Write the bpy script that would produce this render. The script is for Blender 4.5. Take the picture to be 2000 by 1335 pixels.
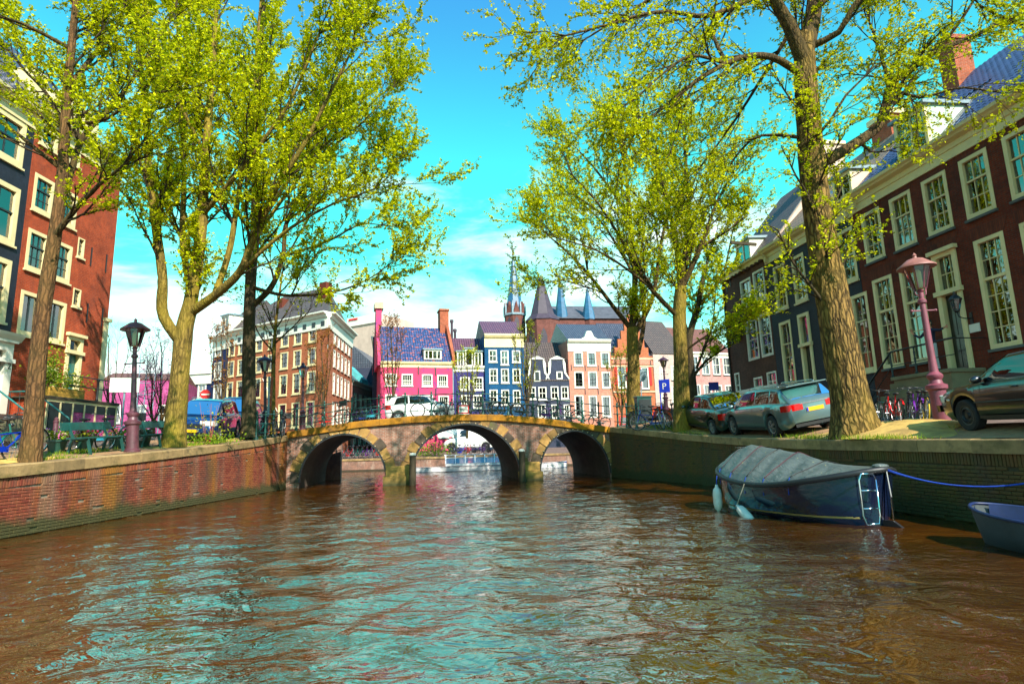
import bpy, math, random
import numpy as np
from mathutils import Vector, Matrix
random.seed(7); rng = np.random.default_rng(7)
PI = math.pi
for o in list(bpy.data.objects): bpy.data.objects.remove(o)
SC = bpy.context.scene
COL = SC.collection
# ------------------------------------------------------------------ camera
CAMH = 1.5; FPX = 1170.0; PITCH = math.atan(208/1170); ROLL = math.radians(1.6)
_F = Vector((0, math.cos(PITCH), math.sin(PITCH))); _U0 = Vector((0, -math.sin(PITCH), math.cos(PITCH))); _R0 = Vector((1, 0, 0))
_R = _R0*math.cos(ROLL) - _U0*math.sin(ROLL); _U = _U0*math.cos(ROLL) + _R0*math.sin(ROLL)
CAMP = Vector((0, 0, CAMH))
cam = bpy.data.cameras.new('camera'); cam.sensor_width = 36; cam.lens = 36*FPX/2000; cam.clip_start = .05; cam.clip_end = 3000
camo = bpy.data.objects.new('camera', cam); COL.objects.link(camo)
camo.matrix_world = Matrix(((_R.x, _U.x, -_F.x, 0), (_R.y, _U.y, -_F.y, 0), (_R.z, _U.z, -_F.z, CAMH), (0, 0, 0, 1)))
SC.camera = camo
# ------------------------------------------------------------------ sky, sun, exposure
SUN = Vector((.40, -.66, .64)).normalized()
W = bpy.data.worlds.new('World'); SC.world = W; W.use_nodes = True
nt = W.node_tree; nd = nt.nodes; lk = nt.links
bg = nd['Background']; bg.inputs[1].default_value = .09
sky = nd.new('ShaderNodeTexSky'); sky.sky_type = 'NISHITA'; sky.sun_disc = False
sky.sun_elevation = math.asin(SUN.z); sky.sun_rotation = math.atan2(SUN.x, SUN.y)
sky.air_density = 1.6; sky.dust_density = .4; sky.ozone_density = 1.0
def wmix(bt, fac, a, b):
    n = nd.new('ShaderNodeMix'); n.data_type = 'RGBA'; n.blend_type = bt; n.clamp_result = False
    for s, v in ((0, fac), (6, a), (7, b)):
        if hasattr(v, 'is_linked'): lk.new(v, n.inputs[s])
        else: n.inputs[s].default_value = v
    return n.outputs[2]
tc = nd.new('ShaderNodeTexCoord')
sx = nd.new('ShaderNodeSeparateXYZ'); lk.new(tc.outputs['Generated'], sx.inputs[0])
el = nd.new('ShaderNodeMapRange'); el.interpolation_type = 'SMOOTHSTEP'; el.inputs[1].default_value = .38; el.inputs[2].default_value = .70; lk.new(sx.outputs[2], el.inputs[0])
e0 = nd.new('ShaderNodeMapRange'); e0.interpolation_type = 'SMOOTHSTEP'; e0.inputs[1].default_value = .0; e0.inputs[2].default_value = .30; lk.new(sx.outputs[2], e0.inputs[0])
hue = wmix('MIX', el.outputs[0], wmix('MIX', e0.outputs[0], (.95, 1.08, 1.0, 1), (.26, 1.95, 1.36, 1)), (.30, 1.15, 1.65, 1))
tint = wmix('MULTIPLY', 1.0, sky.outputs[0], hue)
mp = nd.new('ShaderNodeMapping'); mp.inputs['Scale'].default_value = (1.3, 1.3, 4.2); mp.inputs['Rotation'].default_value = (.15, .35, .2); lk.new(tc.outputs['Generated'], mp.inputs[0])
nz = nd.new('ShaderNodeTexNoise'); nz.inputs['Scale'].default_value = 2.1; nz.inputs['Detail'].default_value = 9; nz.inputs['Roughness'].default_value = .58; nz.inputs['Distortion'].default_value = .35
lk.new(mp.outputs[0], nz.inputs[0])
# clouds are a low bank: cover falls with elevation
cov = nd.new('ShaderNodeMapRange'); cov.inputs[1].default_value = .04; cov.inputs[2].default_value = .46; cov.inputs[3].default_value = .33; cov.inputs[4].default_value = .62; lk.new(sx.outputs[2], cov.inputs[0])
sub = nd.new('ShaderNodeMath'); sub.operation = 'SUBTRACT'; lk.new(nz.outputs[0], sub.inputs[0]); lk.new(cov.outputs[0], sub.inputs[1])
cr = nd.new('ShaderNodeMapRange'); cr.interpolation_type = 'SMOOTHSTEP'; cr.inputs[1].default_value = -.06; cr.inputs[2].default_value = .17; lk.new(sub.outputs[0], cr.inputs[0])
cf = nd.new('ShaderNodeMath'); cf.operation = 'MULTIPLY'; cf.inputs[1].default_value = .85; lk.new(cr.outputs[0], cf.inputs[0])
skyc = wmix('MIX', cf.outputs[0], tint, (8.4, 8.7, 8.7, 1))
lk.new(skyc, bg.inputs[0])
sl = bpy.data.lights.new('sun', 'SUN'); sl.energy = 5.0; sl.angle = math.radians(.53); sl.color = (1, .93, .82)
so = bpy.data.objects.new('sun', sl); COL.objects.link(so); so.rotation_euler = SUN.to_track_quat('Z', 'Y').to_euler(); so.location = (20, -30, 40)
vs = SC.view_settings; vs.view_transform = 'Standard'; vs.look = 'None'; vs.exposure = 1.02; vs.gamma = 1; vs.use_curve_mapping = False
SC.render.engine = 'CYCLES'; cy = SC.cycles; cy.use_denoising = True; cy.max_bounces = 6; cy.diffuse_bounces = 3; cy.glossy_bounces = 3; cy.transmission_bounces = 3; cy.transparent_max_bounces = 6
cy.sample_clamp_indirect = 8; cy.caustics_reflective = False; cy.caustics_refractive = False
# ------------------------------------------------------------------ photo pixel -> direction -> place
def ray(u, v): return _F + _R*((u-1000)/FPX) - _U*((v-667.5)/FPX)
def at(u, v, Y): d = ray(u, v); return CAMP + d*(Y/d.y)
def atz(u, v, z): d = ray(u, v); return CAMP + d*((z-CAMH)/d.z)
def onpl(u, v, a, b):
    nx, ny = -(b[1]-a[1]), b[0]-a[0]; d = ray(u, v); return CAMP + d*((a[0]*nx+a[1]*ny)/(d.x*nx+d.y*ny))
def lerp(t, pts):
    if t <= pts[0][0]: return pts[0][1]
    for (a, b), (c, d) in zip(pts, pts[1:]):
        if t <= c: return b+(d-b)*(t-a)/(c-a)
    return pts[-1][1]
def sstep(t): t = max(0, min(1, t)); return t*t*(3-2*t)
# ------------------------------------------------------------------ materials
MATS = {}
def newmat(name):
    m = bpy.data.materials.new(name); m.use_nodes = True; MATS[name] = m
    n = m.node_tree.nodes; return m, n, m.node_tree.links, n['Principled BSDF']
def mixc(n, l, bt, fac, a, b):
    x = n.new('ShaderNodeMix'); x.data_type = 'RGBA'; x.blend_type = bt
    for s, v in ((0, fac), (6, a), (7, b)):
        if hasattr(v, 'is_linked'): l.new(v, x.inputs[s])
        else: x.inputs[s].default_value = v if not isinstance(v, tuple) else (*v[:3], 1)
    return x.outputs[2]
def noise(n, l, vec, scale, detail=4, rough=.55, stretch=None, dist=0):
    if stretch:
        mp = n.new('ShaderNodeMapping'); mp.inputs['Scale'].default_value = stretch; l.new(vec, mp.inputs[0]); vec = mp.outputs[0]
    x = n.new('ShaderNodeTexNoise'); x.inputs['Scale'].default_value = scale; x.inputs['Detail'].default_value = detail; x.inputs['Roughness'].default_value = rough; x.inputs['Distortion'].default_value = dist
    l.new(vec, x.inputs[0]); return x.outputs[0]
def ramp(n, l, fac, lo, hi, a=0., b=1.):
    x = n.new('ShaderNodeMapRange'); x.inputs[1].default_value = lo; x.inputs[2].default_value = hi; x.inputs[3].default_value = a; x.inputs[4].default_value = b; l.new(fac, x.inputs[0]); return x.outputs[0]
def bump(n, l, p, h, strength=.3, dist=.02):
    x = n.new('ShaderNodeBump'); x.inputs['Strength'].default_value = strength; x.inputs['Distance'].default_value = dist; l.new(h, x.inputs['Height']); l.new(x.outputs[0], p.inputs['Normal'])
def deep(c, k=.80, s=1.22):      # paint and brick as the photo's saturated pigments
    m = sum(c)/3; return tuple(max(.002, (m+(x-m)*s)*k) for x in c)
def mat(name, c, rough=.6, var=.25, sc=3., bmp=.15, metal=0., spec=.5, dirt=None, dirtamt=.5, coat=0, stretch=None, emit=None, rnd=0., bscale=6):
    m, n, l, p = newmat(name)
    tcn = n.new('ShaderNodeTexCoord'); v = tcn.outputs['Object']
    c = deep(c, .86, 1.15); a = tuple(x*(1-var) for x in c); b = tuple(min(1, x*(1+var)) for x in c)
    f = noise(n, l, v, sc, 5, .6, stretch); f = ramp(n, l, f, .3, .7)
    cc = mixc(n, l, 'MIX', f, a, b)
    if dirt:
        g = noise(n, l, v, sc*.35, 6, .65, (1, 1, .35)); g = ramp(n, l, g, .5, .72, 0, dirtamt); cc = mixc(n, l, 'MIX', g, cc, dirt)
    if rnd:
        oi = n.new('ShaderNodeObjectInfo'); g = ramp(n, l, oi.outputs['Random'], 0, 1, 1-rnd, 1+rnd)
        x = n.new('ShaderNodeVectorMath'); x.operation = 'SCALE'; l.new(cc, x.inputs[0]); l.new(g, x.inputs['Scale']); cc = x.outputs[0]
    l.new(cc, p.inputs['Base Color']); p.inputs['Roughness'].default_value = rough; p.inputs['Metallic'].default_value = metal; p.inputs['Specular IOR Level'].default_value = spec
    if coat: p.inputs['Coat Weight'].default_value = coat; p.inputs['Coat Roughness'].default_value = .04
    if emit: p.inputs['Emission Color'].default_value = (*emit[0], 1); p.inputs['Emission Strength'].default_value = emit[1]
    if bmp: bump(n, l, p, noise(n, l, v, sc*bscale, 4, .6, stretch), bmp, .02)
    return m
def brickmat(name, c1, c2, mortar, bw=.21, bh=.065, mort=.008, stain=None, stamt=.5, bmp=.5, rough=.85, var=.35):
    m, n, l, p = newmat(name); c1, c2, mortar = deep(c1, .72, 1.25), deep(c2, .72, 1.25), deep(mortar, .72, 1.1)
    uv = n.new('ShaderNodeUVMap'); v = uv.outputs[0]
    b = n.new('ShaderNodeTexBrick'); b.inputs['Scale'].default_value = 1; b.inputs['Brick Width'].default_value = bw; b.inputs['Row Height'].default_value = bh; b.inputs['Mortar Size'].default_value = mort; b.inputs['Mortar Smooth'].default_value = .2
    b.inputs['Color1'].default_value = (*c1, 1); b.inputs['Color2'].default_value = (*c2, 1); b.inputs['Mortar'].default_value = (*mortar, 1); b.inputs['Bias'].default_value = 0
    l.new(v, b.inputs[0]); cc = b.outputs[0]
    f = ramp(n, l, noise(n, l, v, .9, 6, .65), .3, .7, 1-var, 1+var)
    f2 = ramp(n, l, noise(n, l, v, 7, 4, .7, (1, .5, 1)), .3, .7, .78, 1.22); fm = n.new('ShaderNodeMath'); fm.operation = 'MULTIPLY'; l.new(f, fm.inputs[0]); l.new(f2, fm.inputs[1]); f = fm.outputs[0]
    x = n.new('ShaderNodeVectorMath'); x.operation = 'SCALE'; l.new(cc, x.inputs[0]); l.new(f, x.inputs['Scale']); cc = x.outputs[0]
    if stain:
        g = ramp(n, l, noise(n, l, v, 1.2, 6, .7, (1.6, .4, 1)), .52, .75, 0, stamt); cc = mixc(n, l, 'MIX', g, cc, stain)
    l.new(cc, p.inputs['Base Color']); p.inputs['Roughness'].default_value = rough; p.inputs['Specular IOR Level'].default_value = .3
    inv = n.new('ShaderNodeMath'); inv.operation = 'SUBTRACT'; inv.inputs[0].default_value = 1; l.new(b.outputs['Fac'], inv.inputs[1])
    ad = n.new('ShaderNodeMath'); ad.operation = 'ADD'; l.new(inv.outputs[0], ad.inputs[0]); l.new(noise(n, l, v, 30, 3), ad.inputs[1])
    bump(n, l, p, ad.outputs[0], bmp, .012)
    return m
def tilemat(name, c1, c2, bw=.24, bh=.33, gloss=.35, var=.3, spot=None):
    m, n, l, p = newmat(name)
    uv = n.new('ShaderNodeUVMap'); v = uv.outputs[0]
    b = n.new('ShaderNodeTexBrick'); b.offset = 0; b.inputs['Scale'].default_value = 1; b.inputs['Brick Width'].default_value = bw; b.inputs['Row Height'].default_value = bh; b.inputs['Mortar Size'].default_value = .022; b.inputs['Mortar Smooth'].default_value = .7
    b.inputs['Color1'].default_value = (*c1, 1); b.inputs['Color2'].default_value = (*c2, 1); b.inputs['Mortar'].default_value = tuple(x*.35 for x in c1)+(1,)
    l.new(v, b.inputs[0]); cc = b.outputs[0]
    if spot: cc = mixc(n, l, 'MIX', ramp(n, l, noise(n, l, v, 4.5, 2), .57, .61), cc, spot)
    l.new(cc, p.inputs['Base Color']); p.inputs['Roughness'].default_value = gloss
    w = n.new('ShaderNodeTexWave'); w.wave_type = 'BANDS'; w.bands_direction = 'X'; w.inputs['Scale'].default_value = .314/bw; l.new(v, w.inputs[0])
    mb = n.new('ShaderNodeMath'); mb.operation = 'SUBTRACT'; l.new(w.outputs[1], mb.inputs[0]); l.new(b.outputs['Fac'], mb.inputs[1])
    bump(n, l, p, mb.outputs[0], .9, .05); return m
def glassmat(name, tint=(.75, .85, .9), base=.12, rough=.01):
    m, n, l, p = newmat(name); n.remove(p)
    out = n['Material Output']; t = n.new('ShaderNodeBsdfTransparent'); t.inputs[0].default_value = (*tint, 1)
    g = n.new('ShaderNodeBsdfGlossy'); g.inputs['Roughness'].default_value = rough; g.inputs[0].default_value = (1, 1, 1, 1)
    fr = n.new('ShaderNodeFresnel'); fr.inputs[0].default_value = 1.55
    ad = n.new('ShaderNodeMath'); ad.operation = 'ADD'; ad.use_clamp = True; ad.inputs[1].default_value = base; l.new(fr.outputs[0], ad.inputs[0])
    x = n.new('ShaderNodeMixShader'); l.new(ad.outputs[0], x.inputs[0]); l.new(t.outputs[0], x.inputs[1]); l.new(g.outputs[0], x.inputs[2]); l.new(x.outputs[0], out.inputs[0]); return m
# ------------------------------------------------------------------ mesh builder
class MB:
    def __init__(s): s.v = []; s.f = []; s.m = []
    def add(s, vs_, fs, mi=0):
        k = len(s.v); s.v += [tuple(q) for q in vs_]
        for f in fs: s.f.append([i+k for i in f]); s.m.append(mi)
        return s
    def box(s, x0, x1, y0, y1, z0, z1, mi=0):
        return s.add([(x0, y0, z0), (x1, y0, z0), (x1, y1, z0), (x0, y1, z0), (x0, y0, z1), (x1, y0, z1), (x1, y1, z1), (x0, y1, z1)],
              [(0, 3, 2, 1), (4, 5, 6, 7), (0, 1, 5, 4), (1, 2, 6, 5), (2, 3, 7, 6), (3, 0, 4, 7)], mi)
    def bbox(s, x0, x1, y0, y1, z0, z1, b=.01, mi=0):   # chamfered box (top and vertical edges)
        vs_ = []
        for z, e in ((z0, 0), (z1-b, 0), (z1, b)):
            vs_ += [(x0+e+(b if 0 else 0), y0+e, z), (x1-e, y0+e, z), (x1-e, y1-e, z), (x0+e, y1-e, z)]
        fs = [(0, 3, 2, 1), (8, 9, 10, 11)]
        for k in (0, 4):
            for i in range(4): fs.append((k+i, k+(i+1) % 4, k+4+(i+1) % 4, k+4+i))
        return s.add(vs_, fs, mi)
    def frame(s, d, up=(0, 0, 1)):
        d = Vector(d).normalized(); u = Vector(up)
        if abs(d.dot(u)) > .98: u = Vector((0, 1, 0)) if abs(d.y) < .9 else Vector((1, 0, 0))
        a = d.cross(u).normalized(); return a, a.cross(d).normalized()
    def beam(s, p, q, w, h, mi=0, up=(0, 0, 1)):
        p, q = Vector(p), Vector(q); a, b = s.frame(q-p, up); a = a*w/2; b = b*h/2
        return s.add([p-a-b, p+a-b, p+a+b, p-a+b, q-a-b, q+a-b, q+a+b, q-a+b], [(0, 1, 2, 3), (7, 6, 5, 4), (4, 5, 1, 0), (5, 6, 2, 1), (6, 7, 3, 2), (7, 4, 0, 3)], mi)
    def tube(s, pts, r, n=6, mi=0, cap=True, closed=False):
        pts = [Vector(p) for p in pts]; m = len(pts); rr = r if hasattr(r, '__len__') else [r]*m
        vs_ = []; pa = None
        for i, p in enumerate(pts):
            d = (pts[(i+1) % m]-pts[i-1]) if closed else (pts[min(i+1, m-1)]-pts[max(i-1, 0)])
            if d.length < 1e-9: d = Vector((0, 0, 1))
            if pa is None: a, b = s.frame(d)
            else:
                dn = d.normalized(); a = pa-dn*pa.dot(dn)
                if a.length < 1e-6: a, b = s.frame(d)
                a.normalize(); b = a.cross(dn)
            pa = a; b = a.cross(d.normalized())
            for k in range(n):
                t = 2*PI*k/n; vs_.append(p+(a*math.cos(t)+b*math.sin(t))*rr[i])
        fs = []
        for i in range(m if closed else m-1):
            j = (i+1) % m
            for k in range(n): fs.append((i*n+k, j*n+k, j*n+(k+1) % n, i*n+(k+1) % n))
        if cap and not closed: fs += [tuple(range(n)), tuple(reversed(range((m-1)*n, m*n)))]
        return s.add(vs_, fs, mi)
    def lathe(s, prof, n=12, c=(0, 0, 0), mi=0, rot=0):
        vs_ = []; fs = []
        for r, z in prof:
            for k in range(n): t = 2*PI*k/n+rot; vs_.append((c[0]+r*math.cos(t), c[1]+r*math.sin(t), c[2]+z))
        for i in range(len(prof)-1):
            for k in range(n): fs.append((i*n+k, i*n+(k+1) % n, (i+1)*n+(k+1) % n, (i+1)*n+k))
        fs += [tuple(reversed(range(n))), tuple(range((len(prof)-1)*n, len(prof)*n))]
        return s.add(vs_, fs, mi)
    def prism(s, poly, y0, y1, mi=0):        # polygon in xz, extruded along y
        n = len(poly); vs_ = [(x, y0, z) for x, z in poly]+[(x, y1, z) for x, z in poly]
        fs = [tuple(range(n)), tuple(reversed(range(n, 2*n)))]+[(i, n+i, n+(i+1) % n, (i+1) % n) for i in range(n)]
        return s.add(vs_, fs, mi)
    def prismx(s, poly, x0, x1, mi=0):       # polygon in yz, extruded along x
        n = len(poly); vs_ = [(x0, y, z) for y, z in poly]+[(x1, y, z) for y, z in poly]
        fs = [tuple(reversed(range(n))), tuple(range(n, 2*n))]+[(i, (i+1) % n, n+(i+1) % n, n+i) for i in range(n)]
        return s.add(vs_, fs, mi)
    def quad(s, a, b, c, d, mi=0): return s.add([a, b, c, d], [(0, 1, 2, 3)], mi)
    def grid(s, P, mi=0, wrap=False):        # P[i][j] -> surface
        r, c = len(P), len(P[0]); vs_ = [q for row in P for q in row]
        fs = [(i*c+j, i*c+(j+1) % c, (i+1)*c+(j+1) % c, (i+1)*c+j) for i in range(r-1) for j in range(c if wrap else c-1)]
        return s.add(vs_, fs, mi)
    def sphere(s, c, r, n=10, m=6, mi=0):
        rx = r if hasattr(r, '__len__') else (r, r, r)
        P = [[(c[0]+rx[0]*math.sin(PI*i/m)*math.cos(2*PI*j/n), c[1]+rx[1]*math.sin(PI*i/m)*math.sin(2*PI*j/n), c[2]+rx[2]*math.cos(PI*i/m)) for j in range(n)] for i in range(m+1)]
        return s.grid(P, mi, True)
    def mesh(s, name, mats, smooth=False):
        me = bpy.data.meshes.new(name); me.from_pydata(s.v, [], s.f)
        for x in (mats if isinstance(mats, (list, tuple)) else [mats]): me.materials.append(MATS[x] if isinstance(x, str) else x)
        if max(s.m, default=0) > 0: me.polygons.foreach_set('material_index', s.m)
        me.validate(); boxuv(me)
        if smooth: me.shade_smooth() if hasattr(me, 'shade_smooth') else None
        if smooth and smooth is not True: me.set_sharp_from_angle(angle=math.radians(smooth))
        return me
    def build(s, name, mats, parent=None, smooth=False, loc=None, rotz=0, **kw):
        return obj(name, s.mesh(name, mats, smooth), parent, loc, rotz, **kw)
def boxuv(me):
    n = len(me.loops)
    if n == 0: return
    uv = me.uv_layers.new(name='UVMap')
    co = np.empty(len(me.vertices)*3); me.vertices.foreach_get('co', co); co = co.reshape(-1, 3)
    vi = np.empty(n, int); me.loops.foreach_get('vertex_index', vi)
    nr = np.empty(len(me.polygons)*3); me.polygons.foreach_get('normal', nr); nr = np.abs(nr.reshape(-1, 3))
    lt = np.empty(len(me.polygons), int); me.polygons.foreach_get('loop_total', lt)
    ax = np.repeat(np.argmax(nr+np.array([0, 1e-3, 2e-3]), 1), lt); c = co[vi]
    u = np.where(ax == 0, c[:, 1], c[:, 0]); v = np.where(ax == 2, c[:, 1], c[:, 2])
    uv.data.foreach_set('uv', np.stack([u, v], 1).ravel())
def tag(o, label=None, cat=None, group=None, kind=None):
    for k, x in (('label', label), ('category', cat), ('group', group), ('kind', kind)):
        if x: o[k] = x
    return o
def obj(name, me, parent=None, loc=None, rotz=0, **kw):
    o = bpy.data.objects.new(name, me); COL.objects.link(o)
    if parent: o.parent = parent
    if loc is not None: o.location = loc
    if rotz: o.rotation_euler = (0, 0, rotz)
    return tag(o, **kw)
def thing(name, label, cat, loc=(0, 0, 0), rotz=0, group=None, rot=None):
    o = bpy.data.objects.new(name, None); COL.objects.link(o); o.location = loc; o.rotation_euler = rot or (0, 0, rotz); o.empty_display_size = .2
    return tag(o, label, cat, group)
def copy_tree(o, parent=None):
    c = o.copy(); COL.objects.link(c); c.parent = parent
    for ch in list(o.children): copy_tree(ch, c)
    return c
def npmesh(name, V, Fq, mats, k=4):
    me = bpy.data.meshes.new(name); nf = len(Fq)
    me.vertices.add(len(V)); me.vertices.foreach_set('co', np.asarray(V, np.float32).ravel())
    me.loops.add(nf*k); me.loops.foreach_set('vertex_index', np.asarray(Fq, np.int32).ravel())
    me.polygons.add(nf); me.polygons.foreach_set('loop_start', np.arange(nf, dtype=np.int32)*k)
    for x in (mats if isinstance(mats, (list, tuple)) else [mats]): me.materials.append(MATS[x])
    me.update(calc_edges=True); return me
def pieces(parent, name, me, mats4, limit=300):
    """first `limit` places (largest in view first) as objects sharing one mesh; the rest joined into one part"""
    for M in mats4[:limit]:
        o = obj(name, me, parent); o.matrix_local = M
    rest = mats4[limit:]
    if rest:
        co = np.array([v.co for v in me.vertices]); fs = [tuple(p.vertices) for p in me.polygons]
        A = np.array([np.array(M) for M in rest]); V = np.einsum('kij,nj->kni', A[:, :3, :3], co)+A[:, None, :3, 3]
        n = len(co); F = [tuple(i+k*n for i in f) for k in range(len(rest)) for f in fs]
        m2 = bpy.data.meshes.new(name); m2.from_pydata(V.reshape(-1, 3).tolist(), [], F)
        for x in me.materials: m2.materials.append(x)
        boxuv(m2); obj(name+'_field', m2, parent, kind='stuff')
# ------------------------------------------------------------------ surfaces
def watermat():
    m, n, l, p = newmat('water')
    g = n.new('ShaderNodeNewGeometry'); v = g.outputs['Position']
    c = mixc(n, l, 'MIX', ramp(n, l, noise(n, l, v, .35, 3), .35, .65), (.060, .019, .0008), (.026, .011, .001))
    l.new(c, p.inputs['Base Color']); p.inputs['Roughness'].default_value = .035; p.inputs['IOR'].default_value = 3.2
    h1 = noise(n, l, v, 2.3, 2, .5, (1, 1.25, 1), .9); h2 = noise(n, l, v, 6.5, 3, .5, (1, 1.3, 1), .8)
    a = n.new('ShaderNodeMath'); a.operation = 'MULTIPLY_ADD'; a.inputs[1].default_value = .30; l.new(h2, a.inputs[0]); l.new(h1, a.inputs[2])
    bump(n, l, p, a.outputs[0], .45, .075); bn = [q for q in n if q.type == 'BUMP'][0]; l.new(ramp(n, l, noise(n, l, v, .16, 3, .5, (1, .6, 1), .5), .38, .62, .30, .72), bn.inputs['Strength'])
watermat()
def pavemat(name, c1, c2, mo):
    m = brickmat(name, c1, c2, mo, bw=.2, bh=.1, mort=.006, stain=(.10, .07, .05), stamt=.5, bmp=.4, var=.3)
pavemat('paving', (.46, .29, .17), (.37, .22, .13), (.24, .16, .10))
pavemat('roadbrick', (.22, .155, .13), (.18, .12, .10), (.12, .09, .07))
mat('earth', (.52, .34, .11), .95, .45, 2.2, .6, dirt=(.16, .09, .03), dirtamt=.7)
mat('ground', (.20, .17, .12), .95, .3, .2, .2)
mat('mud', (.05, .04, .025), .95, .3, .2, .2)
def stonemat(name, c, moss=(.07, .075, .012), zl=None, dark=(.05, .035, .02), rnd=.25):
    m, n, l, p = newmat(name)
    c = deep(c, .78, 1.15); g = n.new('ShaderNodeNewGeometry'); v = g.outputs['Position']; oi = n.new('ShaderNodeObjectInfo')
    cc = mixc(n, l, 'MIX', ramp(n, l, noise(n, l, v, 3, 6, .65), .3, .7), tuple(x*.65 for x in c), tuple(x*1.25 for x in c))
    cc = mixc(n, l, 'MIX', ramp(n, l, noise(n, l, v, 1.1, 6, .7, (1, 1, 2)), .5, .68, 0, .75), cc, moss)
    cc = mixc(n, l, 'MIX', ramp(n, l, noise(n, l, v, 2.3, 6, .7), .56, .72, 0, .8), cc, dark)
    k = n.new('ShaderNodeVectorMath'); k.operation = 'SCALE'; l.new(cc, k.inputs[0]); l.new(ramp(n, l, oi.outputs['Random'], 0, 1, 1-rnd, 1+rnd), k.inputs['Scale']); cc = k.outputs[0]
    if zl:
        s = n.new('ShaderNodeSeparateXYZ'); l.new(v, s.inputs[0]); cc = mixc(n, l, 'MIX', ramp(n, l, s.outputs[2], zl, .05, 0, .95), cc, (.025, .03, .006))
    l.new(cc, p.inputs['Base Color']); p.inputs['Roughness'].default_value = .85
    bump(n, l, p, noise(n, l, v, 14, 6, .65), .5, .02)
stonemat('coping', (.38, .25, .12), moss=(.10, .075, .015)); stonemat('bandstone', (.44, .20, .03), moss=(.12, .06, .01), rnd=.22)
stonemat('voussoir', (.36, .21, .075), moss=(.14, .085, .02), rnd=.35); stonemat('pierstone', (.46, .28, .09), zl=.35, rnd=.1); stonemat('voussoir_dark', (.09, .065, .045), rnd=.3)
def quaybrick(name, c1, c2, streak, stamt, green, pale=(.50, .44, .34)):
    m, n, l, p = newmat(name)
    c1, c2, streak, pale = [deep(q, .50, 1.3) for q in (c1, c2, streak, pale)]; g = n.new('ShaderNodeNewGeometry'); v = g.outputs['Position']; oi = n.new('ShaderNodeObjectInfo')
    a = n.new('ShaderNodeMath'); a.operation = 'ADD'; l.new(g.outputs['Random Per Island'], a.inputs[0]); l.new(oi.outputs['Random'], a.inputs[1])
    fr = n.new('ShaderNodeMath'); fr.operation = 'FRACT'; l.new(a.outputs[0], fr.inputs[0])
    cc = mixc(n, l, 'MIX', fr.outputs[0], c1, c2)
    cc = mixc(n, l, 'MIX', ramp(n, l, noise(n, l, v, .9, 6, .65), .48, .66, 0, .75), cc, (.055, .035, .022))
    st = noise(n, l, v, .55, 7, .62, (1, 1.5, .33)); cc = mixc(n, l, 'MIX', ramp(n, l, st, .47, .66, 0, stamt), cc, streak)
    s2 = noise(n, l, v, .5, 5, .6, (1, 2.3, .25)); cc = mixc(n, l, 'MIX', ramp(n, l, s2, .52, .68, 0, stamt*.85), cc, pale)
    s = n.new('ShaderNodeSeparateXYZ'); l.new(v, s.inputs[0])
    z2 = n.new('ShaderNodeMath'); z2.operation = 'MULTIPLY_ADD'; z2.inputs[1].default_value = .5; l.new(noise(n, l, v, 2, 4), z2.inputs[0]); l.new(s.outputs[2], z2.inputs[2])
    cc = mixc(n, l, 'MIX', ramp(n, l, z2.outputs[0], green, green-.22, 0, .92), cc, (.035, .04, .006))
    l.new(cc, p.inputs['Base Color']); p.inputs['Roughness'].default_value = .9
    bump(n, l, p, noise(n, l, v, 25, 5, .7), .6, .012)
quaybrick('quaybrick_red', (.26, .06, .04), (.40, .13, .08), (.50, .25, .03), .62, .68, (.42, .33, .24))
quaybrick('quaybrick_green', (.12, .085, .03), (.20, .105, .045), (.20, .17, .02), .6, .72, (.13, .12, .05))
quaybrick('mortar_red', (.42, .34, .27), (.42, .34, .27), (.45, .33, .12), .4, .68)
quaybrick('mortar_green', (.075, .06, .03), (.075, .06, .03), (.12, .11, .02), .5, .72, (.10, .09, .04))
brickmat('bridgebrick', (.36, .16, .11), (.24, .115, .09), (.36, .30, .24), stain=(.55, .46, .36), stamt=.6, mort=.011)
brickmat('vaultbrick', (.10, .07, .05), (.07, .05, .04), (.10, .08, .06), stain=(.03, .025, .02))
mat('iron_black', (.012, .012, .014), .45, .3, 8, .1); mat('iron_green', (.012, .07, .055), .4, .35, 6, .1, dirt=(.05, .03, .015)); mat('bolt', (.5, .42, .25), .6, .3)
mat('post_wood', (.045, .034, .018), .9, .4, 3, .5, stretch=(1, 1, .2)); mat('white_paint', (.78, .76, .68), .45, .06, 2, .05)
# ------------------------------------------------------------------ quay geometry
QL = [(-20, 1.40), (12, 1.43), (15, 1.57), (20, 1.84), (25, 2.16), (27.5, 2.38), (31, 2.5), (60, 2.5)]
QR = [(-20, 1.42), (9.7, 1.43), (13, 1.48), (16, 1.52), (21, 1.72), (23, 1.84), (26.8, 2.18), (29.7, 2.42), (60, 2.6)]
XL = -10.3
RP = [(8.9, -14), (8.35, 6), (8.06, 9.65), (7.75, 13.2), (6.9, 22.3), (4.62, 29.8)]
def qL(y): return lerp(y, QL)
def qR(y): return lerp(y, QR)
def xR(y): return lerp(y, [(b, a) for a, b in RP])
BA = Vector((XL, 27.45, 0)); BE = Vector((.989, .1483, 0)); BN = Vector((-.1483, .989, 0)); BL = 15.1; BD = 7.4
def bz(s): return lerp(s, [(0, 2.53), (.4, 2.58), (3.1, 2.94), (5.5, 3.11), (7.9, 3.17), (9.8, 3.11), (11.6, 2.93), (15.1, 2.42)])
def bp(s, t, z): q = BA+BE*s+BN*t; return Vector((q.x, q.y, z))
def zl(x, y): return qL(y)+.20*sstep((XL-.5-x)/4)
def zr(x, y): return qR(y)+.26*sstep((x-xR(y)-.4)/1.6)+.30*sstep((x-xR(y)-3)/5)
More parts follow.
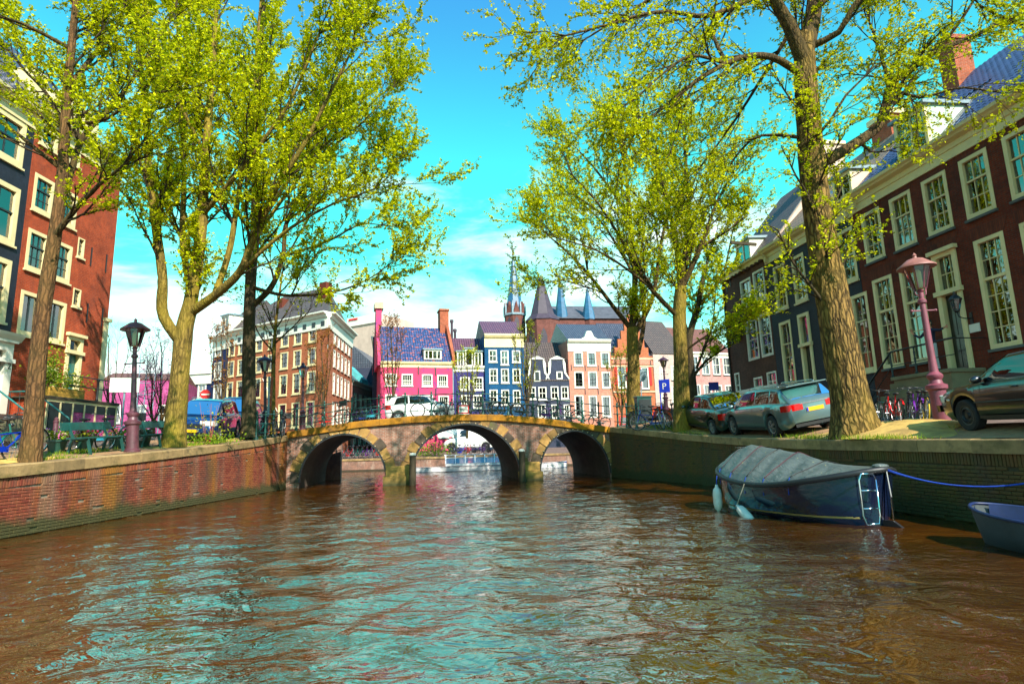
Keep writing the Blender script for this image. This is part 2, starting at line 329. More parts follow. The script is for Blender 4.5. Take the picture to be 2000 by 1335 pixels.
# water: one sheet, wavelets as real relief in the canal
def water():
    xs = np.concatenate([[-1500, -300, -60, -30], np.arange(-16, 16.01, .11), [30, 60, 300, 1500]])
    ys = [-200., -30, -6]; y = -2.
    while y < 52: ys.append(y); y += max(.055, .0075*max(y, 0)+.03)
    ys += [56, 80, 300, 1500]; ys = np.array(ys)
    X, Y = np.meshgrid(xs, ys); Z = np.zeros_like(X); r = np.random.default_rng(3)
    for i in range(46):
        lam = .28*(6.0**r.random()); th = r.normal(PI/2, .8); k = 2*PI/lam; amp = .0019*lam**.6
        ph = r.random()*6.28; Z += amp*np.sin(k*(X*math.cos(th)+Y*math.sin(th))+ph+.8*np.sin(.6*X+.37*Y+i))
    msk = np.clip((16-np.abs(X))/2, 0, 1)*np.clip((Y+2)/2, 0, 1)*np.clip((52-Y)/2, 0, 1); Z *= msk
    nx, ny = len(xs), len(ys); I = np.arange(nx*ny).reshape(ny, nx)
    F = np.stack([I[:-1, :-1], I[:-1, 1:], I[1:, 1:], I[1:, :-1]], -1).reshape(-1, 4)
    me = npmesh('canal_water', np.stack([X, Y, Z], -1).reshape(-1, 3), F, 'water'); me.shade_smooth()
    obj('canal_water', me, kind='structure')
water()
def sheet(name, xs_of_y, ys, zf, m, kind='structure'):
    P = [[(x, y, zf(x, y)) for x in xs_of_y(y)] for y in ys]
    b = MB().grid(P); b.build(name, m, kind=kind, smooth=True)
YL_ = [-60, -10, 0, 6]+list(np.arange(9, 37, .75))+[36.6]
sheet('left_street', lambda y: [-1500, -120, -40, -22, -20, -18, -16, -14.5, -13, -12, -11.4, -10.75], YL_, lambda x, y: zl(x, y)-.02, 'roadbrick')
sheet('left_quay_pavement', lambda y: [-13.6, -13, -12, -11.2, -10.72], [v for v in YL_ if 5 < v < 28], lambda x, y: zl(x, y)+.012, 'paving')
YR_ = [-60, -10, 0, 4]+list(np.arange(6, 37, .75))+[36.8]
sheet('right_street', lambda y: [xR(y)+d for d in (.42, .9, 1.4, 2, 2.6, 3.4, 4.5, 6, 8, 10, 20, 100, 1500)], YR_, lambda x, y: zr(x, y)-.02, 'roadbrick')
sheet('right_quay_pavement', lambda y: [xR(y)+d for d in (.42, .8, 1.3, 1.9, 2.5)], [v for v in YR_ if 5 < v < 29.5], lambda x, y: zr(x, y)+.012, 'paving')
FB = 50.2
def zfar(x, y): return 1.0+.5*sstep((y-FB)/7)
sheet('far_street', lambda y: [-1500, -200, -80, -40, -20, -10, 0, 10, 20, 40, 80, 200, 1500], [FB+.4, FB+1, 52, 53.5, 55, 57, 60, 70, 100], zfar, 'roadbrick')
sheet('ground', lambda y: [-1500, -300, 0, 300, 1500], [99, 300, 1500], lambda x, y: 1.49, 'ground')
# ------------------------------------------------------------------ quay walls
def brick_mesh(name, w, h, m, d=.035):
    b = MB(); e = .006
    vs_ = [(-w/2, d, -h/2), (w/2, d, -h/2), (w/2, d, h/2), (-w/2, d, h/2), (-w/2, 0.006, -h/2), (w/2, 0.006, -h/2), (w/2, 0.006, h/2), (-w/2, 0.006, h/2),
           (-w/2+e, 0, -h/2+e), (w/2-e, 0, -h/2+e), (w/2-e, 0, h/2-e), (-w/2+e, 0, h/2-e)]
    fs = [(8, 9, 10, 11)]+[(k+i, k+(i+1) % 4, k+4+(i+1) % 4, k+4+i) for k in (0, 4) for i in range(4)]
    return b.add(vs_, fs).mesh(name, m)
def quay(poly, qf, sgn, label, bm, mm, y0, y1, near):
    """poly: xy points, water lies to the right of travel when sgn=1"""
    root = thing('quay_wall', label, 'quay wall', (poly[0][0], poly[0][1], 0))
    root.location = (0, 0, 0)
    # arclength
    seg = []; S = 0
    for a, b in zip(poly, poly[1:]):
        a, b = Vector(a), Vector(b); L = (b-a).length; seg.append((S, L, a, (b-a)/L)); S += L
    def P(s):
        for s0, L, a, d in seg:
            if s <= s0+L or s0+L >= S-1e-6: return a+d*(s-s0), d
    core = MB(); n = int(S/.8); rows = []
    for i in range(n+1):
        p, d = P(S*i/n); nn = Vector((d.y, -d.x))*sgn; z = qf(p.y)-.02
        f = p-nn*.012; bk = p-nn*.6; rows.append([(f.x, f.y, -1.5), (f.x, f.y, z), (bk.x, bk.y, z-.02), (bk.x, bk.y, -1.5)])
    core.grid(rows); core.build('wall_core', mm, root)
    # coping stones
    s = 0; i = 0
    while s < S-.2:
        p, d = P(s); L = min(random.uniform(.95, 1.3), S-s)
        if p.y > -4:
            p2, d2 = P(s+L-.008); nn = Vector((d.y, -d.x))*sgn; ov = .05+random.uniform(-.008, .008); th = .24
            b = MB(); A = []
            for q in (p, p2):
                z = qf(q.y)+random.uniform(-.006, .006); fr = q+nn*ov; bk = q-nn*.46
                A.append([(fr.x, fr.y, z-th), (fr.x, fr.y, z-.02), (fr.x-nn.x*.02, fr.y-nn.y*.02, z), (bk.x, bk.y, z+.004), (bk.x, bk.y, z-th)])
            b.grid(A, wrap=True); b.f += [list(range(5)), list(range(9, 4, -1))]; b.m += [0, 0]
            b.build('coping_stone', 'coping', root)
        s += L; i += 1
    # bricks
    me = brick_mesh('brick', .2, .055, bm); me2 = brick_mesh('brick', .055, .2, bm); M1 = []; M2 = []
    s = 0.
    while s < S:
        p, d = P(s)
        if y0 < p.y < y1:
            ang = math.atan2(d.y, d.x) + (0 if sgn > 0 else PI); nn = Vector((d.y, -d.x))*sgn; top = qf(p.y)-.24
            j = 0
            while .02+j*.065+.055 < top-.2:
                q, _ = P(s+(.105 if j % 2 else 0)); q = q+nn*(.014+random.uniform(-.004, .006)); z = .045+j*.065
                if random.random() > .012: M1.append((q, z, ang))
                j += 1
            for k in range(3):
                q, _ = P(s+k*.07); q = q+nn*(.014+random.uniform(-.004, .006)); M2.append((q, top-.105, ang))
        s += .21
    def toM(L): 
        L.sort(key=lambda t: Vector(t[0]).length)
        return [Matrix.Translation((q.x, q.y, z)) @ Matrix.Rotation(a, 4, 'Z') @ Matrix.Rotation(random.uniform(-.012, .012), 4, 'Y') for q, z, a in L]
    pieces(root, 'brick', me, toM(M1), near); pieces(root, 'edge_brick', me2, toM(M2), 40)
    return root
quay([(XL, -14), (XL, 27.5)], qL, 1, 'stained red brick quay wall below the park benches', 'quaybrick_red', 'mortar_red', 11, 27.4, 300)
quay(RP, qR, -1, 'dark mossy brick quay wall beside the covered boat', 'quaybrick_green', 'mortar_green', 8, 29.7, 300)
b = MB().box(-70, -10.4, 36.3, 36.6, -1.5, 2.5); b.box(-10.4+BE.x*BL, 70, 36.5, 36.8, -1.5, 2.5); tag(b.build('quay_wall', 'bridgebrick'), 'brick quay wall along the crossing canal, behind the bridge', 'quay wall')
fq = thing('quay_wall', 'low pale brick quay wall across the canal, seen through the arches', 'quay wall')
b = MB().box(-80, 80, FB, FB+.4, -1.5, .86); b.build('wall_core', 'bridgebrick', fq)
for i in range(60):
    MB().bbox(-36+i*1.2, -36+i*1.2+1.19, FB-.06, FB+.45, .86, 1.02, .015).build('coping_stone', 'coping', fq)
MB().box(-60, 60, FB-.5, FB-.002, -1, .14).build('timber_fender', 'post_wood', fq)
# ------------------------------------------------------------------ bridge
ARCH = [(2.5, 1.93, .25, 2.12), (8.05, 2.62, .10, 2.62), (13.3, 1.74, .2, 2.08)]   # centre s, half span, springing z, rise
def arch_z(s):
    for c, a, z0, h in ARCH:
        if abs(s-c) < a: return z0+h*math.sqrt(1-((s-c)/a)**2)
    return None
br = thing('arch_bridge', 'three-arched brick canal bridge with golden stone band', 'bridge', (BA.x, BA.y, 0)); br.location = (0, 0, 0)
ss = sorted(set([round(i*.1, 3) for i in range(152)]+[c+k*a for c, a, _, _ in ARCH for k in (-1, -.999, -.99, -.97, -.94, -.9, .9, .94, .97, .99, .999, 1)]))
for t, flip in ((0, 0), (BD, 1)):
    w = MB()
    for a, b_ in zip(ss, ss[1:]):
        m = (a+b_)/2; inside = any(abs(m-c) < aa for c, aa, _, _ in ARCH)
        def zb(s):
            z = arch_z(s) if inside else -1.2
            return z if z is not None else [q for q in ARCH if abs(s-q[0]) < q[1]+.01][0][2]
        q = [bp(a, t, zb(a)), bp(b_, t, zb(b_)), bp(b_, t, bz(b_)-.3), bp(a, t, bz(a)-.3)]
        w.quad(*(q if not flip else q[::-1]))
    w.build('spandrel_wall', 'bridgebrick', br)
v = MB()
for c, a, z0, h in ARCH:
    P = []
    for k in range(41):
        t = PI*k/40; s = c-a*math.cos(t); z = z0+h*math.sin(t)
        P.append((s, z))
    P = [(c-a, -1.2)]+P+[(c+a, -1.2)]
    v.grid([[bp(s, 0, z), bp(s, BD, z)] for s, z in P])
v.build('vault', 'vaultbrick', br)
dk = MB(); dk.grid([[bp(s, t, bz(s)-.04) for t in (.25, 2, 4, 6, BD-.25)] for s in np.linspace(-1.5, 16.5, 40)]); dk.build('road_deck', 'roadbrick', br)
# arch stones
for ai, (c, a, z0, h) in enumerate(ARCH):
    n = (15, 19, 14)[ai]; th = .42
    for k in range(n):
        t0 = PI*k/n+.008; t1 = PI*(k+1)/n-.008; out = .05+random.uniform(0, .02); tk = th*(1.12 if k % 2 else .92)
        b = MB(); A = []
        for t in (t0, (t0+t1)/2, t1):
            co, si = math.cos(t), math.sin(t); ri = (c-a*co, z0+h*si); ro = (c-(a+tk)*co, min(z0+(h+tk)*si, bz(c-(a+tk)*co)-.31))
            A.append([bp(ri[0], -out, ri[1]+.003), bp(ro[0], -out, ro[1]), bp(ro[0], .1, ro[1]), bp(ri[0], .1, ri[1]+.003)])
        b.grid(A, wrap=True); b.f += [[0, 1, 2, 3], [11, 10, 9, 8]]; b.m += [0, 0]
        b.build('arch_stone', 'voussoir_dark' if random.random() < .38 else 'voussoir', br)
    rim = MB(); rim.grid([[bp(c-(a+r)*math.cos(PI*k/40), o, z0+(h+r)*math.sin(PI*k/40)) for r, o in ((-.05, -.09), (.03, -.09), (.03, .02), (-.05, .02))] for k in range(41)], wrap=True)
    rim.build('arch_rim', 'iron_black', br)
    bm_ = MB().sphere((0, 0, 0), .03, 6, 4).mesh('rim_bolt', 'bolt')
    for k in range(1, int(n*1.6)): t = PI*k/(n*1.6); obj('rim_bolt', bm_, br, bp(c-(a+.05)*math.cos(t), -.1, z0+(h+.05)*math.sin(t)))
# golden band stones
s = 0
while s < BL-.1:
    L = min(random.uniform(1.0, 1.5), BL-s); s1 = s+L-.01; A = []
    for q in (s, (s+s1)/2, s1):
        z = bz(q); A.append([bp(q, -.14, z-.29), bp(q, -.16, z-.03), bp(q, -.13, z), bp(q, .34, z), bp(q, .34, z-.29)])
    b = MB().grid(A, wrap=True); b.f += [[0, 1, 2, 3, 4], [14, 13, 12, 11, 10]]; b.m += [0, 0]; b.build('band_stone', 'bandstone', br); s += L
bb = MB().grid([[bp(q, BD+.1, bz(q)-.29), bp(q, BD+.1, bz(q)), bp(q, BD-.3, bz(q)), bp(q, BD-.3, bz(q)-.29)] for q in np.linspace(0, BL, 20)], wrap=True); bb.build('band_stone', 'bandstone', br)
# pier feet and posts
for s0, s1 in ((4.4, 5.45), (10.68, 11.55)):
    for z0, z1, e in ((-1.2, .42, .34), (.43, .86, .24)):
        p = MB(); q0, q1 = s0-(.12 if z1 < .5 else 0), s1+(.12 if z1 < .5 else 0)
        A = [bp(q0, .2, 0), bp(q0, -e, 0), bp(q1, -e, 0), bp(q1, .2, 0)]
        p.add([(v_.x, v_.y, z) for z in (z0, z1-.03) for v_ in A]+[(bp(q0+.03, .2, 0).x, bp(q0+.03, .2, 0).y, z1)]+[(v_.x, v_.y, z1) for v_ in (bp(q0+.03, -e+.03, 0), bp(q1-.03, -e+.03, 0), bp(q1-.03, .2, 0))], [(0, 1, 5, 4), (1, 2, 6, 5), (2, 3, 7, 6), (4, 5, 9, 8), (5, 6, 10, 9), (6, 7, 11, 10), (8, 9, 10, 11)])
        p.build('pier_stone', 'pierstone', br)
for s_, zt, lb in ((5.62, 1.38, 'left'), (10.62, 1.42, 'right')):
    q = bp(s_, -.72, 0); r = thing('mooring_post', 'dark timber post with white cap at the sunlit golden pier' if lb == 'left' else 'dark timber post with white cap at the shaded pier', 'post', (q.x, q.y, 0))
    MB().lathe([(.15, -1), (.145, zt-.06)], 10).build('shaft', 'post_wood', r, smooth=40); MB().lathe([(.155, zt-.06), (.155, zt), (.10, zt+.05), (.0, zt+.06)], 10).build('cap', 'white_paint', r, smooth=40)
# railings
def rail_post():
    return MB().lathe([(.075, 0), (.075, .10), (.05, .13), (.036, .2), (.034, .55), (.05, .58), (.05, .64), (.034, .67), (.032, .92), (.052, .95), (.055, 1.02), (.03, 1.05), (.05, 1.08), (.052, 1.12), (.03, 1.16), (.0, 1.18)], 8).mesh('post', 'iron_green', 40)
RPOST = rail_post()
def railing(label, pts, posts):
    r = thing('iron_railing', label, 'railing', pts[0]); o = Vector(pts[0])
    for p in posts: obj('post', RPOST, r, Vector(p)-o)
    for h, rd in ((1.0, .027), (.62, .02), (.26, .02)): MB().tube([Vector(p)+Vector((0, 0, h))-o for p in pts], rd, 6).build('rail', 'iron_green', r, smooth=True)
pts = [bp(s, .1, bz(s)) for s in np.linspace(-.1, 15.2, 40)]
railing('green iron railing along the sunlit near edge of the bridge', pts, [bp(.35+1.225*i, .1, bz(.35+1.225*i)) for i in range(12)]+[bp(14.65, .1, bz(14.65))])
pts = [bp(s, BD-.1, bz(s)) for s in np.linspace(-.1, 15.2, 40)]
railing('green iron railing along the far edge of the bridge, behind the white car', pts, [bp(.35+1.225*i, BD-.1, bz(.35+1.225*i)) for i in range(13)])
py = [24.4, 25.25, 26.1, 26.95]
railing('short green iron railing on the quay before the bridge, by the leaning stake', [(XL-.12, y, qL(y)) for y in (24.3, 25.5, 26.5, 27.2)], [(XL-.12, y, qL(y)) for y in py])
railing('short green iron railing where the bridge meets the mossy quay', [(xR(y)+.2, y, qR(y)) for y in (29.6, 28.4, 27.3)], [(xR(y)+.2, y, qR(y)) for y in (29.2, 28.3, 27.4)])
# soil round the big trees
# ------------------------------------------------------------------ building materials
brickmat('brick_brown', (.19, .036, .015), (.125, .023, .010), (.085, .055, .042), var=.4, stain=(.06, .03, .022))
brickmat('brick_brown_dull', (.135, .062, .042), (.10, .043, .032), (.10, .07, .055), var=.3)
brickmat('brick_plinth', (.15, .08, .06), (.10, .055, .04), (.12, .095, .085), var=.35)
brickmat('soldier_brown', (.19, .050, .028), (.12, .032, .02), (.06, .035, .03), bw=.062, bh=.5, var=.3)
brickmat('brick_black', (.014, .018, .030), (.020, .024, .038), (.016, .018, .026), var=.25, bmp=.6, rough=.6)
brickmat('brick_red', (.46, .085, .040), (.34, .058, .028), (.36, .15, .09), var=.35, stain=(.16, .045, .03), stamt=.5)
brickmat('brick_block', (.50, .165, .085), (.40, .13, .07), (.40, .22, .16), var=.2)
brickmat('brick_navy', (.012, .022, .075), (.018, .028, .09), (.016, .024, .07), var=.2)
brickmat('brick_blue', (.015, .075, .165), (.02, .09, .19), (.02, .08, .16), var=.3)
brickmat('brick_indigo', (.05, .042, .15), (.06, .05, .18), (.05, .045, .15), var=.25)
brickmat('brick_grey', (.045, .055, .085), (.055, .062, .095), (.05, .055, .08), var=.2)
brickmat('brick_salmon', (.66, .29, .21), (.58, .24, .18), (.62, .34, .27), var=.12)
brickmat('brick_orange', (.52, .16, .08), (.43, .125, .065), (.55, .28, .18), var=.2)
brickmat('brick_pale', (.62, .48, .42), (.58, .42, .37), (.6, .5, .45), var=.12)
brickmat('brick_rose', (.60, .30, .27), (.52, .24, .22), (.6, .4, .36), var=.15)
brickmat('brick_church', (.20, .075, .06), (.155, .058, .05), (.19, .10, .085), var=.3)
brickmat('brick_magenta', (.48, .085, .22), (.36, .06, .18), (.50, .22, .36), var=.4)
brickmat('chimney_brick', (.42, .10, .05), (.33, .075, .04), (.40, .25, .18), var=.3)
def pinkwall():
    m, n, l, p = newmat('pink_render'); tcn = n.new('ShaderNodeTexCoord'); v = tcn.outputs['Object']
    c = mixc(n, l, 'MIX', ramp(n, l, noise(n, l, v, .8, 6), .35, .65), (.58, .035, .115), (.50, .03, .09))
    c = mixc(n, l, 'MIX', ramp(n, l, noise(n, l, v, .9, 7, .7, (1, 1, .5), .8), .53, .66, 0, .85), c, (.10, .02, .16))
    l.new(c, p.inputs['Base Color']); p.inputs['Roughness'].default_value = .8; bump(n, l, p, noise(n, l, v, 20, 4), .2, .01)
pinkwall()
mat('cream', (.80, .67, .38), .5, .10, 1.5, .05, dirt=(.45, .38, .24), dirtamt=.35); mat('cream_white', (.80, .77, .66), .5, .06, 1.5, .05, dirt=(.5, .46, .36), dirtamt=.25)
mat('beige_render', (.62, .47, .38), .85, .12, 1.2, .1, dirt=(.35, .25, .2)); mat('pale_green_paint', (.52, .62, .52), .5, .1, 2, .05)
mat('stone_sill', (.10, .105, .10), .8, .2, 4, .2); mat('stoop_stone', (.20, .165, .10), .85, .25, 2, .3, dirt=(.12, .12, .06)); mat('lead', (.22, .30, .34), .5, .2, 3, .1)
mat('door_black', (.008, .010, .010), .25, .2, 3, .03, coat=.3); mat('shutter_black', (.010, .016, .015), .4, .3, 3, .05); mat('red_paint', (.62, .02, .03), .4, .1); mat('teal_paint', (.03, .15, .14), .4, .2); mat('dark_frame', (.015, .022, .024), .4, .2)
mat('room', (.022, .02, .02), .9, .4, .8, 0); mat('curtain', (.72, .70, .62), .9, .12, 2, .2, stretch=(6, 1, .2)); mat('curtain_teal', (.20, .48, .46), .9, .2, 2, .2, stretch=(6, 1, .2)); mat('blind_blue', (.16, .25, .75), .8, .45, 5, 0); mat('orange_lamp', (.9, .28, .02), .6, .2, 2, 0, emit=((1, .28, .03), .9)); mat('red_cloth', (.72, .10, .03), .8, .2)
glassmat('glass'); glassmat('glass_car', (.07, .10, .11), .03)
tilemat('tile_blue', (.03, .055, .15), (.05, .085, .20), gloss=.28, spot=(.36, .10, .07)); tilemat('tile_slate', (.055, .06, .085), (.08, .085, .11), gloss=.3); tilemat('tile_tan', (.30, .20, .12), (.24, .155, .10), gloss=.6); tilemat('tile_dark', (.075, .055, .05), (.10, .07, .06), gloss=.6); tilemat('tile_purple', (.10, .045, .08), (.14, .06, .09), gloss=.5); tilemat('tile_redbrown', (.20, .07, .045), (.15, .055, .04), gloss=.6)
mat('tile_glaze', (.035, .05, .095), .22, .35, 2, .05, rnd=.35); mat('slate_spire', (.035, .11, .20), .45, .35, 1.2, .2, stretch=(1, 1, 3)); mat('slate_nave', (.085, .085, .095), .6, .3, 1.2, .2); mat('slate_dark', (.05, .035, .05), .6, .3, 1.2, .2); mat('copper', (.12, .42, .42), .6, .25, 2, .1); mat('gold_leaf', (.55, .40, .12), .4, .1); mat('stone_pale', (.55, .42, .28), .8, .2)
# ------------------------------------------------------------------ houses
PANE = MB().box(-.5, .5, -.006, .006, -.5, .5).mesh('pane', 'glass')
class House:
    def __init__(s, name, label, p0, p1, z0, H, D=8, cat='house', group=None):
        s.p0 = Vector(p0[:2]); s.p1 = Vector(p1[:2]); d = s.p1-s.p0; s.W = d.length; s.ang = math.atan2(d.y, d.x); s.z0 = z0; s.H = H-z0; s.D = D
        s.root = thing(name, label, cat, (s.p0.x, s.p0.y, z0), s.ang, group); s.ux = d/s.W; s.holes = []; s.off = Vector((0, 0, 0)); s.fa = 0
    def loc(s, u, v):
        q = onpl(u, v, s.p0, s.p1); return (Vector((q.x, q.y))-s.p0).dot(s.ux), q.z-s.z0
    def R(s, u0, v0, u1, v1):
        x0, z1 = s.loc(u0, v0); x1, z0 = s.loc(u1, v1); return x0, x1, z0, z1
    def part(s, b, name, m, smooth=False, parent=None): 
        return b.build(name, m, parent or s.root, smooth)
    def wall(s, m, extra=None, name='wall', gable=None, side=True, back=True, inner='room', z_from=0, rev=.16):
        b = MB(); W, H, D = s.W, s.H, s.D
        xs = sorted(set([0, W]+[x for h in s.holes for x in h[:2]])); zs = sorted(set([z_from, H]+[z for h in s.holes for z in h[2:4]]))
        xs = [x for x in xs if 0 <= x <= W]; zs = [z for z in zs if z_from <= z <= H]
        for xa, xb in zip(xs, xs[1:]):
            for za, zb in zip(zs, zs[1:]):
                mx, mz = (xa+xb)/2, (za+zb)/2
                if any(h[0] < mx < h[1] and h[2] < mz < h[3] for h in s.holes): continue
                b.quad((xa, 0, za), (xb, 0, za), (xb, 0, zb), (xa, 0, zb))
        for x0, x1, z0, z1 in s.holes:
            for y0, y1, mi in ((0, rev, 0), (rev, .7, 1)):
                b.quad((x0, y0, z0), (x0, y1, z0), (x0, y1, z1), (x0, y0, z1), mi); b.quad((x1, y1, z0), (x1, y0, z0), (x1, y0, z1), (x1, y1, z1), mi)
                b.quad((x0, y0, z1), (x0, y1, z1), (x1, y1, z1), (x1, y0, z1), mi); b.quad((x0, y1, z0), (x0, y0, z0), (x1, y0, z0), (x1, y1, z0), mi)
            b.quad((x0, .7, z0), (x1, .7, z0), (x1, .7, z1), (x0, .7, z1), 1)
        if side:
            b.quad((0, D, z_from), (0, 0, z_from), (0, 0, H), (0, D, H)); b.quad((W, 0, z_from), (W, D, z_from), (W, D, H), (W, 0, H))
        if back: b.quad((W, D, z_from), (0, D, z_from), (0, D, H), (W, D, H))
        if gable: b.prism(gable, .002, .30)
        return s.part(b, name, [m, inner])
    def roof(s, m, rise, over=.15, ridge=None, name='roof', gm=None, y0=-.05):
        b = MB(); W, H, D = s.W, s.H, s.D; r = ridge or D/2
        b.prismx([(y0, H+.004), (r, H+rise), (D+.1, H+.004), (D+.1, H-.1), (y0, H-.1)], .003, W-.003)
        return s.part(b, name, m)
    def cornice(s, m, z, prof, x0=0, x1=None, name='cornice'):
        b = MB().prismx([(y, z+h) for y, h in prof], x0-.02, (s.W if x1 is None else x1)+.02); return s.part(b, name, m)
    def window(s, r, cols=2, up=2, low=2, frac=.5, m='cream', fw=.11, panes=True, sill='stone_sill', curtain=None, proud=.02, bar=.028, name='window', hole=True, xf=None, midh=.06, mm=None, tilt=.006):
        x0, x1, z0, z1 = r
        if hole: s.holes.append((x0, x1, z0, z1))
        w, h = x1-x0, z1-z0; b = MB(); cx, cz = (x0+x1)/2, (z0+z1)/2
        yb = .14; fb = fw*1.15
        b.box(-w/2, -w/2+fw, -proud, yb, -h/2, h/2); b.box(w/2-fw, w/2, -proud, yb, -h/2, h/2); b.box(-w/2+fw, w/2-fw, -proud, yb, h/2-fw, h/2); b.box(-w/2+fw, w/2-fw, -proud-.02, yb, -h/2, -h/2+fb)
        iw0, iw1, iz0, iz1 = -w/2+fw, w/2-fw, -h/2+fb, h/2-fw; zm = iz0+(iz1-iz0)*frac
        mi = 0 if mm is None else 1
        secs = [(iz0, zm-midh/2, low), (zm+midh/2, iz1, up)] if up else [(iz0, iz1, low)]
        if up: b.box(iw0, iw1, .03, .13, zm-midh/2, zm+midh/2, mi)
        cells = []
        for a, c, n in secs:
            for k in range(1, n): zz = a+(c-a)*k/n; b.box(iw0, iw1, .07, .125, zz-bar/2, zz+bar/2, mi)
            for k in range(1, cols): xx = iw0+(iw1-iw0)*k/cols; b.box(xx-bar/2, xx+bar/2, .068, .127, a, c, mi)
            for i in range(n):
                for j in range(cols): cells.append((iw0+(iw1-iw0)*(j+.5)/cols, a+(c-a)*(i+.5)/n, (iw1-iw0)/cols, (c-a)/n))
        o = s.part(b, name, [m, mm] if mm else m); o.location = (cx, 0, cz)
        if not panes: cells = [((iw0+iw1)/2, (iz0+iz1)/2, iw1-iw0, iz1-iz0)]
        for px, pz, pw, ph in cells:
            g = obj('pane', PANE, o, (px, .10, pz)); g.scale = (pw, 1, ph); g.rotation_euler = (random.gauss(0, tilt), 0, random.gauss(0, tilt))
        if sill: MB().box(-w/2-.05, w/2+.05, -.09, .0, -h/2-.09, -h/2-.004).build('sill', sill, o)
        if curtain:
            for (f0, f1, h0, cm) in curtain:
                P = []; xa = iw0+(iw1-iw0)*f0; xb = iw0+(iw1-iw0)*f1; n = max(6, int((xb-xa)/.04))
                for k in range(n+1): t = k/n; xx = xa+(xb-xa)*t; yy = .26+.025*math.sin(k*2.1); P.append([(xx, yy, iz0+(iz1-iz0)*h0), (xx, yy, iz1)])
                MB().grid(P).build('curtain', cm, o, smooth=True)
        return o
    def door(s, r, m='cream', dm='door_black', frac=.62, fw=.16, cols=2, glass=True, hood=True, step=0):
        x0, x1, z0, z1 = r; s.holes.append(r); w, h = x1-x0, z1-z0; b = MB(); zt = z0+h*frac
        b.box(-w/2, -w/2+fw, -.06, .2, 0, h); b.box(w/2-fw, w/2, -.06, .2, 0, h); b.box(-w/2+fw, w/2-fw, -.06, .2, h-fw, h)
        b.box(-w/2-.06, w/2+.06, -.14, .0, h*frac-.06, h*frac+.10); b.box(-w/2+fw, w/2-fw, .0, .2, h*frac-.06, h*frac+.1)
        if hood: b.box(-w/2-.08, w/2+.08, -.18, -.002, h-.02, h+.12)
        o = s.part(b, 'door', m); o.location = ((x0+x1)/2, 0, z0)
        lf = MB(); a = w/2-fw; top = h*frac-.06; lf.box(-a, a, .12, .17, 0, top)
        for i in (-1, 1):
            for q0, q1 in ((.06, .42), (.47, .93)): lf.box(i*a*.5-a*.36, i*a*.5+a*.36, .105, .118, top*q0, top*q1)
        lf.build('door_leaf', dm, o); MB().sphere((a*.8, .09, top*.45), .03, 8, 5).build('handle', 'gold_leaf', o, smooth=True)
        if glass:
            k = MB(); n = cols; zz0, zz1 = h*frac+.1, h-fw
            for j in range(1, n): xx = -a+2*a*j/n; k.box(xx-.014, xx+.014, .07, .125, zz0, zz1)
            if n > 1: k.box(-a, a, .072, .123, (zz0+zz1)/2-.014, (zz0+zz1)/2+.014)
            k.box(-a, a, .06, .13, zz0-.001, zz0+.03); tr = k.build('transom_window', m, o)
            for i in range(2 if n > 1 else 1):
                for j in range(n):
                    g = obj('pane', PANE, tr, (-a+2*a*(j+.5)/n, .1, zz0+(zz1-zz0)*(i+.5)/(2 if n > 1 else 1))); g.scale = (2*a/n, 1, (zz1-zz0)/(2 if n > 1 else 1))
        return o
def Z(ox, oy, s): return lambda x, y: (ox+x/s, oy+y/s)
def rects(h, zf, L): return [h.R(*zf(a, b), *zf(c, d)) for a, b, c, d in L]
COR = [(.0, -.75), (-.06, -.75), (-.06, -.45), (-.10, -.42), (-.12, -.25), (-.30, -.18), (-.34, -.12), (-.42, -.06), (-.44, .05), (.0, .05)]
CORS = [(.0, -.5), (-.05, -.5), (-.05, -.25), (-.18, -.16), (-.24, -.02), (-.24, .05), (.0, .05)]
# ---- right bank: three houses on one line
RA = Vector((15.3, 19.0)); RD = Vector((-.13, 1)).normalized()
def rp(y): return RA+RD*((y-19)/RD.y)
GR = 2.2
# big brown brick house
h = House('brown_house', 'brown brick canal house with cream sash windows and raised stoop', rp(24.2), rp(14.6), GR, 11.62, 9)
z5 = Z(1640, 300, 5.133); z8 = Z(1600, 500, 3.5125)
up = rects(h, z5, [(213, 655, 463, 1050), (488, 478, 775, 880), (812, 285, 1147, 740), (1180, 50, 1583, 530)])
uz0 = sum(r[2] for r in up)/4; uz1 = sum(r[3] for r in up)/4; ww = sum(r[1]-r[0] for r in up)/4
xs0 = [r[0] for r in up]; stp = (xs0[3]-xs0[0])/3
for i, x in enumerate([xs0[0]+stp*k for k in range(5)]):
    if x+ww > h.W-.1: continue
    h.window((x, x+ww, uz0, uz1), 3, 1, 2, .62, fw=.13, curtain=None if i in (2,) else ([(0, .28, 0, 'curtain')] if i % 2 else [(.0, .22, 0, 'curtain'), (.8, 1, 0, 'curtain')]))
    MB().prism([(x-.02, uz1+.0), (x+ww+.02, uz1+.0), (x+ww+.22, uz1+.42), (x-.22, uz1+.42)], -.012, .05).build('brick_arch', 'soldier_brown', h.root)
low = [h.R(1703, 548, 1757, 712), h.R(*z8(548, 118), *z8(752, 715)), None, h.R(1900, 468, 1992, 678)]
lz0 = (low[0][2]+low[1][2]+low[3][2])/3; lz1 = (low[0][3]+low[1][3]+low[3][3])/3
lx = [low[0][0], low[1][0], low[3][0]]; lx.append(low[3][0]+stp)
for i, x in enumerate(lx):
    if x+ww > h.W-.1: continue
    h.window((x, x+ww, lz0, lz1), 3, 2, 4, .64, fw=.13, midh=.1, curtain=[(0, .2, 0, 'curtain'), (.82, 1, 0, 'curtain')])
    MB().prism([(x-.02, lz1), (x+ww+.02, lz1), (x+ww+.22, lz1+.42), (x-.22, lz1+.42)], -.012, .05).build('brick_arch', 'soldier_brown', h.root)
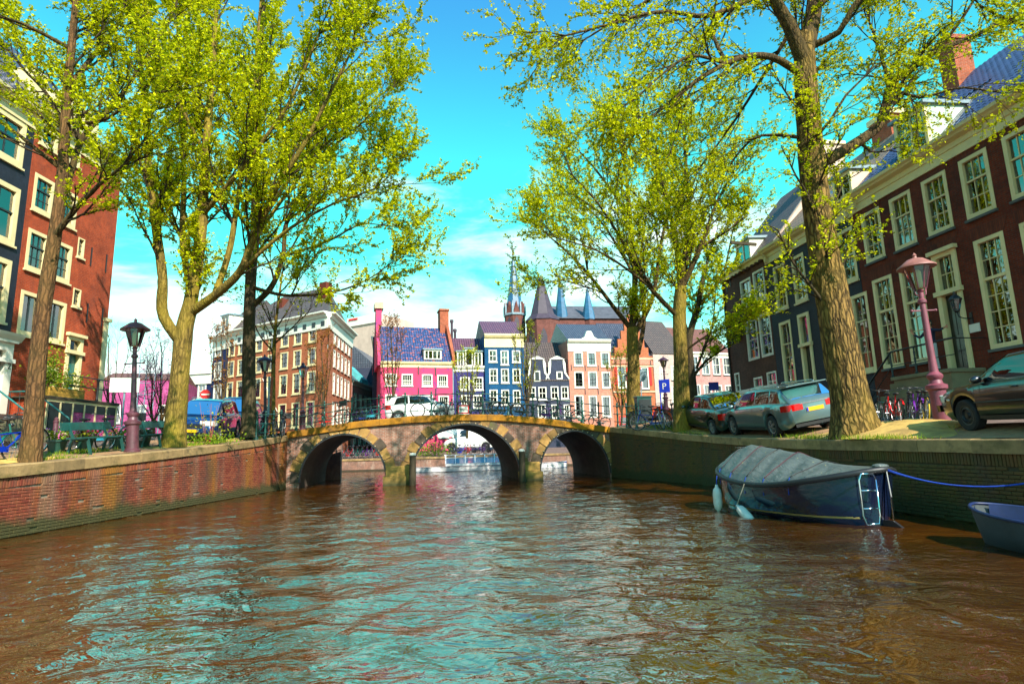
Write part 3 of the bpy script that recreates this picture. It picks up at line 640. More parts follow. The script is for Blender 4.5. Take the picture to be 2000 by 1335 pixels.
dr = h.R(*z8(778, 30), *z8(1072, 775)); dz0 = dr[2]; dzH = dz0; h.door((dr[0], dr[1], dz0, lz1+.05), frac=.655, cols=3, fw=.17)
MB().prism([(dr[0]-.02, lz1+.2), (dr[1]+.02, lz1+.2), (dr[1]+.2, lz1+.6), (dr[0]-.2, lz1+.6)], -.012, .05).build('brick_arch', 'soldier_brown', h.root)
for x in (lx[0]+.1, lx[1]-.1): h.window((x, x+.95, .32, .95), 3, 0, 1, sill=None, fw=.1)
h.wall('brick_brown'); H1 = h
MB().box(-.002, h.W+.002, -.03, -.002, 0, .30).build('plinth_base', 'stone_sill', h.root)
h.cornice('cream', h.H, COR)
b = MB()
for k in range(2): q = .25+k*(h.W-.7); b.box(q, q+.14, -.30, -.07, h.H-.65, h.H-.2)
for k in range(2): MB().box(.25+k*(h.W-.7), .39+k*(h.W-.7), -.30, -.065, h.H-.62, h.H-.2).build('console', 'cream', h.root)
rf = h.roof('tile_slate', 5.2, ridge=5.2)
# glazed pantiles on the front slope
tl = MB(); P = []
for k in range(7): a = k/6; P.append([(.24*a-.12, 0, .03*math.sin(a*2*PI)+.012), (.24*a-.12, .36, .03*math.sin(a*2*PI)-.004)])
tl.grid(P); tl.grid([[(q[0][0], 0, q[0][2]), (q[0][0], 0, q[0][2]-.025)] for q in P]); tme = tl.mesh('roof_tile', 'tile_glaze', True)
slope = math.atan2(5.2, 5.25); M = []
for j in range(21):
    for i in range(int(h.W/.22)):
        t = .12+j*.34; y = -.05+t*math.cos(slope); z = h.H+.03+t*math.sin(slope); x = .13+i*.22
        M.append((Matrix.Translation((x, y, z)) @ Matrix.Rotation(slope+random.uniform(-.01, .01), 4, 'X'), -x))
M.sort(key=lambda t: t[1]); M = [m for m, _ in M if not (2.1 < m.translation.x < 4.6 and m.translation.y < 2.6)]
pieces(rf, 'roof_tile', tme, M, 300)
# dormers
def dormer(h, x0, x1, z0, z1, yb=.35, depth=2.2, m='cream', side='pale_green_paint', cols=2):
    w = x1-x0; d = MB().box(x0, x1, yb+.12, yb+depth, z0, z1); o = d.build('dormer', side, h.root)
    MB().prismx([(yb-.12, z1+.06), (yb+depth, z1+.16), (yb+depth, z1+.002), (yb-.12, z1-.06)], x0-.12, x1+.12).build('dormer_roof', 'lead', o)
    f = MB(); fw = .13
    f.box(x0, x0+fw, yb, yb+.12, z0, z1-.002); f.box(x1-fw, x1, yb, yb+.12, z0, z1-.002); f.box(x0+fw, x1-fw, yb, yb+.12, z1-.2, z1-.002); f.box(x0+fw, x1-fw, yb, yb+.12, z0, z0+.1)
    for k in range(1, cols): xx = x0+w*k/cols; f.box(xx-.04, xx+.04, yb+.02, yb+.1, z0+.1, z1-.2)
    f.build('dormer_window', m, o)
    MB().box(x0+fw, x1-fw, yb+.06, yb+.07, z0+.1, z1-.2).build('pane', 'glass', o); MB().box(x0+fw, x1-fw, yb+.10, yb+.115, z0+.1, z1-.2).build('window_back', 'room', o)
    return o
x0, zz = h.loc(1790, 255); dormer(h, 2.6, 4.1, h.H+.12, h.H+1.95, .15, 2.6)
c = MB().box(1.0, 1.75, 4.3, 5.2, h.H+3.2, h.H+6.6); c.box(.93, 1.82, 4.23, 5.27, h.H+6.6, h.H+6.78); c.build('chimney', 'chimney_brick', rf)
# stoop with railing
sx0, sx1 = dr[0]-1.1, dr[1]+.35; sp = thing('stoop', 'mossy sandstone stoop with black iron handrail at the dark door', 'stoop', h.root.matrix_basis @ Vector((0, 0, 0)), h.ang)
MB().box(sx0, sx1, -1.25, -.004, 0, dz0-.12).build('block', 'stoop_stone', sp); MB().bbox(sx0-.06, sx1+.06, -1.32, -.02, dz0-.12, dz0-.0, .02).build('landing', 'stoop_stone', sp)
for k in range(6): MB().bbox(sx0-.28*(k+1)-.0, sx0-.28*k-.004, -1.2, -.1, 0, (dz0-.02)*(6-k)/7, .015).build('step', 'stoop_stone', sp)
b = MB(); ya = -1.22; zt = dz0+.95
rail = [(sx1+.2, ya, zt), (sx0+.0, ya, zt-.03), (sx0-1.75, ya, .98), (sx0-1.95, ya, .98), (sx0-2.02, ya, .90)]
MB().tube(rail, .035, 8).build('handrail', 'iron_black', sp, smooth=True); MB().tube([(sx1+.2, ya, dz0+.42), (sx0, ya, dz0+.42), (sx0-1.65, ya, .5)], .016, 6).build('lower_rail', 'iron_black', sp, smooth=True)
for px, z0_, z1_ in ((sx0+1.05, dz0, zt), (sx0-.05, dz0-.0, zt-.03), (sx0-1.8, 0, .97)):
    hh = z1_-z0_; MB().lathe([(.06, 0), (.06, .05), (.025, .1), (.045, hh*.3), (.02, hh*.36), (.04, hh*.55), (.02, hh*.62), (.035, hh*.8), (.02, hh*.86), (.03, hh)], 8, (px, ya, z0_)).build('baluster', 'iron_black', sp, smooth=True)
MB().tube([(sx1+.2, ya, zt), (sx1+.2, -.02, zt)], .02, 6).build('side_rail', 'iron_black', sp)
# wall lantern, plaque
lx_, lz_ = h.loc(1888, 600); ln = thing('wall_lantern', 'black hexagonal wall lantern on a bracket beside the dark door', 'lantern', h.root.matrix_basis @ Vector((lx_+.12, -.5, lz_-.1)), h.ang)
MB().lathe([(.09, 0), (.17, .32)], 6).build('glass_case', 'glass', ln); MB().lathe([(.05, -.1), (.09, -.06), (.095, 0), (.0, .005)], 6).build('base', 'iron_black', ln)
MB().lathe([(.2, .32), (.2, .35), (.1, .47), (.04, .5), (.05, .55), (.0, .62)], 6).build('cap', 'iron_black', ln)
for k in range(6): t = 2*PI*k/6; MB().beam((.09*math.cos(t), .09*math.sin(t), 0), (.175*math.cos(t), .175*math.sin(t), .33), .015, .015).build('glazing_bar', 'iron_black', ln)
MB().tube([(0, 0, -.1), (0, .05, -.25), (.0, .25, -.3), (0, .5, -.3)], .02, 6).build('bracket', 'iron_black', ln, smooth=True); MB().box(-.05, .05, .47, .498, -.5, -.1).build('wall_plate', 'iron_black', ln)
pr = h.R(*z8(1032, 482), *z8(1110, 512)); MB().bbox(pr[0], pr[1], -.03, -.003, pr[2], pr[3]+.05, .004).build('wall_plaque', 'white_paint', h.root)
# black house
z6 = Z(1400, 380, 3.3375)
h = House('black_house', 'black-painted brick canal house with cream windows and tan tiled roof', rp(31.0), rp(24.22), GR, 11.55, 9); HB = h
A = rects(h, z6, [(367, 490, 468, 738), (483, 415, 603, 685), (778, 245, 920, 535)])
z0_ = sum(r[2] for r in A)/3; z1_ = sum(r[3] for r in A)/3; ww = sum(r[1]-r[0] for r in A)/3; xs = [A[0][0], A[1][0], (A[1][0]+A[2][0])/2, A[2][0]]
for i, x in enumerate(xs): h.window((x, x+ww, z0_, z1_), 2, 1, 2, .5, fw=.14, sill='cream', curtain=[(0, 1, .35, 'curtain')] if i == 0 else ([(0, 1, .1, 'curtain_teal')] if i == 3 else None))
A = rects(h, z6, [(405, 845, 520, 1205), (868, 660, 1000, 1190)]); z0_ = (A[0][2]+A[1][2])/2; z1_ = (A[0][3]+A[1][3])/2
for i, x in enumerate((A[0][0], xs[2]+.03, A[1][0])): h.window((x, x+ww, z0_, z1_), 2, 1, 3, .66, fw=.14, sill='cream', curtain=[(0, 1, 0, 'curtain')] if i == 2 else [(0, .3, 0, 'curtain')])
d_ = h.R(*z6(528, 790), *z6(655, 1240)); h.door((d_[0], d_[1], max(.35, d_[2]), z1_+.05), frac=.56, cols=1, hood=False)
h.wall('brick_black'); h.cornice('cream', h.H, COR); h.roof('tile_tan', 4.6, ridge=4.5)
for x in (.12, 2.35, 4.55, h.W-.35): MB().prismx([(-.07, h.H-.72), (-.16, h.H-.66), (-.2, h.H-.4), (-.33, h.H-.2), (-.07, h.H-.2)], x, x+.18).build('console', 'cream', h.root)
x_, z_ = h.loc(1548, 425); MB().add([(2.6, 1.3, h.H+1.38), (3.5, 1.3, h.H+1.38), (3.5, 2.1, h.H+2.2), (2.6, 2.1, h.H+2.2)], [(0, 1, 2, 3)]).build('skylight', 'lead', h.root)
dormer(h, 5.2, 6.4, h.H+.5, h.H+1.7, .5, 1.8, side='beige_render')
c = MB().box(3.6, 4.9, 4.2, 5.0, h.H+3.4, h.H+5.4); c.build('chimney', 'chimney_brick', h.root); MB().bbox(3.5, 5.0, 4.1, 5.1, h.H+5.4, h.H+5.7, .03).build('chimney_cap', 'cream', h.root)
# brown leaning house
h = House('brown_corner_house', 'dull brown brick corner house with white shop front and steep roof', rp(35.9), rp(31.02), GR+.1, 11.5, 9); HC = h
for r in rects(h, z6, [(150, 572, 237, 722), (232, 512, 325, 682)]): h.window(r, 2, 1, 1, .5, m='cream_white', fw=.12, sill=None, curtain=[(0, 1, .5, 'curtain')])
for r in rects(h, z6, [(185, 832, 283, 1066), (268, 787, 372, 1042)]): h.window(r, 2, 2, 2, .5, m='cream_white', fw=.12, sill=None, curtain=[(0, .3, 0, 'curtain')])
for r in rects(h, z6, [(115, 1165, 160, 1300), (240, 1195, 305, 1270), (325, 1160, 396, 1235)]): h.window((r[0], r[1], max(.2, r[2]-.5), r[3]), 2, 1, 2, .6, m='cream_white', fw=.09, sill=None)
h.wall('brick_brown_dull'); h.cornice('cream', h.H, [(0, -.3), (-.08, -.3), (-.12, -.1), (-.25, -.02), (-.25, .05), (0, .05)])
for k in range(11): MB().box(.15+k*.44, .30+k*.44, -.2, -.02, h.H-.42, h.H-.301).build('dentil', 'brick_brown_dull', h.root)
rf = h.roof('tile_dark', 5.4, ridge=4.5); b = MB().add([(h.W+.005, 0, h.H), (h.W+.005, 9, h.H), (h.W+.005, 4.5, h.H+5.45)], [(0, 1, 2)]); b.add([(h.W+.005, 0, h.H), (h.W+.22, 0, h.H), (h.W+.22, 4.5, h.H+5.6), (h.W+.005, 4.5, h.H+5.6)], [(0, 1, 2, 3)]); b.add([(h.W+.22, 0, h.H-.1), (h.W+.22, 9, h.H-.1), (h.W+.22, 4.5, h.H+5.6)], [(0, 1, 2)]); b.build('gable_wall', 'beige_render', h.root)
c = MB().box(h.W-.6, h.W+.2, 3.7, 5.3, h.H+4.4, h.H+6.4); c.build('chimney', 'beige_render', rf); MB().bbox(h.W-.7, h.W+.3, 3.6, 5.4, h.H+6.4, h.H+6.6, .03).build('chimney_cap', 'cream', rf)
dormer(h, 1.5, 3.1, h.H+.25, h.H+1.55, .25, 2, m='cream_white', side='cream_white')
MB().box(-.03, h.W, -.10, -.001, 1.95, 2.15).build('shop_cornice', 'cream_white', h.root); x0, z0_ = h.loc(*z6(93, 1290)); x1, _ = h.loc(*z6(215, 1120))
MB().box(-.02, x1, -.05, -.002, 0.0, .25).build('shop_base', 'cream_white', h.root); MB().box(-.02, .14, -.06, -.002, .25, 1.95).build('shop_pilaster', 'cream_white', h.root)
xa, _ = h.loc(*z6(152, 1200)); pn = MB().box(xa, x1, -.055, -.003, .25, 1.95).build('painted_shutter', 'cream_white', h.root)
mat('yellow_paint', (.85, .45, .02), .5, .1); cx_ = (xa+x1)/2; MB().add([(xa+.04, -.06, 1.85), (x1-.04, -.06, 1.85), (cx_, -.06, 1.1), (xa+.04, -.06, .35), (x1-.04, -.06, .35)], [(0, 2, 1), (3, 4, 2)]).build('hourglass_mark', 'yellow_paint', pn)
MB().tube([(.12, -.06, h.H-.3), (.12, -.06, 2.2)], .05, 6).build('drainpipe', 'iron_black', h.root)
for x_, z_ in ((.55, 8.2), (1.0, 8.4), (.6, 5.0), (1.1, 5.1), (h.W-.12, 6.6)): MB().box(x_-.03, x_+.03, -.03, -.002, z_, z_+.8).build('wall_anchor', 'iron_black', h.root)
MB().beam((3.7, .3, h.H+.9), (3.7, -1.2, h.H+1.0), .12, .16).build('hoist_beam', 'post_wood', h.root)
# ---- left bank
XF = -20.0
def lp(y): return Vector((XF, y))
zA = Z(0, 180, 4.45); zB = Z(0, 440, 4.45); zC = Z(0, 700, 6.675)
h = House('red_brick_house', 'tall red brick house with cream-framed windows and cellar bulkhead', lp(23.4), lp(28.95), 2.3, 16.4, 9); HR = h
a1 = h.R(*zA(300, 690), *zA(402, 1075)); a2 = h.R(*zB(250, 18), *zB(362, 425)); a3 = h.R(*zB(510, 150), *zB(580, 522)); a4 = h.R(*zB(200, 560), *zB(300, 975)); a5 = h.R(*zB(420, 645), *zB(545, 1050)); a0 = h.R(*zA(415, 312), *zA(525, 535))
xa, wa = a2[0], 1.12; xb = a5[0]-.05

for x in (xa, xb):
    h.window((x, x+wa, a1[2], a1[3]), 3, 1, 2, .62, fw=.15, sill='cream', mm='dark_frame'); h.window((x, x+wa, a2[2], a2[3]), 3, 1, 2, .62, fw=.15, sill='cream', mm='dark_frame')
    h.window((x, x+wa, a4[2], a4[3]), 2, 0, 1, fw=.15, sill='cream', mm='dark_frame', bar=.07, curtain=[(0, 1, 0, 'curtain_teal')] if x == xa else [(.45, 1, 0, 'curtain')])
    h.window((x, x+wa*.9, a1[3]+1.35, a1[3]+2.9), 2, 1, 1, .6, fw=.15, sill='cream', mm='dark_frame')
for r in rects(h, zB, [(683, 100, 722, 292), (640, 540, 690, 718)]): h.window(r, 2, 0, 3, fw=.06, sill='cream', mm='dark_frame')
r = h.R(*zC(540, 82), *zC(725, 460)); h.window((r[0]-.25, r[1], r[2], r[3]), 1, 0, 1, fw=.14, sill=None, mm='dark_frame', curtain=[(.8, 1, 0, 'curtain')])
dr = h.R(*zB(585, 950), *zB(690, 1290)); h.door((dr[0], dr[1], h.loc(*zC(960, 460))[1]-.1, dr[3]), frac=.72, cols=1, dm='teal_paint', fw=.17)
h.wall('brick_red'); h.cornice('cream', h.H, COR); h.roof('tile_slate', 5.5, ridge=4.5)
MB().box(h.W-.28, h.W+.03, -.06, .3, 0, 5.9).build('corner_pilaster', 'cream', h.root); MB().box(h.W-.34, h.W+.12, -.16, .4, 5.9, 6.06).build('pilaster_cap', 'cream', h.root)
for q in (zB(790, 270), zB(920, 330), zB(755, 760), zB(885, 800)):
    x_, z_ = h.loc(*q); MB().box(x_-.03, x_+.03, -.035, -.003, z_-.45, z_+.45).build('wall_anchor', 'iron_black', h.root)
for k in range(3): x_ = .9+k*1.7; MB().box(x_-.4, x_+.4, .8, 2.2, h.H+.9, h.H+2.3).build('dormer', 'cream', h.root)
# bulkhead over the cellar, balcony, planter
bk = thing('cellar_bulkhead', 'cream-framed cellar bulkhead with black panelled shutters below the red house', 'bulkhead', h.root.matrix_basis @ Vector((0, 0, 0)), h.ang)
by = -1.35; bx0 = .5; bx1 = 4.7; bzt = 1.78
MB().box(bx0, bx1, by, -.005, 0, bzt-.1).build('side_wall', 'brick_red', bk); MB().box(bx0+2*(bx1-bx0)/6, bx1-.05, by-.012, by-.001, .26, bzt-.2).build('painted_panel', 'brick_magenta', bk); MB().bbox(bx0-.1, bx1+.1, by-.1, -.01, bzt-.1, bzt+.02, .02).build('top_slab', 'post_wood', bk)
MB().box(bx0, bx1, by-.03, by-.002, 0, .26).build('base', 'brick_plinth', bk)
fr = MB(); n = 6; wb = (bx1-bx0)/n
for k in range(n+1): fr.box(bx0+k*wb-.035, bx0+k*wb+.035, by-.05, by-.003, .27, bzt-.2)
fr.box(bx0-.035, bx1+.035, by-.055, by-.003, bzt-.2, bzt-.101); fr.box(bx0-.035, bx0+2*wb+.035, by-.055, by-.003, .27, .36); fr.build('frame', 'cream', bk)
for k in (0, 1):
    s_ = MB(); xa_, xb_ = bx0+k*wb+.045, bx0+(k+1)*wb-.045; s_.box(xa_, xb_, by-.035, by-.004, .37, bzt-.21)
    for a_, c_ in ((.42, .78), (.86, 1.2), (1.26, bzt-.27)): s_.box(xa_+.07, xb_-.07, by-.05, by-.036, a_, c_)
    s_.build('shutter', 'shutter_black', bk)
for k in range(2, 6): MB().box(bx0+k*wb+.05, bx0+(k+1)*wb-.05, by-.03, by-.004, bzt-.55, bzt-.21).build('vent_panel', 'shutter_black', bk)
br_ = thing('balcony_railing', 'black iron railing with round posts on the cellar bulkhead', 'railing', h.root.matrix_basis @ Vector((0, 0, bzt+.02)), h.ang)
for x_ in (bx1-1.2, bx1-.1): MB().lathe([(.07, 0), (.05, .1), (.045, .85), (.07, .92), (.05, 1.0), (.0, 1.05)], 8, (x_, by+.1, 0)).build('post', 'iron_black', br_, smooth=True)
for z_ in (.55, .98): MB().tube([(bx0+1.2, by+.1, z_), (bx1-.1, by+.1, z_)], .025, 6).build('rail', 'iron_black', br_)
MB().tube([(bx1-.1, by+.1, .98), (bx1+.5, by+.1, .1), (bx1+.6, by+.1, -.6)], .022, 6).build('stair_rail', 'iron_black', br_); MB().tube([(bx1-.1, by+.1, .55), (bx1+.6, by+.1, -.9)], .018, 6).build('stair_rail', 'iron_black', br_)
# black house at the frame edge
h = House('black_brick_house', 'black brick house with broad cream window frames and white door surround', lp(15.0), lp(23.38), 2.2, 16.1, 9); HK = h
for (u1, v0, u2, v1) in ((52.8, 245, 47.6, 333), (40.4, 371, 30.5, 483), (23.6, 510, 15.7, 632)):
    x1, z1 = h.loc(u1, v0); _, z0_ = h.loc(u2, v1)
    for k in range(3): h.window((x1-1.7-k*2.35, x1-k*2.35, z0_, z1), 2, 1, 1, .55, fw=.2, sill='cream', mm='dark_frame', bar=.05, curtain=[(0, 1, .0 if k % 2 else .5, 'curtain_teal')])
x1, z1 = h.loc(26, 668); h.door((x1-1.75, x1-.0, 1.1, z1-.05), frac=.74, cols=1, fw=.34, m='cream_white')
h.wall('brick_black'); h.cornice('cream', h.H, COR); h.roof('tile_slate', 5.5, ridge=4.5)
MB().prismx([(-.07, z1), (-.16, z1), (-.3, z1+.2), (-.34, z1+.3), (0, z1+.34), (0, z1)], x1-1.95, x1+.2).build('door_cornice', 'cream_white', h.root)
tx = bpy.data.curves.new('house_number', 'FONT'); tx.body = '2'; tx.size = .34; tx.extrude = .004; tx.materials.append(MATS['iron_black']); to = bpy.data.objects.new('t', tx); COL.objects.link(to); me_ = bpy.data.meshes.new_from_object(to.evaluated_get(bpy.context.evaluated_depsgraph_get())); bpy.data.objects.remove(to); to = obj('house_number', me_, h.root, (x1-.22, -.075, 2.95)); to.rotation_euler = (PI/2, 0, 0)
sp = thing('stoop', 'dark stone stoop with teal handrails below the white door surround', 'stoop', h.root.matrix_basis @ Vector((0, 0, 0)), h.ang)
MB().box(x1-2.0, x1+.1, -1.1, -.005, 0, 1.08).build('landing', 'brick_plinth', sp)
for k in range(5): MB().bbox(x1-1.8, x1-.1, -1.1-.26*(k+1), -1.104-.26*k, 0, 1.08*(5-k)/6, .012).build('step', 'stoop_stone', sp)
for xx in (x1-1.85, x1-.02):
    MB().tube([(xx, -.1, 2.05), (xx, -1.05, 2.05), (xx, -2.55, .95), (xx, -2.6, .85)], .035, 8).build('handrail', 'teal_paint', sp, smooth=True)
    for k in range(7): yy = -.15-.38*k; zz_ = 2.05 if yy > -1.05 else 2.05+(yy+1.05)*.73; MB().tube([(xx, yy, max(.05, (1.08 if yy > -1.1 else 1.08+(yy+1.1)*.7))), (xx, yy, zz_)], .012, 5).build('baluster', 'iron_black', sp)
# ------------------------------------------------------------------ far bank houses
def fp(u, Y, v=780): q = at(u, v, Y); return Vector((q.x, q.y))
def top(p0, p1, u, v): return onpl(u, v, p0, p1).z
z3 = Z(350, 540, 3.708); z4 = Z(660, 560, 4.1725); zG = Z(960, 460, 3.3375); zR = Z(1180, 640, 6.07)
ZF = 1.5
def adopt(h2, h1):
    bpy.context.view_layer.update(); M = h1.root.matrix_basis.inverted() @ h2.root.matrix_basis
    for c in list(h2.root.children): L = M @ c.matrix_basis; c.parent = h1.root; c.matrix_basis = L
    bpy.data.objects.remove(h2.root)
def farwin(h, L, zf, cols=2, up=1, low=1, frac=.55, m='cream_white', fw=.12, mm=None, cur=.5, sill='cream_white', dark=None, bar=.05):
    for i, r in enumerate(rects(h, zf, L)):
        h.window(r, cols, up, low, frac, m=m, fw=fw, panes=False, mm=mm, bar=bar, sill=sill, curtain=[(0, 1, random.choice((0, .3, .5)), 'curtain')] if random.random() < cur else None)
# brick corner block
pN0, pN1, pB1 = fp(411, 65), fp(441, 63.2), fp(637, 55)
zt = top(pN0, pB1, 470, 650); zt = top(pN1, pB1, *z3(1000, 275))
h = House('brick_corner_block', 'five-storey red-brown brick corner block with white cornice', pN1, pB1, ZF, zt, 11, 'building'); HBk = h
cx = [(545, 595), (637, 687), (728, 785), (823, 880), (928, 987)]
ref = 4; rowsz = [(370, 475), (515, 640), (683, 838), (900, 1085)]
for k, (a, b_) in enumerate(cx+[(420, 470), (350, 395)]):
    for j, (r0, r1) in enumerate(rowsz):
        _, z1 = h.loc(*z3(957, r0)); _, z0_ = h.loc(*z3(957, r1)); x0, _ = h.loc(*z3(a, 700)); x1, _ = h.loc(*z3(b_, 700)); z0_ = max(z0_, .15)
        h.window((x0, x1, z0_, z1), 2, 1, 2 if j != 3 else 1, .66, m='cream', fw=.12, panes=False, mm='dark_frame', bar=.06, sill='cream', curtain=[(0, 1, .0, 'blind_blue')] if (k == 2 and j == 2) else ([(0, 1, random.choice((0, .4)), 'curtain')] if random.random() < .45 else None))
h.wall('brick_block', side=False, back=False)
BC = [(0, -1.5), (-.08, -1.5), (-.08, -.5), (-.2, -.42), (-.3, -.2), (-.6, -.05), (-.6, .08), (0, .08)]
h.cornice('cream_white', h.H, BC)
for k in range(12): x0 = h.W*(k+.3)/12; MB().box(x0, x0+.5, -.1, -.07, h.H-1.25, h.H-.75).build('frieze_window', 'dark_frame', h.root)
side = House('block_side', 'side', pB1+Vector((.02, .1)), Vector((-18.0, 66.5)), ZF, zt, 4); n_ = 5
for j, (r0, r1) in enumerate(rowsz):
    _, z1 = h.loc(*z3(957, r0)); _, z0_ = h.loc(*z3(957, r1))
    for k in range(n_): x0 = 2.2+k*1.75; side.window((x0, x0+.95, max(.15, z0_), z1), 2, 1, 2, .66, m='cream_white', fw=.15, panes=False, bar=.06, sill='cream_white')
side.wall('brick_block', side=False, back=False); side.cornice('cream_white', side.H, BC); adopt(side, h)
bpy.context.view_layer.update(); Mi = h.root.matrix_basis.inverted()
def hl(x, y, z): return Mi @ Vector((x, y, z))
q = [pN0, pB1, Vector((-18.0, 66.5)), pN0+Vector((-1, 10))]; ridge = [pN0.lerp(pB1, .42)+Vector((1.3, 3.9)), pN0.lerp(pB1, .80)+Vector((.8, 5.0))]
b = MB(); e = [hl(v_.x, v_.y, zt+.05) for v_ in q]; t_ = [hl(v_.x, v_.y, zt+4.4) for v_ in ridge]
b.add(e+t_, [(0, 1, 5, 4), (1, 2, 5), (2, 3, 4, 5), (3, 0, 4)]); b.build('roof', 'tile_dark', h.root)
c_ = hl(*(pN0.lerp(pB1, .86)+Vector((.4, 3.2))), zt+2.0); MB().box(c_.x-.5, c_.x+.5, c_.y-.4, c_.y+.4, c_.z-1, c_.z+2.2).build('chimney', 'brick_brown', h.root)
c_ = hl(*(pN0.lerp(pB1, .45)+Vector((1, 3))), zt+2.4); MB().box(c_.x-.4, c_.x+.4, c_.y-.4, c_.y+.4, c_.z-1, c_.z+1.2).build('chimney', 'brick_brown', h.root)
x0, _ = h.loc(*z3(720, 800)); MB().tube([(x0, -.05, 4.2), (x0-.9, -1.2, 7.4)], .035, 6).build('flagpole', 'white_paint', h.root)
# navy neighbour
h = House('navy_house', 'narrow navy brick house with white dormer beside the brick block', pN0, pN1, ZF, zt-.2, 10)
farwin(h, [(262, 490, 305, 570), (255, 625, 302, 740), (250, 785, 300, 905)], z3, 2, 1, 1); h.wall('brick_navy'); h.cornice('cream_white', h.H, BC); rf = h.roof('tile_dark', 4.6, ridge=4.2)
dormer(h, .9, 2.5, h.H+.3, h.H+2.4, .2, 2.4, m='cream_white', side='cream_white', cols=2)
p0, p1 = fp(352, 66), fp(410, 65.2)
h = House('low_navy_house', 'low navy house with white parapet and orange blinds', p0, p1, ZF, top(p0, p1, 390, 728), 8)
for r in rects(h, Z(240, 720, 7.417), [(955, 235, 1050, 430), (1090, 225, 1200, 420)]): h.window(r, 2, 1, 1, .5, m='cream_white', fw=.14, panes=False, bar=.06, sill='cream_white', curtain=[(0, 1, .0, 'red_cloth')])
h.wall('brick_navy'); MB().box(-.05, h.W+.05, -.15, .5, h.H-1.25, h.H-.15).build('parapet', 'cream_white', h.root); MB().box(-.1, h.W+.1, -.3, .6, h.H-.15, h.H+.05).build('parapet_cap', 'cream_white', h.root)
MB().lathe([(.9, 0), (.85, .35), (.5, .8), (0, 1.0)], 12, (.9, .6, h.H+.05)).build('round_pediment', 'cream_white', h.root, smooth=True)
# magenta wrapped building at the left
p0, p1 = fp(196, 54), fp(352, 56)
h = House('magenta_building', 'low building with magenta-pink brick walls and brown roof behind the bare shrubs', p0, p1, ZF, top(p0, p1, 285, 740), 8, 'building')
for i in range(4): h.window((.7+i*2.0, 1.7+i*2.0, 3.2, 4.9), 2, 1, 1, .5, m='cream_white', panes=False, bar=.05)
h.wall('brick_magenta'); h.roof('tile_redbrown', .9, ridge=3)
# scaffold tower beside it
q = fp(268, 52); sc = thing('scaffold_tower', 'pale aluminium scaffold tower against the magenta wall', 'scaffold', (q.x, q.y, ZF))
for x in (0, 1.4):
    for y in (0, 1.0): MB().tube([(x, y, 0), (x, y, 9.2)], .04, 6).build('pole', 'lead', sc)
for k in range(9): MB().tube([(0, 0, k+.5), (1.4, 0, k+.5)], .03, 5).build('rung', 'lead', sc); MB().tube([(0, 0, k+.5), (1.4, 0, k+1.3)], .025, 5).build('brace', 'lead', sc)
# side street between the block and the pink house
sx_ = -18.0
for i, (ya, yb, zz, m_, lb) in enumerate(((66.8, 78, 9.5, 'brick_rose', 'pale row house with white pilasters and copper dormer up the side street'), (78.2, 90, 12.5, 'brick_grey', 'dark row house up the side street past the copper dormer'))):
    h = House('row_house', lb, (sx_+.1*i, ya), (sx_+.3+.1*i, yb), ZF, zz, 7)
    for j in range(3 if i else 2):
        for k in range(5): h.window((.6+k*2.1, 1.7+k*2.1, .9+j*3.6, 3.1+j*3.6), 2, 1, 1, .6, m='cream_white', panes=False, bar=.06, fw=.16)
    h.wall(m_); h.cornice('cream_white', h.H, CORS); rf = h.roof('tile_slate', 3, ridge=3.2)
    if i == 0: b = MB(); b.prismx([(-.1, h.H), (-.1, h.H+.6), (.0, h.H+.7), (1.6, h.H+2.3), (1.6, h.H)], 3.5, 6.0); b.build('dormer', 'copper', rf)
p0, p1 = fp(676, 100), fp(745, 96); h = House('pale_office_block', 'plain pale grey block with red roof sign closing the side street', p0, p1, ZF, top(p0, p1, 700, 622), 8, 'building'); h.wall('beige_render', side=True); MB().box(0, h.W, -.2, -.01, h.H-1.2, h.H+.3).build('parapet', 'cream_white', h.root); MB().box(.5, 2.5, -.3, -.21, h.H-.2, h.H+.1).build('red_sign', 'red_paint', h.root)
q0, q1 = fp(738, 92), fp(727, 62); h = House('dark_row_house', 'dark narrow houses on the side street behind the pink house', q0, q1, ZF, 13.5, 6)
for j in range(3):
    for k in range(8): h.window((1+k*3.4, 2.2+k*3.4, 1.2+j*3.6, 3.5+j*3.6), 2, 1, 1, .5, m='cream_white', panes=False, bar=.06, fw=.16)
h.wall('brick_grey'); h.cornice('cream_white', h.H, CORS)
# pink house
p0, p1 = fp(743, 57.0), fp(884, 59.0); ze = top(p0, p1, *z4(640, 615))
h = House('pink_house', 'vivid pink plastered house with blue glazed roof tiles and dormer', p0, p1, ZF, ze, 8)
farwin(h, [(385, 705, 480, 805), (520, 708, 610, 805), (685, 712, 770, 810), (810, 715, 895, 813)], z4, 4, 1, 2, .4, cur=1, bar=.04)
farwin(h, [(385, 875, 480, 975), (525, 880, 610, 978), (690, 880, 775, 980), (820, 885, 905, 985)], z4, 4, 1, 2, .4, cur=1, bar=.04)
for r in [h.R(*z4(690, 1110), *z4(775, 1225)), h.R(*z4(820, 1110), *z4(905, 1230)), h.R(*z4(525, 1110), *z4(610, 1225))]: h.window((r[0], r[1], max(r[2], .6), r[3]), 2, 1, 1, .5, m='cream_white', panes=False, bar=.05)
h.wall('pink_render'); h.cornice('cream', h.H, CORS); rf = h.roof('tile_blue', 4.3, ridge=4.0)
for x0, x1, m_ in ((-.3, -.004, 'pink_render'), (h.W+.004, h.W+.3, 'chimney_brick')):
    MB().prismx([(-.05, h.H-.3), (-.05, h.H+.6), (3.4, h.H+4.55), (4.6, h.H+4.55), (8, h.H+.5), (8, h.H-.3)], x0, x1).build('gable_parapet', m_, h.root)
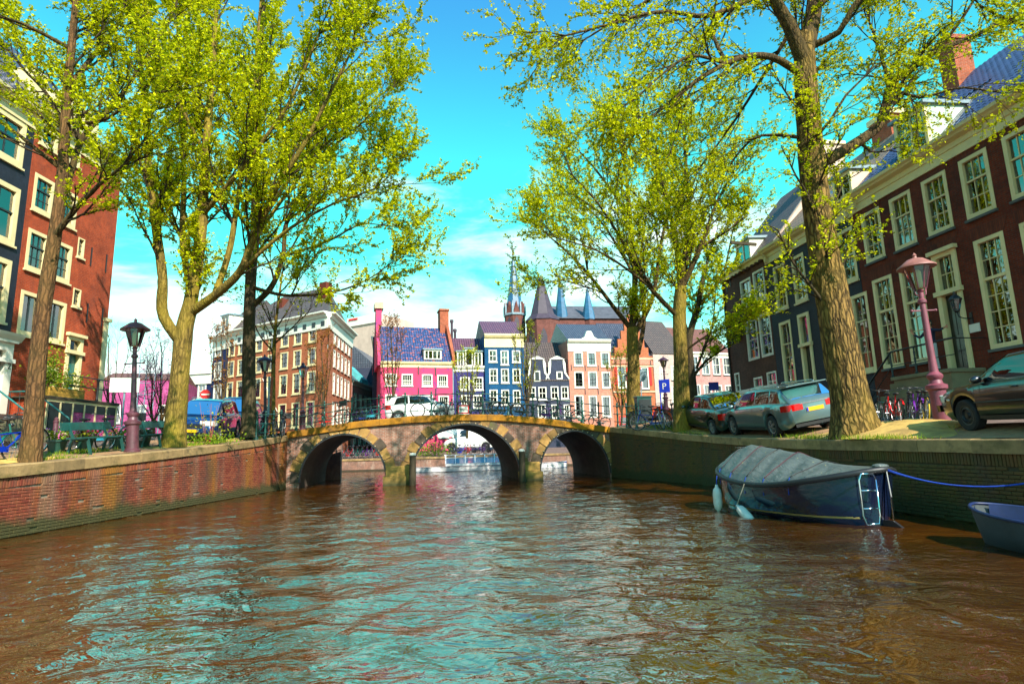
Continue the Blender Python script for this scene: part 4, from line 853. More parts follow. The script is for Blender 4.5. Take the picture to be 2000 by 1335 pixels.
MB().box(-.3, .28, 3.2, 4.6, h.H+4.3, h.H+6.0).build('chimney', 'pink_render', h.root); MB().bbox(-.45, .45, 3.0, 4.8, h.H+6.0, h.H+6.7, .08).build('chimney_cap', 'stone_pale', h.root)
MB().box(h.W-.6, h.W+.32, 3.4, 4.8, h.H+3.6, h.H+6.1).build('chimney', 'chimney_brick', h.root); MB().box(h.W-.68, h.W+.4, 3.3, 4.9, h.H+6.1, h.H+6.3).build('chimney_cap', 'chimney_brick', h.root)
for k in range(2): MB().lathe([(.14, 0), (.14, 2.4-k), (.2, 2.4-k), (.2, 2.7-k), (0, 2.75-k)], 8, (h.W+.8+.35*k, 4.2, h.H+2.6)).build('flue', 'slate_dark', h.root)
r = h.R(*z4(703, 512), *z4(845, 603)); dormer(h, r[0], r[1], r[2]+.15, r[3]+.1, .1, 1.9, m='cream_white', side='cream_white', cols=4)
for q in ((655, 680), (795, 690), (655, 855), (797, 860)): x_, z_ = h.loc(*z4(*q)); MB().box(x_-.05, x_+.05, -.05, -.003, z_-.4, z_+.4).build('wall_anchor', 'iron_black', h.root)
# indigo narrow house
p0, p1 = fp(887, 59.2), fp(948, 59.8); h = House('indigo_house', 'small indigo house with white balcony dormers and purple roof', p0, p1, ZF, top(p0, p1, *z4(1085, 650)), 8)
farwin(h, [(995, 735, 1075, 840), (1100, 735, 1185, 840), (1005, 880, 1075, 990), (1100, 880, 1185, 990)], z4, 3, 1, 2, .5, cur=1)
r = h.R(*z4(1000, 1120), *z4(1110, 1230)); h.window((r[0], r[1], max(.5, r[2]), r[3]), 2, 1, 1, .5, m='cream_white', panes=False)
h.wall('brick_indigo'); h.cornice('cream_white', h.H, CORS); rf = h.roof('tile_purple', 3.6, ridge=3.8)
dormer(h, .35, h.W/2-.5, h.H+.1, h.H+1.6, .15, 2, m='cream_white', side='cream_white'); dormer(h, h.W/2-.4, h.W/2+.4, h.H+.1, h.H+1.9, .05, 2, m='cream_white', side='cream_white', cols=1); dormer(h, h.W/2+.5, h.W-.2, h.H+.1, h.H+1.6, .15, 2, m='cream_white', side='cream_white')
MB().tube([(-.1, -.08, h.H), (-.1, -.08, 1)], .07, 6).build('drainpipe', 'lead', h.root)
# blue house
p0, p1 = fp(948.5, 59.5), fp(1026, 60.3); h = House('blue_house', 'teal-blue brick house, three windows wide, white cornice', p0, p1, ZF, top(p0, p1, *z4(1360, 390)), 8)
farwin(h, [(1228, 512, 1297, 612), (1325, 517, 1392, 635), (1418, 517, 1487, 615), (1232, 665, 1303, 782), (1328, 665, 1395, 782), (1422, 667, 1490, 782), (1235, 837, 1303, 960), (1330, 837, 1397, 960), (1425, 840, 1490, 965)], z4, 2, 1, 1, .5, cur=.7, fw=.11)
for k in range(3): h.window((.35+k*1.35, 1.3+k*1.35, .3, 2.6), 1, 1, 1, .75, m='cream_white', panes=False)
h.wall('brick_blue'); h.cornice('cream', h.H, [(0, -1.3), (-.06, -1.3), (-.06, -.4), (-.2, -.3), (-.32, -.1), (-.32, .06), (0, .06)]); h.roof('tile_purple', 2.2, ridge=3.8)
# grey twin-gable house
p0, p1 = fp(1029, 60.4), fp(1113, 61.2); ze = top(p0, p1, *zG(370, 940)); h = House('twin_gable_house', 'dark grey house with two white-trimmed neck gables', p0, p1, ZF, ze, 8); HT = h
farwin(h, [(240, 985, 290, 1065), (305, 985, 360, 1068), (385, 982, 438, 1065), (452, 982, 503, 1063), (390, 1100, 440, 1190), (470, 1100, 512, 1185), (300, 1100, 355, 1185)], zG, 2, 1, 1, .5, cur=.6, fw=.1)
h.wall('brick_grey'); rf = h.roof('tile_dark', 4.6, ridge=4.0)
for a, b_, win in ((255, 345, (275, 880, 318, 950)), (385, 475, (422, 885, 463, 935))):
    xa, zb_ = h.loc(*zG(a, 940)); xb, _ = h.loc(*zG(b_, 940)); _, zp = h.loc(*zG((a+b_)/2, 785)); m_ = (xa+xb)/2
    g = MB().prism([(xa-.35, h.H-.02), (xa-.35, h.H+.1), (xa, h.H+.8), (xa, zp-.35), (xb, zp-.35), (xb, h.H+.8), (xb+.35, h.H+.1), (xb+.35, h.H-.02)], -.02, .35).build('neck_gable', 'brick_grey', h.root)
    MB().prism([(xa-.12, zp-.35), (xb+.12, zp-.35), (m_+.1, zp), (m_-.1, zp)], -.12, .4).build('pediment', 'cream_white', g)
    for s_ in (-1, 1): xx = xa if s_ < 0 else xb; MB().prism([(xx+s_*.5, h.H), (xx+s_*.5, h.H+.2), (xx+s_*.2, h.H+.75), (xx+s_*.16, zp-.7), (xx, zp-.35), (xx-s_*.1, zp-.4), (xx-s_*.1, zp-.8), (xx, h.H+.7)][::s_], -.07, .2).build('scroll', 'cream_white', g)
    r = h.R(*zG(*win[:2]), *zG(*win[2:])); f = MB(); f.box(r[0], r[1], -.05, -.022, r[2], r[3]); f.build('window', 'cream_white', h.root); MB().box(r[0]+.12, r[1]-.12, -.065, -.052, r[2]+.12, r[3]-.12).build('pane', 'dark_frame', g)
# salmon house
p0, p1 = fp(1113.5, 61.2), fp(1198, 62.2); h = House('salmon_house', 'salmon pink house, three windows wide, white crested cornice', p0, p1, ZF, top(p0, p1, *zG(650, 682)), 8)
farwin(h, [(535, 757, 597, 848), (622, 758, 683, 848), (710, 760, 772, 852), (538, 885, 603, 990), (628, 885, 692, 990), (717, 887, 777, 992), (540, 1040, 605, 1180), (633, 1042, 693, 1180), (717, 1043, 780, 1180)], zG, 2, 1, 2, .5, cur=.5, fw=.12, mm='dark_frame', bar=.05)
h.wall('brick_salmon'); h.cornice('cream_white', h.H, [(0, -1.2), (-.06, -1.2), (-.06, -.3), (-.25, -.2), (-.35, -.02), (-.35, .08), (0, .08)]); h.roof('tile_slate', 2.5, ridge=3.8)
MB().prism([(h.W/2-1.0, h.H+.05), (h.W/2+1.0, h.H+.05), (h.W/2+.5, h.H+.35), (h.W/2+.25, h.H+.95), (h.W/2-.25, h.H+.95), (h.W/2-.5, h.H+.35)], -.2, .3).build('crest', 'cream_white', h.root)
for q in ((520, 860), (610, 862), (695, 862), (785, 862), (610, 1015), (695, 1015)): x_, z_ = h.loc(*zG(*q)); MB().box(x_-.04, x_+.04, -.04, -.003, z_-.3, z_+.3).build('wall_anchor', 'iron_black', h.root)
# orange stepped gable
p0, p1 = fp(1198.5, 62.2), fp(1280, 63.2); ze = top(p0, p1, *zG(930, 800)); h = House('step_gable_house', 'orange brick house with stepped gable and red shutters', p0, p1, ZF, ze, 8)
wl = rects(h, zG, [(818, 850, 882, 995), (972, 855, 1030, 1000)])
for r in wl:
    h.window(r, 1, 1, 1, .62, m='cream_white', panes=False, fw=.12)
    for x0 in (r[0]-.32, r[1]+.02): MB().box(x0, x0+.3, -.07, -.004, r[2]+.4, r[3]+.1).build('shutter', 'red_paint', h.root)
    m_ = (r[0]+r[1])/2; MB().prism([(m_+1.0*math.cos(t), r[3]+.25+.8*math.sin(t)) for t in np.linspace(0, PI, 13)], -.06, -.003).build('relief_arch', 'brick_salmon', h.root)
for k in range(3): h.window((.5+k*1.4, 1.5+k*1.4, .3, 3.0), 1, 1, 1, .7, m='red_paint', panes=False, fw=.1)
W_ = h.W; gp = [(0, h.H-.01)]; steps = 5
for k in range(steps): x_ = W_*.5*(k/(steps+.6)); z_ = h.H+.9*(k+.3); gp += [(x_, z_), (W_*.5*((k+1)/(steps+.6)), z_)]
ztop = h.H+.9*(steps+.3); gp += [(gp[-1][0], ztop)]; gp += [(W_-x, z) for x, z in reversed(gp)]
h.wall('brick_orange', gable=gp[::-1]); h.roof('tile_slate', 4.6, ridge=4)
for zz in (h.H-.1, h.H-3.6, h.H-.9): MB().box(-.05, W_+.05, -.08, -.004, zz, zz+.16).build('stone_band', 'stone_pale', h.root)
MB().box(W_/2-.45, W_/2+.45, -.03, -.001, h.H+.7, h.H+2.4).build('gable_window', 'teal_paint', h.root)
for x_ in (.3, 1.9, W_-1.9, W_-.3): MB().box(x_-.06, x_+.06, -.06, -.004, h.H-.8, h.H-.2).build('wall_anchor', 'iron_black', h.root)
# pale house
p0, p1 = fp(1281, 63.2), fp(1345, 64.5); h = House('pale_house', 'pale pinkish house with tall white shop windows', p0, p1, ZF, top(p0, p1, 1310, 690), 8)
for r in rects(h, zR, [(650, 460, 700, 640), (790, 450, 860, 620), (655, 700, 705, 900), (795, 695, 870, 885)]): h.window(r, 3, 1, 3, .4, m='cream_white', panes=False, fw=.12, bar=.05, curtain=[(0, 1, 0, 'curtain')])
h.wall('brick_pale'); rf = h.roof('tile_dark', 4.4, ridge=4)
# rose row
p0, p1 = fp(1346, 64.6), fp(1440, 67); h = House('rose_row_house', 'rose brick row house behind the parked green saloon', p0, p1, ZF, top(p0, p1, 1400, 690), 8)
for k in range(4):
    for j in range(3): h.window((.6+k*1.45, 1.6+k*1.45, .8+j*3.3, 3.0+j*3.3), 2, 1, 1, .5, m='cream_white', panes=False, bar=.05, curtain=[(0, 1, .3, 'curtain')])
h.wall('brick_rose'); h.cornice('cream_white', h.H, CORS); h.roof('tile_redbrown', 3.6, ridge=4)
# ------------------------------------------------------------------ church behind
q = at(1006, 640, 92); ch = thing('church_spire', 'slender blue slate church spire with brick belfry and cross', 'church tower', (q.x, q.y, ZF), .2)
zb_ = at(1006, 652, 92).z-ZF; zg = at(1006, 612, 92).z-ZF; ztp = at(1003, 500, 92).z-ZF; zc = at(1002.5, 476, 92).z-ZF; R_ = 1.65
MB().lathe([(R_, 0), (R_, zg-.3)], 8, rot=PI/8).build('belfry', 'brick_church', ch); MB().lathe([(R_+.12, zg-.5), (R_+.16, zg-.3), (R_+.05, zg-.1)], 8, rot=PI/8).build('string_course', 'lead', ch)
MB().lathe([(R_*.92, zg-.2), (R_*.80, zg+.8), (.12, ztp), (.02, ztp+.2)], 8, rot=PI/8).build('spire', 'slate_spire', ch)
for k in range(8):
    t = 2*PI*k/8; a_ = R_*math.cos(PI/8); o_ = MB().prism([(-.55, zg-.3), (.55, zg-.3), (0, zg+1.7)], -a_-.08, -a_+.5).build('gablet', 'brick_church', ch, rotz=t)
    MB().prism([(-.36, zg-3.2)]+[(.36*math.cos(q_), zg-1.5+.6*math.sin(q_)) for q_ in np.linspace(PI, 0, 9)][0:0]+[(.36, zg-3.2), (.36, zg-1.5), (.2, zg-1.05), (0, zg-.8), (-.2, zg-1.05), (-.36, zg-1.5)], -a_-.03, -a_+.1).build('louvre', 'slate_dark', ch, rotz=t)
    MB().lathe([(.16, zg-.4), (.16, zg+.9), (.0, zg+1.9)], 6, (R_*math.cos(t+PI/8), R_*math.sin(t+PI/8), 0)).build('pinnacle', 'lead', ch)
MB().tube([(0, 0, ztp), (0, 0, zc)], [.08, .04], 6).build('cross', 'iron_black', ch); MB().tube([(-.55, 0, zc-.8), (.55, 0, zc-.8)], .05, 5).build('cross', 'iron_black', ch); MB().sphere((0, 0, ztp+.3), .2).build('finial', 'gold_leaf', ch)
# apse chapel with dark steeple
q = at(1060, 640, 88); c2 = thing('church_steeple', 'dark steep chapel roof with pointed windows beside the spire', 'church', (q.x, q.y, ZF)); z1 = at(1060, 628, 88).z-ZF; z2 = at(1058, 540, 88).z-ZF
MB().lathe([(2.6, 0), (2.6, z1)], 8, rot=PI/8).build('apse', 'brick_church', c2); MB().lathe([(2.75, z1), (1.9, z1+.9), (.25, z2), (.0, z2+.2)], 8, rot=PI/8).build('steeple', 'slate_dark', c2)
for k in range(8): MB().prism([(-.5, z1-5), (.5, z1-5), (.5, z1-2.6), (.25, z1-1.8), (0, z1-1.4), (-.25, z1-1.8), (-.5, z1-2.6)], -2.45, -2.3).build('lancet_window', 'slate_dark', c2, rotz=2*PI*k/8)
q = at(1110, 640, 90); c3 = thing('church_nave', 'brown brick church nave with traceried windows and grey roof behind the houses', 'church', (q.x, q.y, ZF), .15); z1 = at(1110, 622, 90).z-ZF
b = MB().box(-3.5, 12, 0, 10, 0, z1); b.build('wall', 'brick_church', c3); MB().prismx([(-.3, z1), (5, z1+3.2), (10.3, z1)], -3.4, 12).build('roof', 'slate_nave', c3)
for xx in (-.4, 4.4, 9.0):
    o_ = MB().prism([(xx-1.2, z1-6), (xx+1.2, z1-6), (xx+1.2, z1-3), (xx+.7, z1-1.7), (xx, z1-.9), (xx-.7, z1-1.7), (xx-1.2, z1-3)], -.06, -.003).build('pointed_window', 'teal_paint', c3)
    for dx in (-.4, .4): MB().box(xx+dx-.08, xx+dx+.08, -.12, -.061, z1-6, z1-2.2).build('mullion', 'stone_pale', o_)
for xx in (-3.2, 2, 6.8): MB().box(xx-.4, xx+.4, -.8, -.003, 0, z1-1).build('buttress', 'brick_church', c3)
for u, v0, v1, lb in ((1097, 535, 625, 'slim grey flèche on the church nave roof'), (1150, 560, 625, 'blue-grey turret roof beside the church nave')):
    q = at(u, v1, 91); t_ = thing('church_turret', lb, 'church tower', (q.x, q.y, ZF)); za = at(u, v1, 91).z-ZF; zb_ = at(u, v0, 91).z-ZF
    MB().lathe([(.9, 0), (.9, za)], 8).build('shaft', 'brick_church', t_); MB().lathe([(1.1, za), (.05, zb_), (0, zb_+.1)], 8).build('spire', 'slate_spire', t_)
# ------------------------------------------------------------------ trees
def barkmat(name, c1, c2, moss, mo=.5, sc=5, crack=.25, vs_=11):
    m, n, l, p = newmat(name); g = n.new('ShaderNodeTexCoord'); v = g.outputs['Object']
    f0 = noise(n, l, v, sc, 6, .65, (1.6, 1.6, .22), .9)
    dv = n.new('ShaderNodeVectorMath'); dv.operation = 'MULTIPLY_ADD'; nv = n.new('ShaderNodeTexNoise'); nv.inputs['Scale'].default_value = 3.5; nv.inputs['Detail'].default_value = 3; l.new(v, nv.inputs[0]); l.new(nv.outputs['Color'], dv.inputs[0]); dv.inputs[1].default_value = (.13, .13, .5); l.new(v, dv.inputs[2])
    mpv = n.new('ShaderNodeMapping'); mpv.inputs['Scale'].default_value = (1, 1, .2); l.new(dv.outputs[0], mpv.inputs[0])
    vo = n.new('ShaderNodeTexVoronoi'); vo.feature = 'DISTANCE_TO_EDGE'; vo.inputs['Scale'].default_value = vs_; l.new(mpv.outputs[0], vo.inputs['Vector'])
    ck = ramp(n, l, vo.outputs['Distance'], .02, .28); am = n.new('ShaderNodeMath'); am.operation = 'MULTIPLY_ADD'; am.inputs[1].default_value = crack; l.new(ck, am.inputs[0]); l.new(f0, am.inputs[2]); f = am.outputs[0]
    cc = mixc(n, l, 'MIX', ramp(n, l, f, .42, .62+crack), c1, c2)
    cc = mixc(n, l, 'MIX', ramp(n, l, noise(n, l, v, 1.0, 5, .65, (1, 1, .5)), .42, .66, 0, mo), cc, moss)
    l.new(cc, p.inputs['Base Color']); p.inputs['Roughness'].default_value = .92; p.inputs['Specular IOR Level'].default_value = .2
    bump(n, l, p, f, .9, .045)
barkmat('bark_elm', (.016, .010, .004), (.30, .175, .05), (.22, .15, .02), .4, 11, .7, 11); barkmat('bark_limb_backlit', (.02, .013, .006), (.13, .078, .028), (.12, .09, .015), .35, 8, .3, 16); barkmat('bark_moss', (.05, .034, .008), (.26, .17, .04), (.30, .22, .018), .65, 6, .3, 14); barkmat('bark_brown', (.04, .021, .009), (.19, .09, .034), (.14, .09, .02), .4, 6, .4, 14); barkmat('bark_dark', (.03, .022, .014), (.09, .065, .03), (.07, .06, .02), .4); barkmat('twig', (.03, .02, .012), (.07, .045, .02), (.05, .045, .012), .3)  # upper limbs' dark bark also carries their backlit shade in its colour
def leafmat(name, c1, c2, c3):
    m, n, l, p = newmat(name); g = n.new('ShaderNodeNewGeometry'); out = n['Material Output']
    r = g.outputs['Random Per Island']; cc = mixc(n, l, 'MIX', r, c1, c2)
    h = n.new('ShaderNodeMath'); h.operation = 'MULTIPLY_ADD'; h.inputs[1].default_value = 7.31; h.inputs[2].default_value = .17; l.new(r, h.inputs[0]); fr = n.new('ShaderNodeMath'); fr.operation = 'FRACT'; l.new(h.outputs[0], fr.inputs[0])
    cc = mixc(n, l, 'MIX', ramp(n, l, fr.outputs[0], .7, .95), cc, c3)
    l.new(cc, p.inputs['Base Color']); p.inputs['Roughness'].default_value = .8; p.inputs['Specular IOR Level'].default_value = .06
    t = n.new('ShaderNodeBsdfTranslucent'); l.new(cc, t.inputs[0]); x = n.new('ShaderNodeMixShader'); x.inputs[0].default_value = .38
    l.new(p.outputs[0], x.inputs[1]); l.new(t.outputs[0], x.inputs[2]); l.new(x.outputs[0], out.inputs[0])
leafmat('leaf_spring', (.44, .49, .005), (.74, .72, .008), (.15, .22, .005)); leafmat('leaf_green', (.26, .30, .014), (.48, .46, .02), (.09, .12, .01)); leafmat('leaf_rust', (.36, .14, .03), (.46, .20, .04), (.22, .10, .02)); leafmat('leaf_pink', (.48, .07, .24), (.62, .18, .42), (.30, .05, .30)); leafmat('leaf_plant', (.10, .20, .015), (.22, .32, .02), (.40, .36, .03))
def bulk(P, R, n):
    P = np.asarray(P, float); R = np.asarray(R, float); B, m, _ = P.shape
    T = np.empty_like(P); T[:, 1:-1] = P[:, 2:]-P[:, :-2]; T[:, 0] = P[:, 1]-P[:, 0]; T[:, -1] = P[:, -1]-P[:, -2]
    T /= np.linalg.norm(T, axis=2, keepdims=True)+1e-9
    up = np.where(np.abs(T[:, :1, 2:3]) > .9, np.array([[[1., 0, 0]]]), np.array([[[0, 0, 1.]]])); A = np.cross(T, up); A /= np.linalg.norm(A, axis=2, keepdims=True)+1e-9; Bv = np.cross(A, T)
    th = np.arange(n)*2*PI/n
    V = P[:, :, None]+(A[:, :, None]*np.cos(th)[None, None, :, None]+Bv[:, :, None]*np.sin(th)[None, None, :, None])*R[:, :, None, None]
    I = np.arange(B*m*n).reshape(B, m, n); J = np.roll(I, -1, 2)
    F = np.stack([I[:, :-1], J[:, :-1], J[:, 1:], I[:, 1:]], -1).reshape(-1, 4)
    return V.reshape(-1, 3), F
def smooth_path(pts, step):
    pts = np.asarray(pts, float); d = np.r_[0, np.cumsum(np.linalg.norm(np.diff(pts, axis=0), axis=1))]; n = max(3, int(d[-1]/step)+1); s = np.linspace(0, d[-1], n)
    # Catmull-Rom style smoothing
    out = []
    for q in s:
        i = min(max(np.searchsorted(d, q)-1, 0), len(pts)-2); t = (q-d[i])/(d[i+1]-d[i]+1e-9); p0, p1, p2, p3 = pts[max(i-1, 0)], pts[i], pts[i+1], pts[min(i+2, len(pts)-1)]
        out.append(.5*((2*p1)+(p2-p0)*t+(2*p0-5*p1+4*p2-p3)*t*t+(3*p1-p0-3*p2+p3)*t**3))
    return np.array(out), d[-1]
def branch(rg, p, d, L, m, wander, trop):
    d = d/np.linalg.norm(d); P = [p]; st = L/(m-1)
    for i in range(m-1):
        d = d+rg.normal(0, wander, 3)+np.array([0, 0, trop]); d /= np.linalg.norm(d); p = p+d*st; P.append(p)
    return np.array(P)
def tree(name, label, Y, limbs, seed=1, bark='bark_moss', leaf='leaf_spring', l1=(1.3, 3.0), n1=2.4, l2=(.6, 1.5), n2=4.0, l3=(.22, .55), n3=7., nl=11, ls=.1, sides=18, ridge=.03, up=.10, group=None, start=.35, dz=None, trunk_leaf=True, keep=1.0, bias=None, droop=0., cat='tree', flare=.12, limb='bark_limb_backlit', a1=(.35, .8), a2=(.35, .8), jit=.3):
    rg = np.random.default_rng(seed); base = at(*limbs[0][0][0][:2], Y); q0 = np.array(base)
    root = thing(name, label, cat, base, group=group)
    tv, tf = [], []; L0 = []; off = 0
    for li, (px, r0, r1) in enumerate(limbs):
        pts = []
        for k, p in enumerate(px): pts.append(np.array(at(p[0], p[1], Y+(p[2] if len(p) > 2 else 0))))
        P, L = smooth_path(pts, .25 if li == 0 else .3); n = len(P); t = np.linspace(0, 1, n)
        R = r0+(r1-r0)*t**.8
        if li == 0:
            hgt = P[:, 2]-P[0, 2]; R = R*(1+flare*np.exp(-hgt/.3)); P[0, 2] -= .25
        if li > 0: P = P+np.cumsum(rg.normal(0, .012, P.shape), 0)*np.linspace(0, 1, n)[:, None]
        ns = sides if li == 0 else max(8, sides//2)
        V, F = bulk(P[None], R[None], ns)
        if li == 0 and ridge:
            V = V.reshape(n, ns, 3); ph = rg.random(ns)*6.28; k = np.arange(n)[:, None]
            a = 1+ridge*(np.sin(ph[None]+k*.55)+.6*np.sin(2.3*ph[None]-k*.9+np.arange(ns)[None]))+rg.normal(0, ridge*.25, (n, ns)); a[0] *= 1.06
            V = P[:, None]+(V-P[:, None])*a[:, :, None]; V = V.reshape(-1, 3)
        if li == 0: me = npmesh('trunk', V-q0, F, bark); me.shade_smooth(); tk_ = obj('trunk', me, root)
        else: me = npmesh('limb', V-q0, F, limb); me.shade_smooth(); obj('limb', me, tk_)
        L0.append((P, R, L, li))
    B1, B2, B3 = [], [], []
    def side_dir(T, ang, upb):
        r = rg.normal(0, 1, 3); r -= T*r.dot(T); r /= np.linalg.norm(r)+1e-9; d = T*math.cos(ang)+r*math.sin(ang); d[2] += upb
        if bias is not None: d = d+np.array(bias)
        return d
    for P, R, L, li in L0:
        n = len(P); st = start if li == 0 else .18
        if li == 0 and not trunk_leaf: continue
        cnt = int(L*(1-st)*n1+.5)
        for k in range(cnt):
            t = st+(1-st)*(k+rg.random())/cnt; i = min(int(t*(n-1)), n-2); T = P[i+1]-P[i]; T /= np.linalg.norm(T)
            LL = rg.uniform(*l1)*(1.15-.55*t); B1.append((branch(rg, P[i], side_dir(T, rg.uniform(*a1), up), LL, 7, .10, up*.5-droop), min(R[i]*.5, .014*LL+.012), LL))
        # the limb tip carries on as fine branches
        T = P[-1]-P[-2]; T /= np.linalg.norm(T)
        for k in range(4): B1.append((branch(rg, P[-1], side_dir(T, rg.uniform(.1, .6), up), rg.uniform(*l1)*.8, 7, .14, up*.5-droop), min(R[-1]*.8, .03), l1[1]*.7))
    for P, r, L in B1:
        cnt = max(2, int(L*n2))
        for k in range(cnt):
            t = .15+.85*(k+rg.random())/cnt; i = min(int(t*6), 5); T = P[i+1]-P[i]; T = T/np.linalg.norm(T)
            LL = rg.uniform(*l2)*(1.2-.6*t); B2.append((branch(rg, P[i]+(P[i+1]-P[i])*(t*6-i), side_dir(T, rg.uniform(*a2), up), LL, 5, .10, up*.3-droop*1.4), r*.45, LL))
    for P, r, L in B2:
        cnt = max(2, int(L*n3))
        for k in range(cnt):
            if rg.random() > keep: continue
            t = .1+.9*(k+rg.random())/cnt; i = min(int(t*4), 3); T = P[i+1]-P[i]; T = T/np.linalg.norm(T)
            B3.append(branch(rg, P[i]+(P[i+1]-P[i])*(t*4-i), side_dir(T, rg.uniform(.35, .95), up), rg.uniform(*l3), 3, .12, -droop*1.2))
    vs_, fs = [], []; off = 0
    for Bl, ns in ((B1, 5), (B2, 4)):
        if not Bl: continue
        A = np.array([b[0] for b in Bl]); r = np.array([b[1] for b in Bl])[:, None]*np.linspace(1, .3, A.shape[1])[None]; r = np.maximum(r, .004)
        V, F = bulk(A, r, ns); vs_.append(V-q0); fs.append(F+off); off += len(V)
    A3 = np.array(B3); V, F = bulk(A3, np.full(A3.shape[:2], .0032), 3); vs_.append(V-q0); fs.append(F+off)
    me = npmesh('branches', np.concatenate(vs_), np.concatenate(fs), 'twig'); obj('branches', me, root)
    # leaf clumps along the twigs
    if nl:
        N = len(A3)*nl; idx = np.repeat(np.arange(len(A3)), nl); t = rg.random(N)*2; i = np.minimum(t.astype(int), 1); f = (t-i)[:, None]
        C = A3[idx, i]*(1-f)+A3[idx, i+1]*f+rg.normal(0, ls*jit, (N, 3)); s = ls*rg.uniform(.55, 1.25, N)[:, None]
        ax = rg.normal(0, 1, (N, 3)); ax[:, 2] *= .55; ax /= np.linalg.norm(ax, axis=1, keepdims=True); nr = rg.normal(0, .55, (N, 3))+np.array([0, 0, 1.]); w = np.cross(ax, nr); w /= np.linalg.norm(w, axis=1, keepdims=True)+1e-9
        nn = np.cross(w, ax)
        V = np.stack([C-ax*s*.5, C+w*s*.33+nn*s*.1, C+ax*s*.5, C-w*s*.33+nn*s*.1], 1).reshape(-1, 3)-q0
        me = npmesh('crown', V, np.arange(N*4).reshape(-1, 4), leaf); obj('crown', me, root, kind='stuff')
        return N
    return 0
NT = {}
NT['t1'] = tree('elm_tree', 'slim brown-barked elm beside the blue bicycle, before the red house', 13.4, [
    ([(60, 888), (80, 640), (104, 480), (118, 380), (126, 280), (131, 180), (140, 90), (150, -20), (158, -140)], .205, .055),
    ([(100, 470), (160, 395, -.3), (200, 362, -.6), (245, 325, -1)], .08, .03), ([(118, 400), (140, 330, .3), (165, 265, .6), (230, 195, 1), (290, 105, 1.3), (335, 20, 1.6)], .09, .03),
    ([(114, 325), (60, 283, -.3), (20, 250, -.5), (-50, 210, -.8)], .06, .025), ([(131, 175), (180, 110, .5), (232, 40, 1), (255, -60, 1.4)], .07, .03), ([(136, 95), (60, 52, -.6), (-20, 22, -1.2)], .06, .025),
    ([(128, 250), (90, 180, .8), (40, 120, 1.5), (0, 60, 2)], .06, .02), ([(128, 240), (200, 235, -.5), (260, 190, -1), (320, 175, -1.5)], .05, .02)], 11, 'bark_brown', l1=(1.1, 2.5), n1=2.7, l2=(.5, 1.2), n2=4.0, n3=7, nl=16, ls=.085, ridge=.02, start=.5)
NT['t2'] = tree('elm_tree', 'thick mossy elm with many upright limbs beside the blue car', 19.6, [
    ([(340, 858), (349, 760), (355, 690), (362, 635), (374, 590)], .33, .25),
    ([(352, 665), (318, 612, -.3), (318, 540, -.5), (305, 440, -.6), (291, 330, -.6), (285, 200, -.8), (272, 80, -1), (262, -60, -1)], .19, .05), ([(366, 625), (384, 520), (395, 420, .3), (400, 300, .5), (410, 180, .6), (420, 60, .8), (430, -80, 1)], .24, .06),
    ([(374, 575), (357, 470, .5), (360, 350, .9), (353, 200, 1.3), (345, 50, 1.6)], .13, .04), ([(372, 610), (420, 576, -.4), (468, 530, -.9), (492, 470, -1.2), (530, 380, -1.6), (590, 280, -2), (640, 180, -2.3), (690, 80, -2.5)], .17, .03),
    ([(420, 576), (450, 480, .3), (470, 350, .6), (492, 250, .9), (500, 100, 1.1), (512, -60, 1.3)], .12, .04), ([(468, 530, -.9), (560, 450, -1.4), (650, 400, -1.9), (730, 370, -2.3)], .08, .02),
    ([(395, 420, .3), (470, 330, -.8), (560, 200, -1.6), (620, 60, -2.2)], .10, .03), ([(400, 300, .5), (340, 180, -1), (300, 60, -2), (280, -40, -2.4)], .08, .03), ([(384, 520), (330, 430, 1.2), (270, 380, 2), (235, 350, 2.5)], .07, .02), ([(492, 470, -1.2), (600, 330, -.2), (700, 250, .4), (760, 180, .8)], .08, .02)],
    12, 'bark_moss', l1=(1.4, 3.3), n1=2.1, l2=(.6, 1.5), n2=3.4, n3=6.5, nl=20, ls=.098, limb='bark_moss', start=.8)
NT['t3'] = tree('elm_tree', 'dark straight elm behind the parked blue car, one long low branch', 24.5, [
    ([(487, 842), (486, 700), (489, 560), (498, 450), (500, 330), (505, 200), (512, 60), (515, -60)], .30, .08), ([(490, 600), (530, 560, .4), (553, 500, .7), (562, 430, 1), (600, 350, 1.4), (650, 250, 1.8)], .14, .04),
    ([(490, 560), (560, 577, -.5), (650, 570, -1), (712, 548, -1.5), (755, 520, -1.8)], .09, .02), ([(498, 450), (580, 330, -.8), (660, 260, -1.4), (735, 190, -2)], .12, .03), ([(500, 330), (450, 220, 1), (420, 100, 2)], .1, .03),
    ([(553, 500, .7), (640, 470, 0), (700, 440, -.6), (745, 440, -1)], .07, .02), ([(562, 430, 1), (660, 360, .4), (720, 320, 0)], .06, .02), ([(500, 400), (600, 200, 1), (680, 90, 1.5), (720, 20, 2)], .1, .03)],
    13, 'bark_dark', l1=(1.5, 3.3), n1=1.9, l2=(.7, 1.6), n2=3.2, n3=5.8, nl=20, ls=.108, start=.45)
NT['t4'] = tree('young_elm', 'young slender elm with sparse leaves held by a red and white stake', 27.2, [
    ([(533, 836), (534, 720), (538, 640), (545, 580), (552, 530)], .13, .04), ([(537, 690), (505, 650, .4), (490, 600, .6)], .05, .015), ([(537, 670), (570, 640, -.4), (600, 610, -.6)], .05, .015), ([(540, 640), (575, 590, .5), (600, 560, .9)], .04, .012), ([(538, 650), (515, 600, -.5), (500, 560, -.8)], .04, .012)],
    14, 'bark_moss', 'leaf_green', l1=(.8, 1.7), n1=2.2, l2=(.4, .9), n2=3, n3=4, nl=3, ls=.12, sides=10, ridge=0)
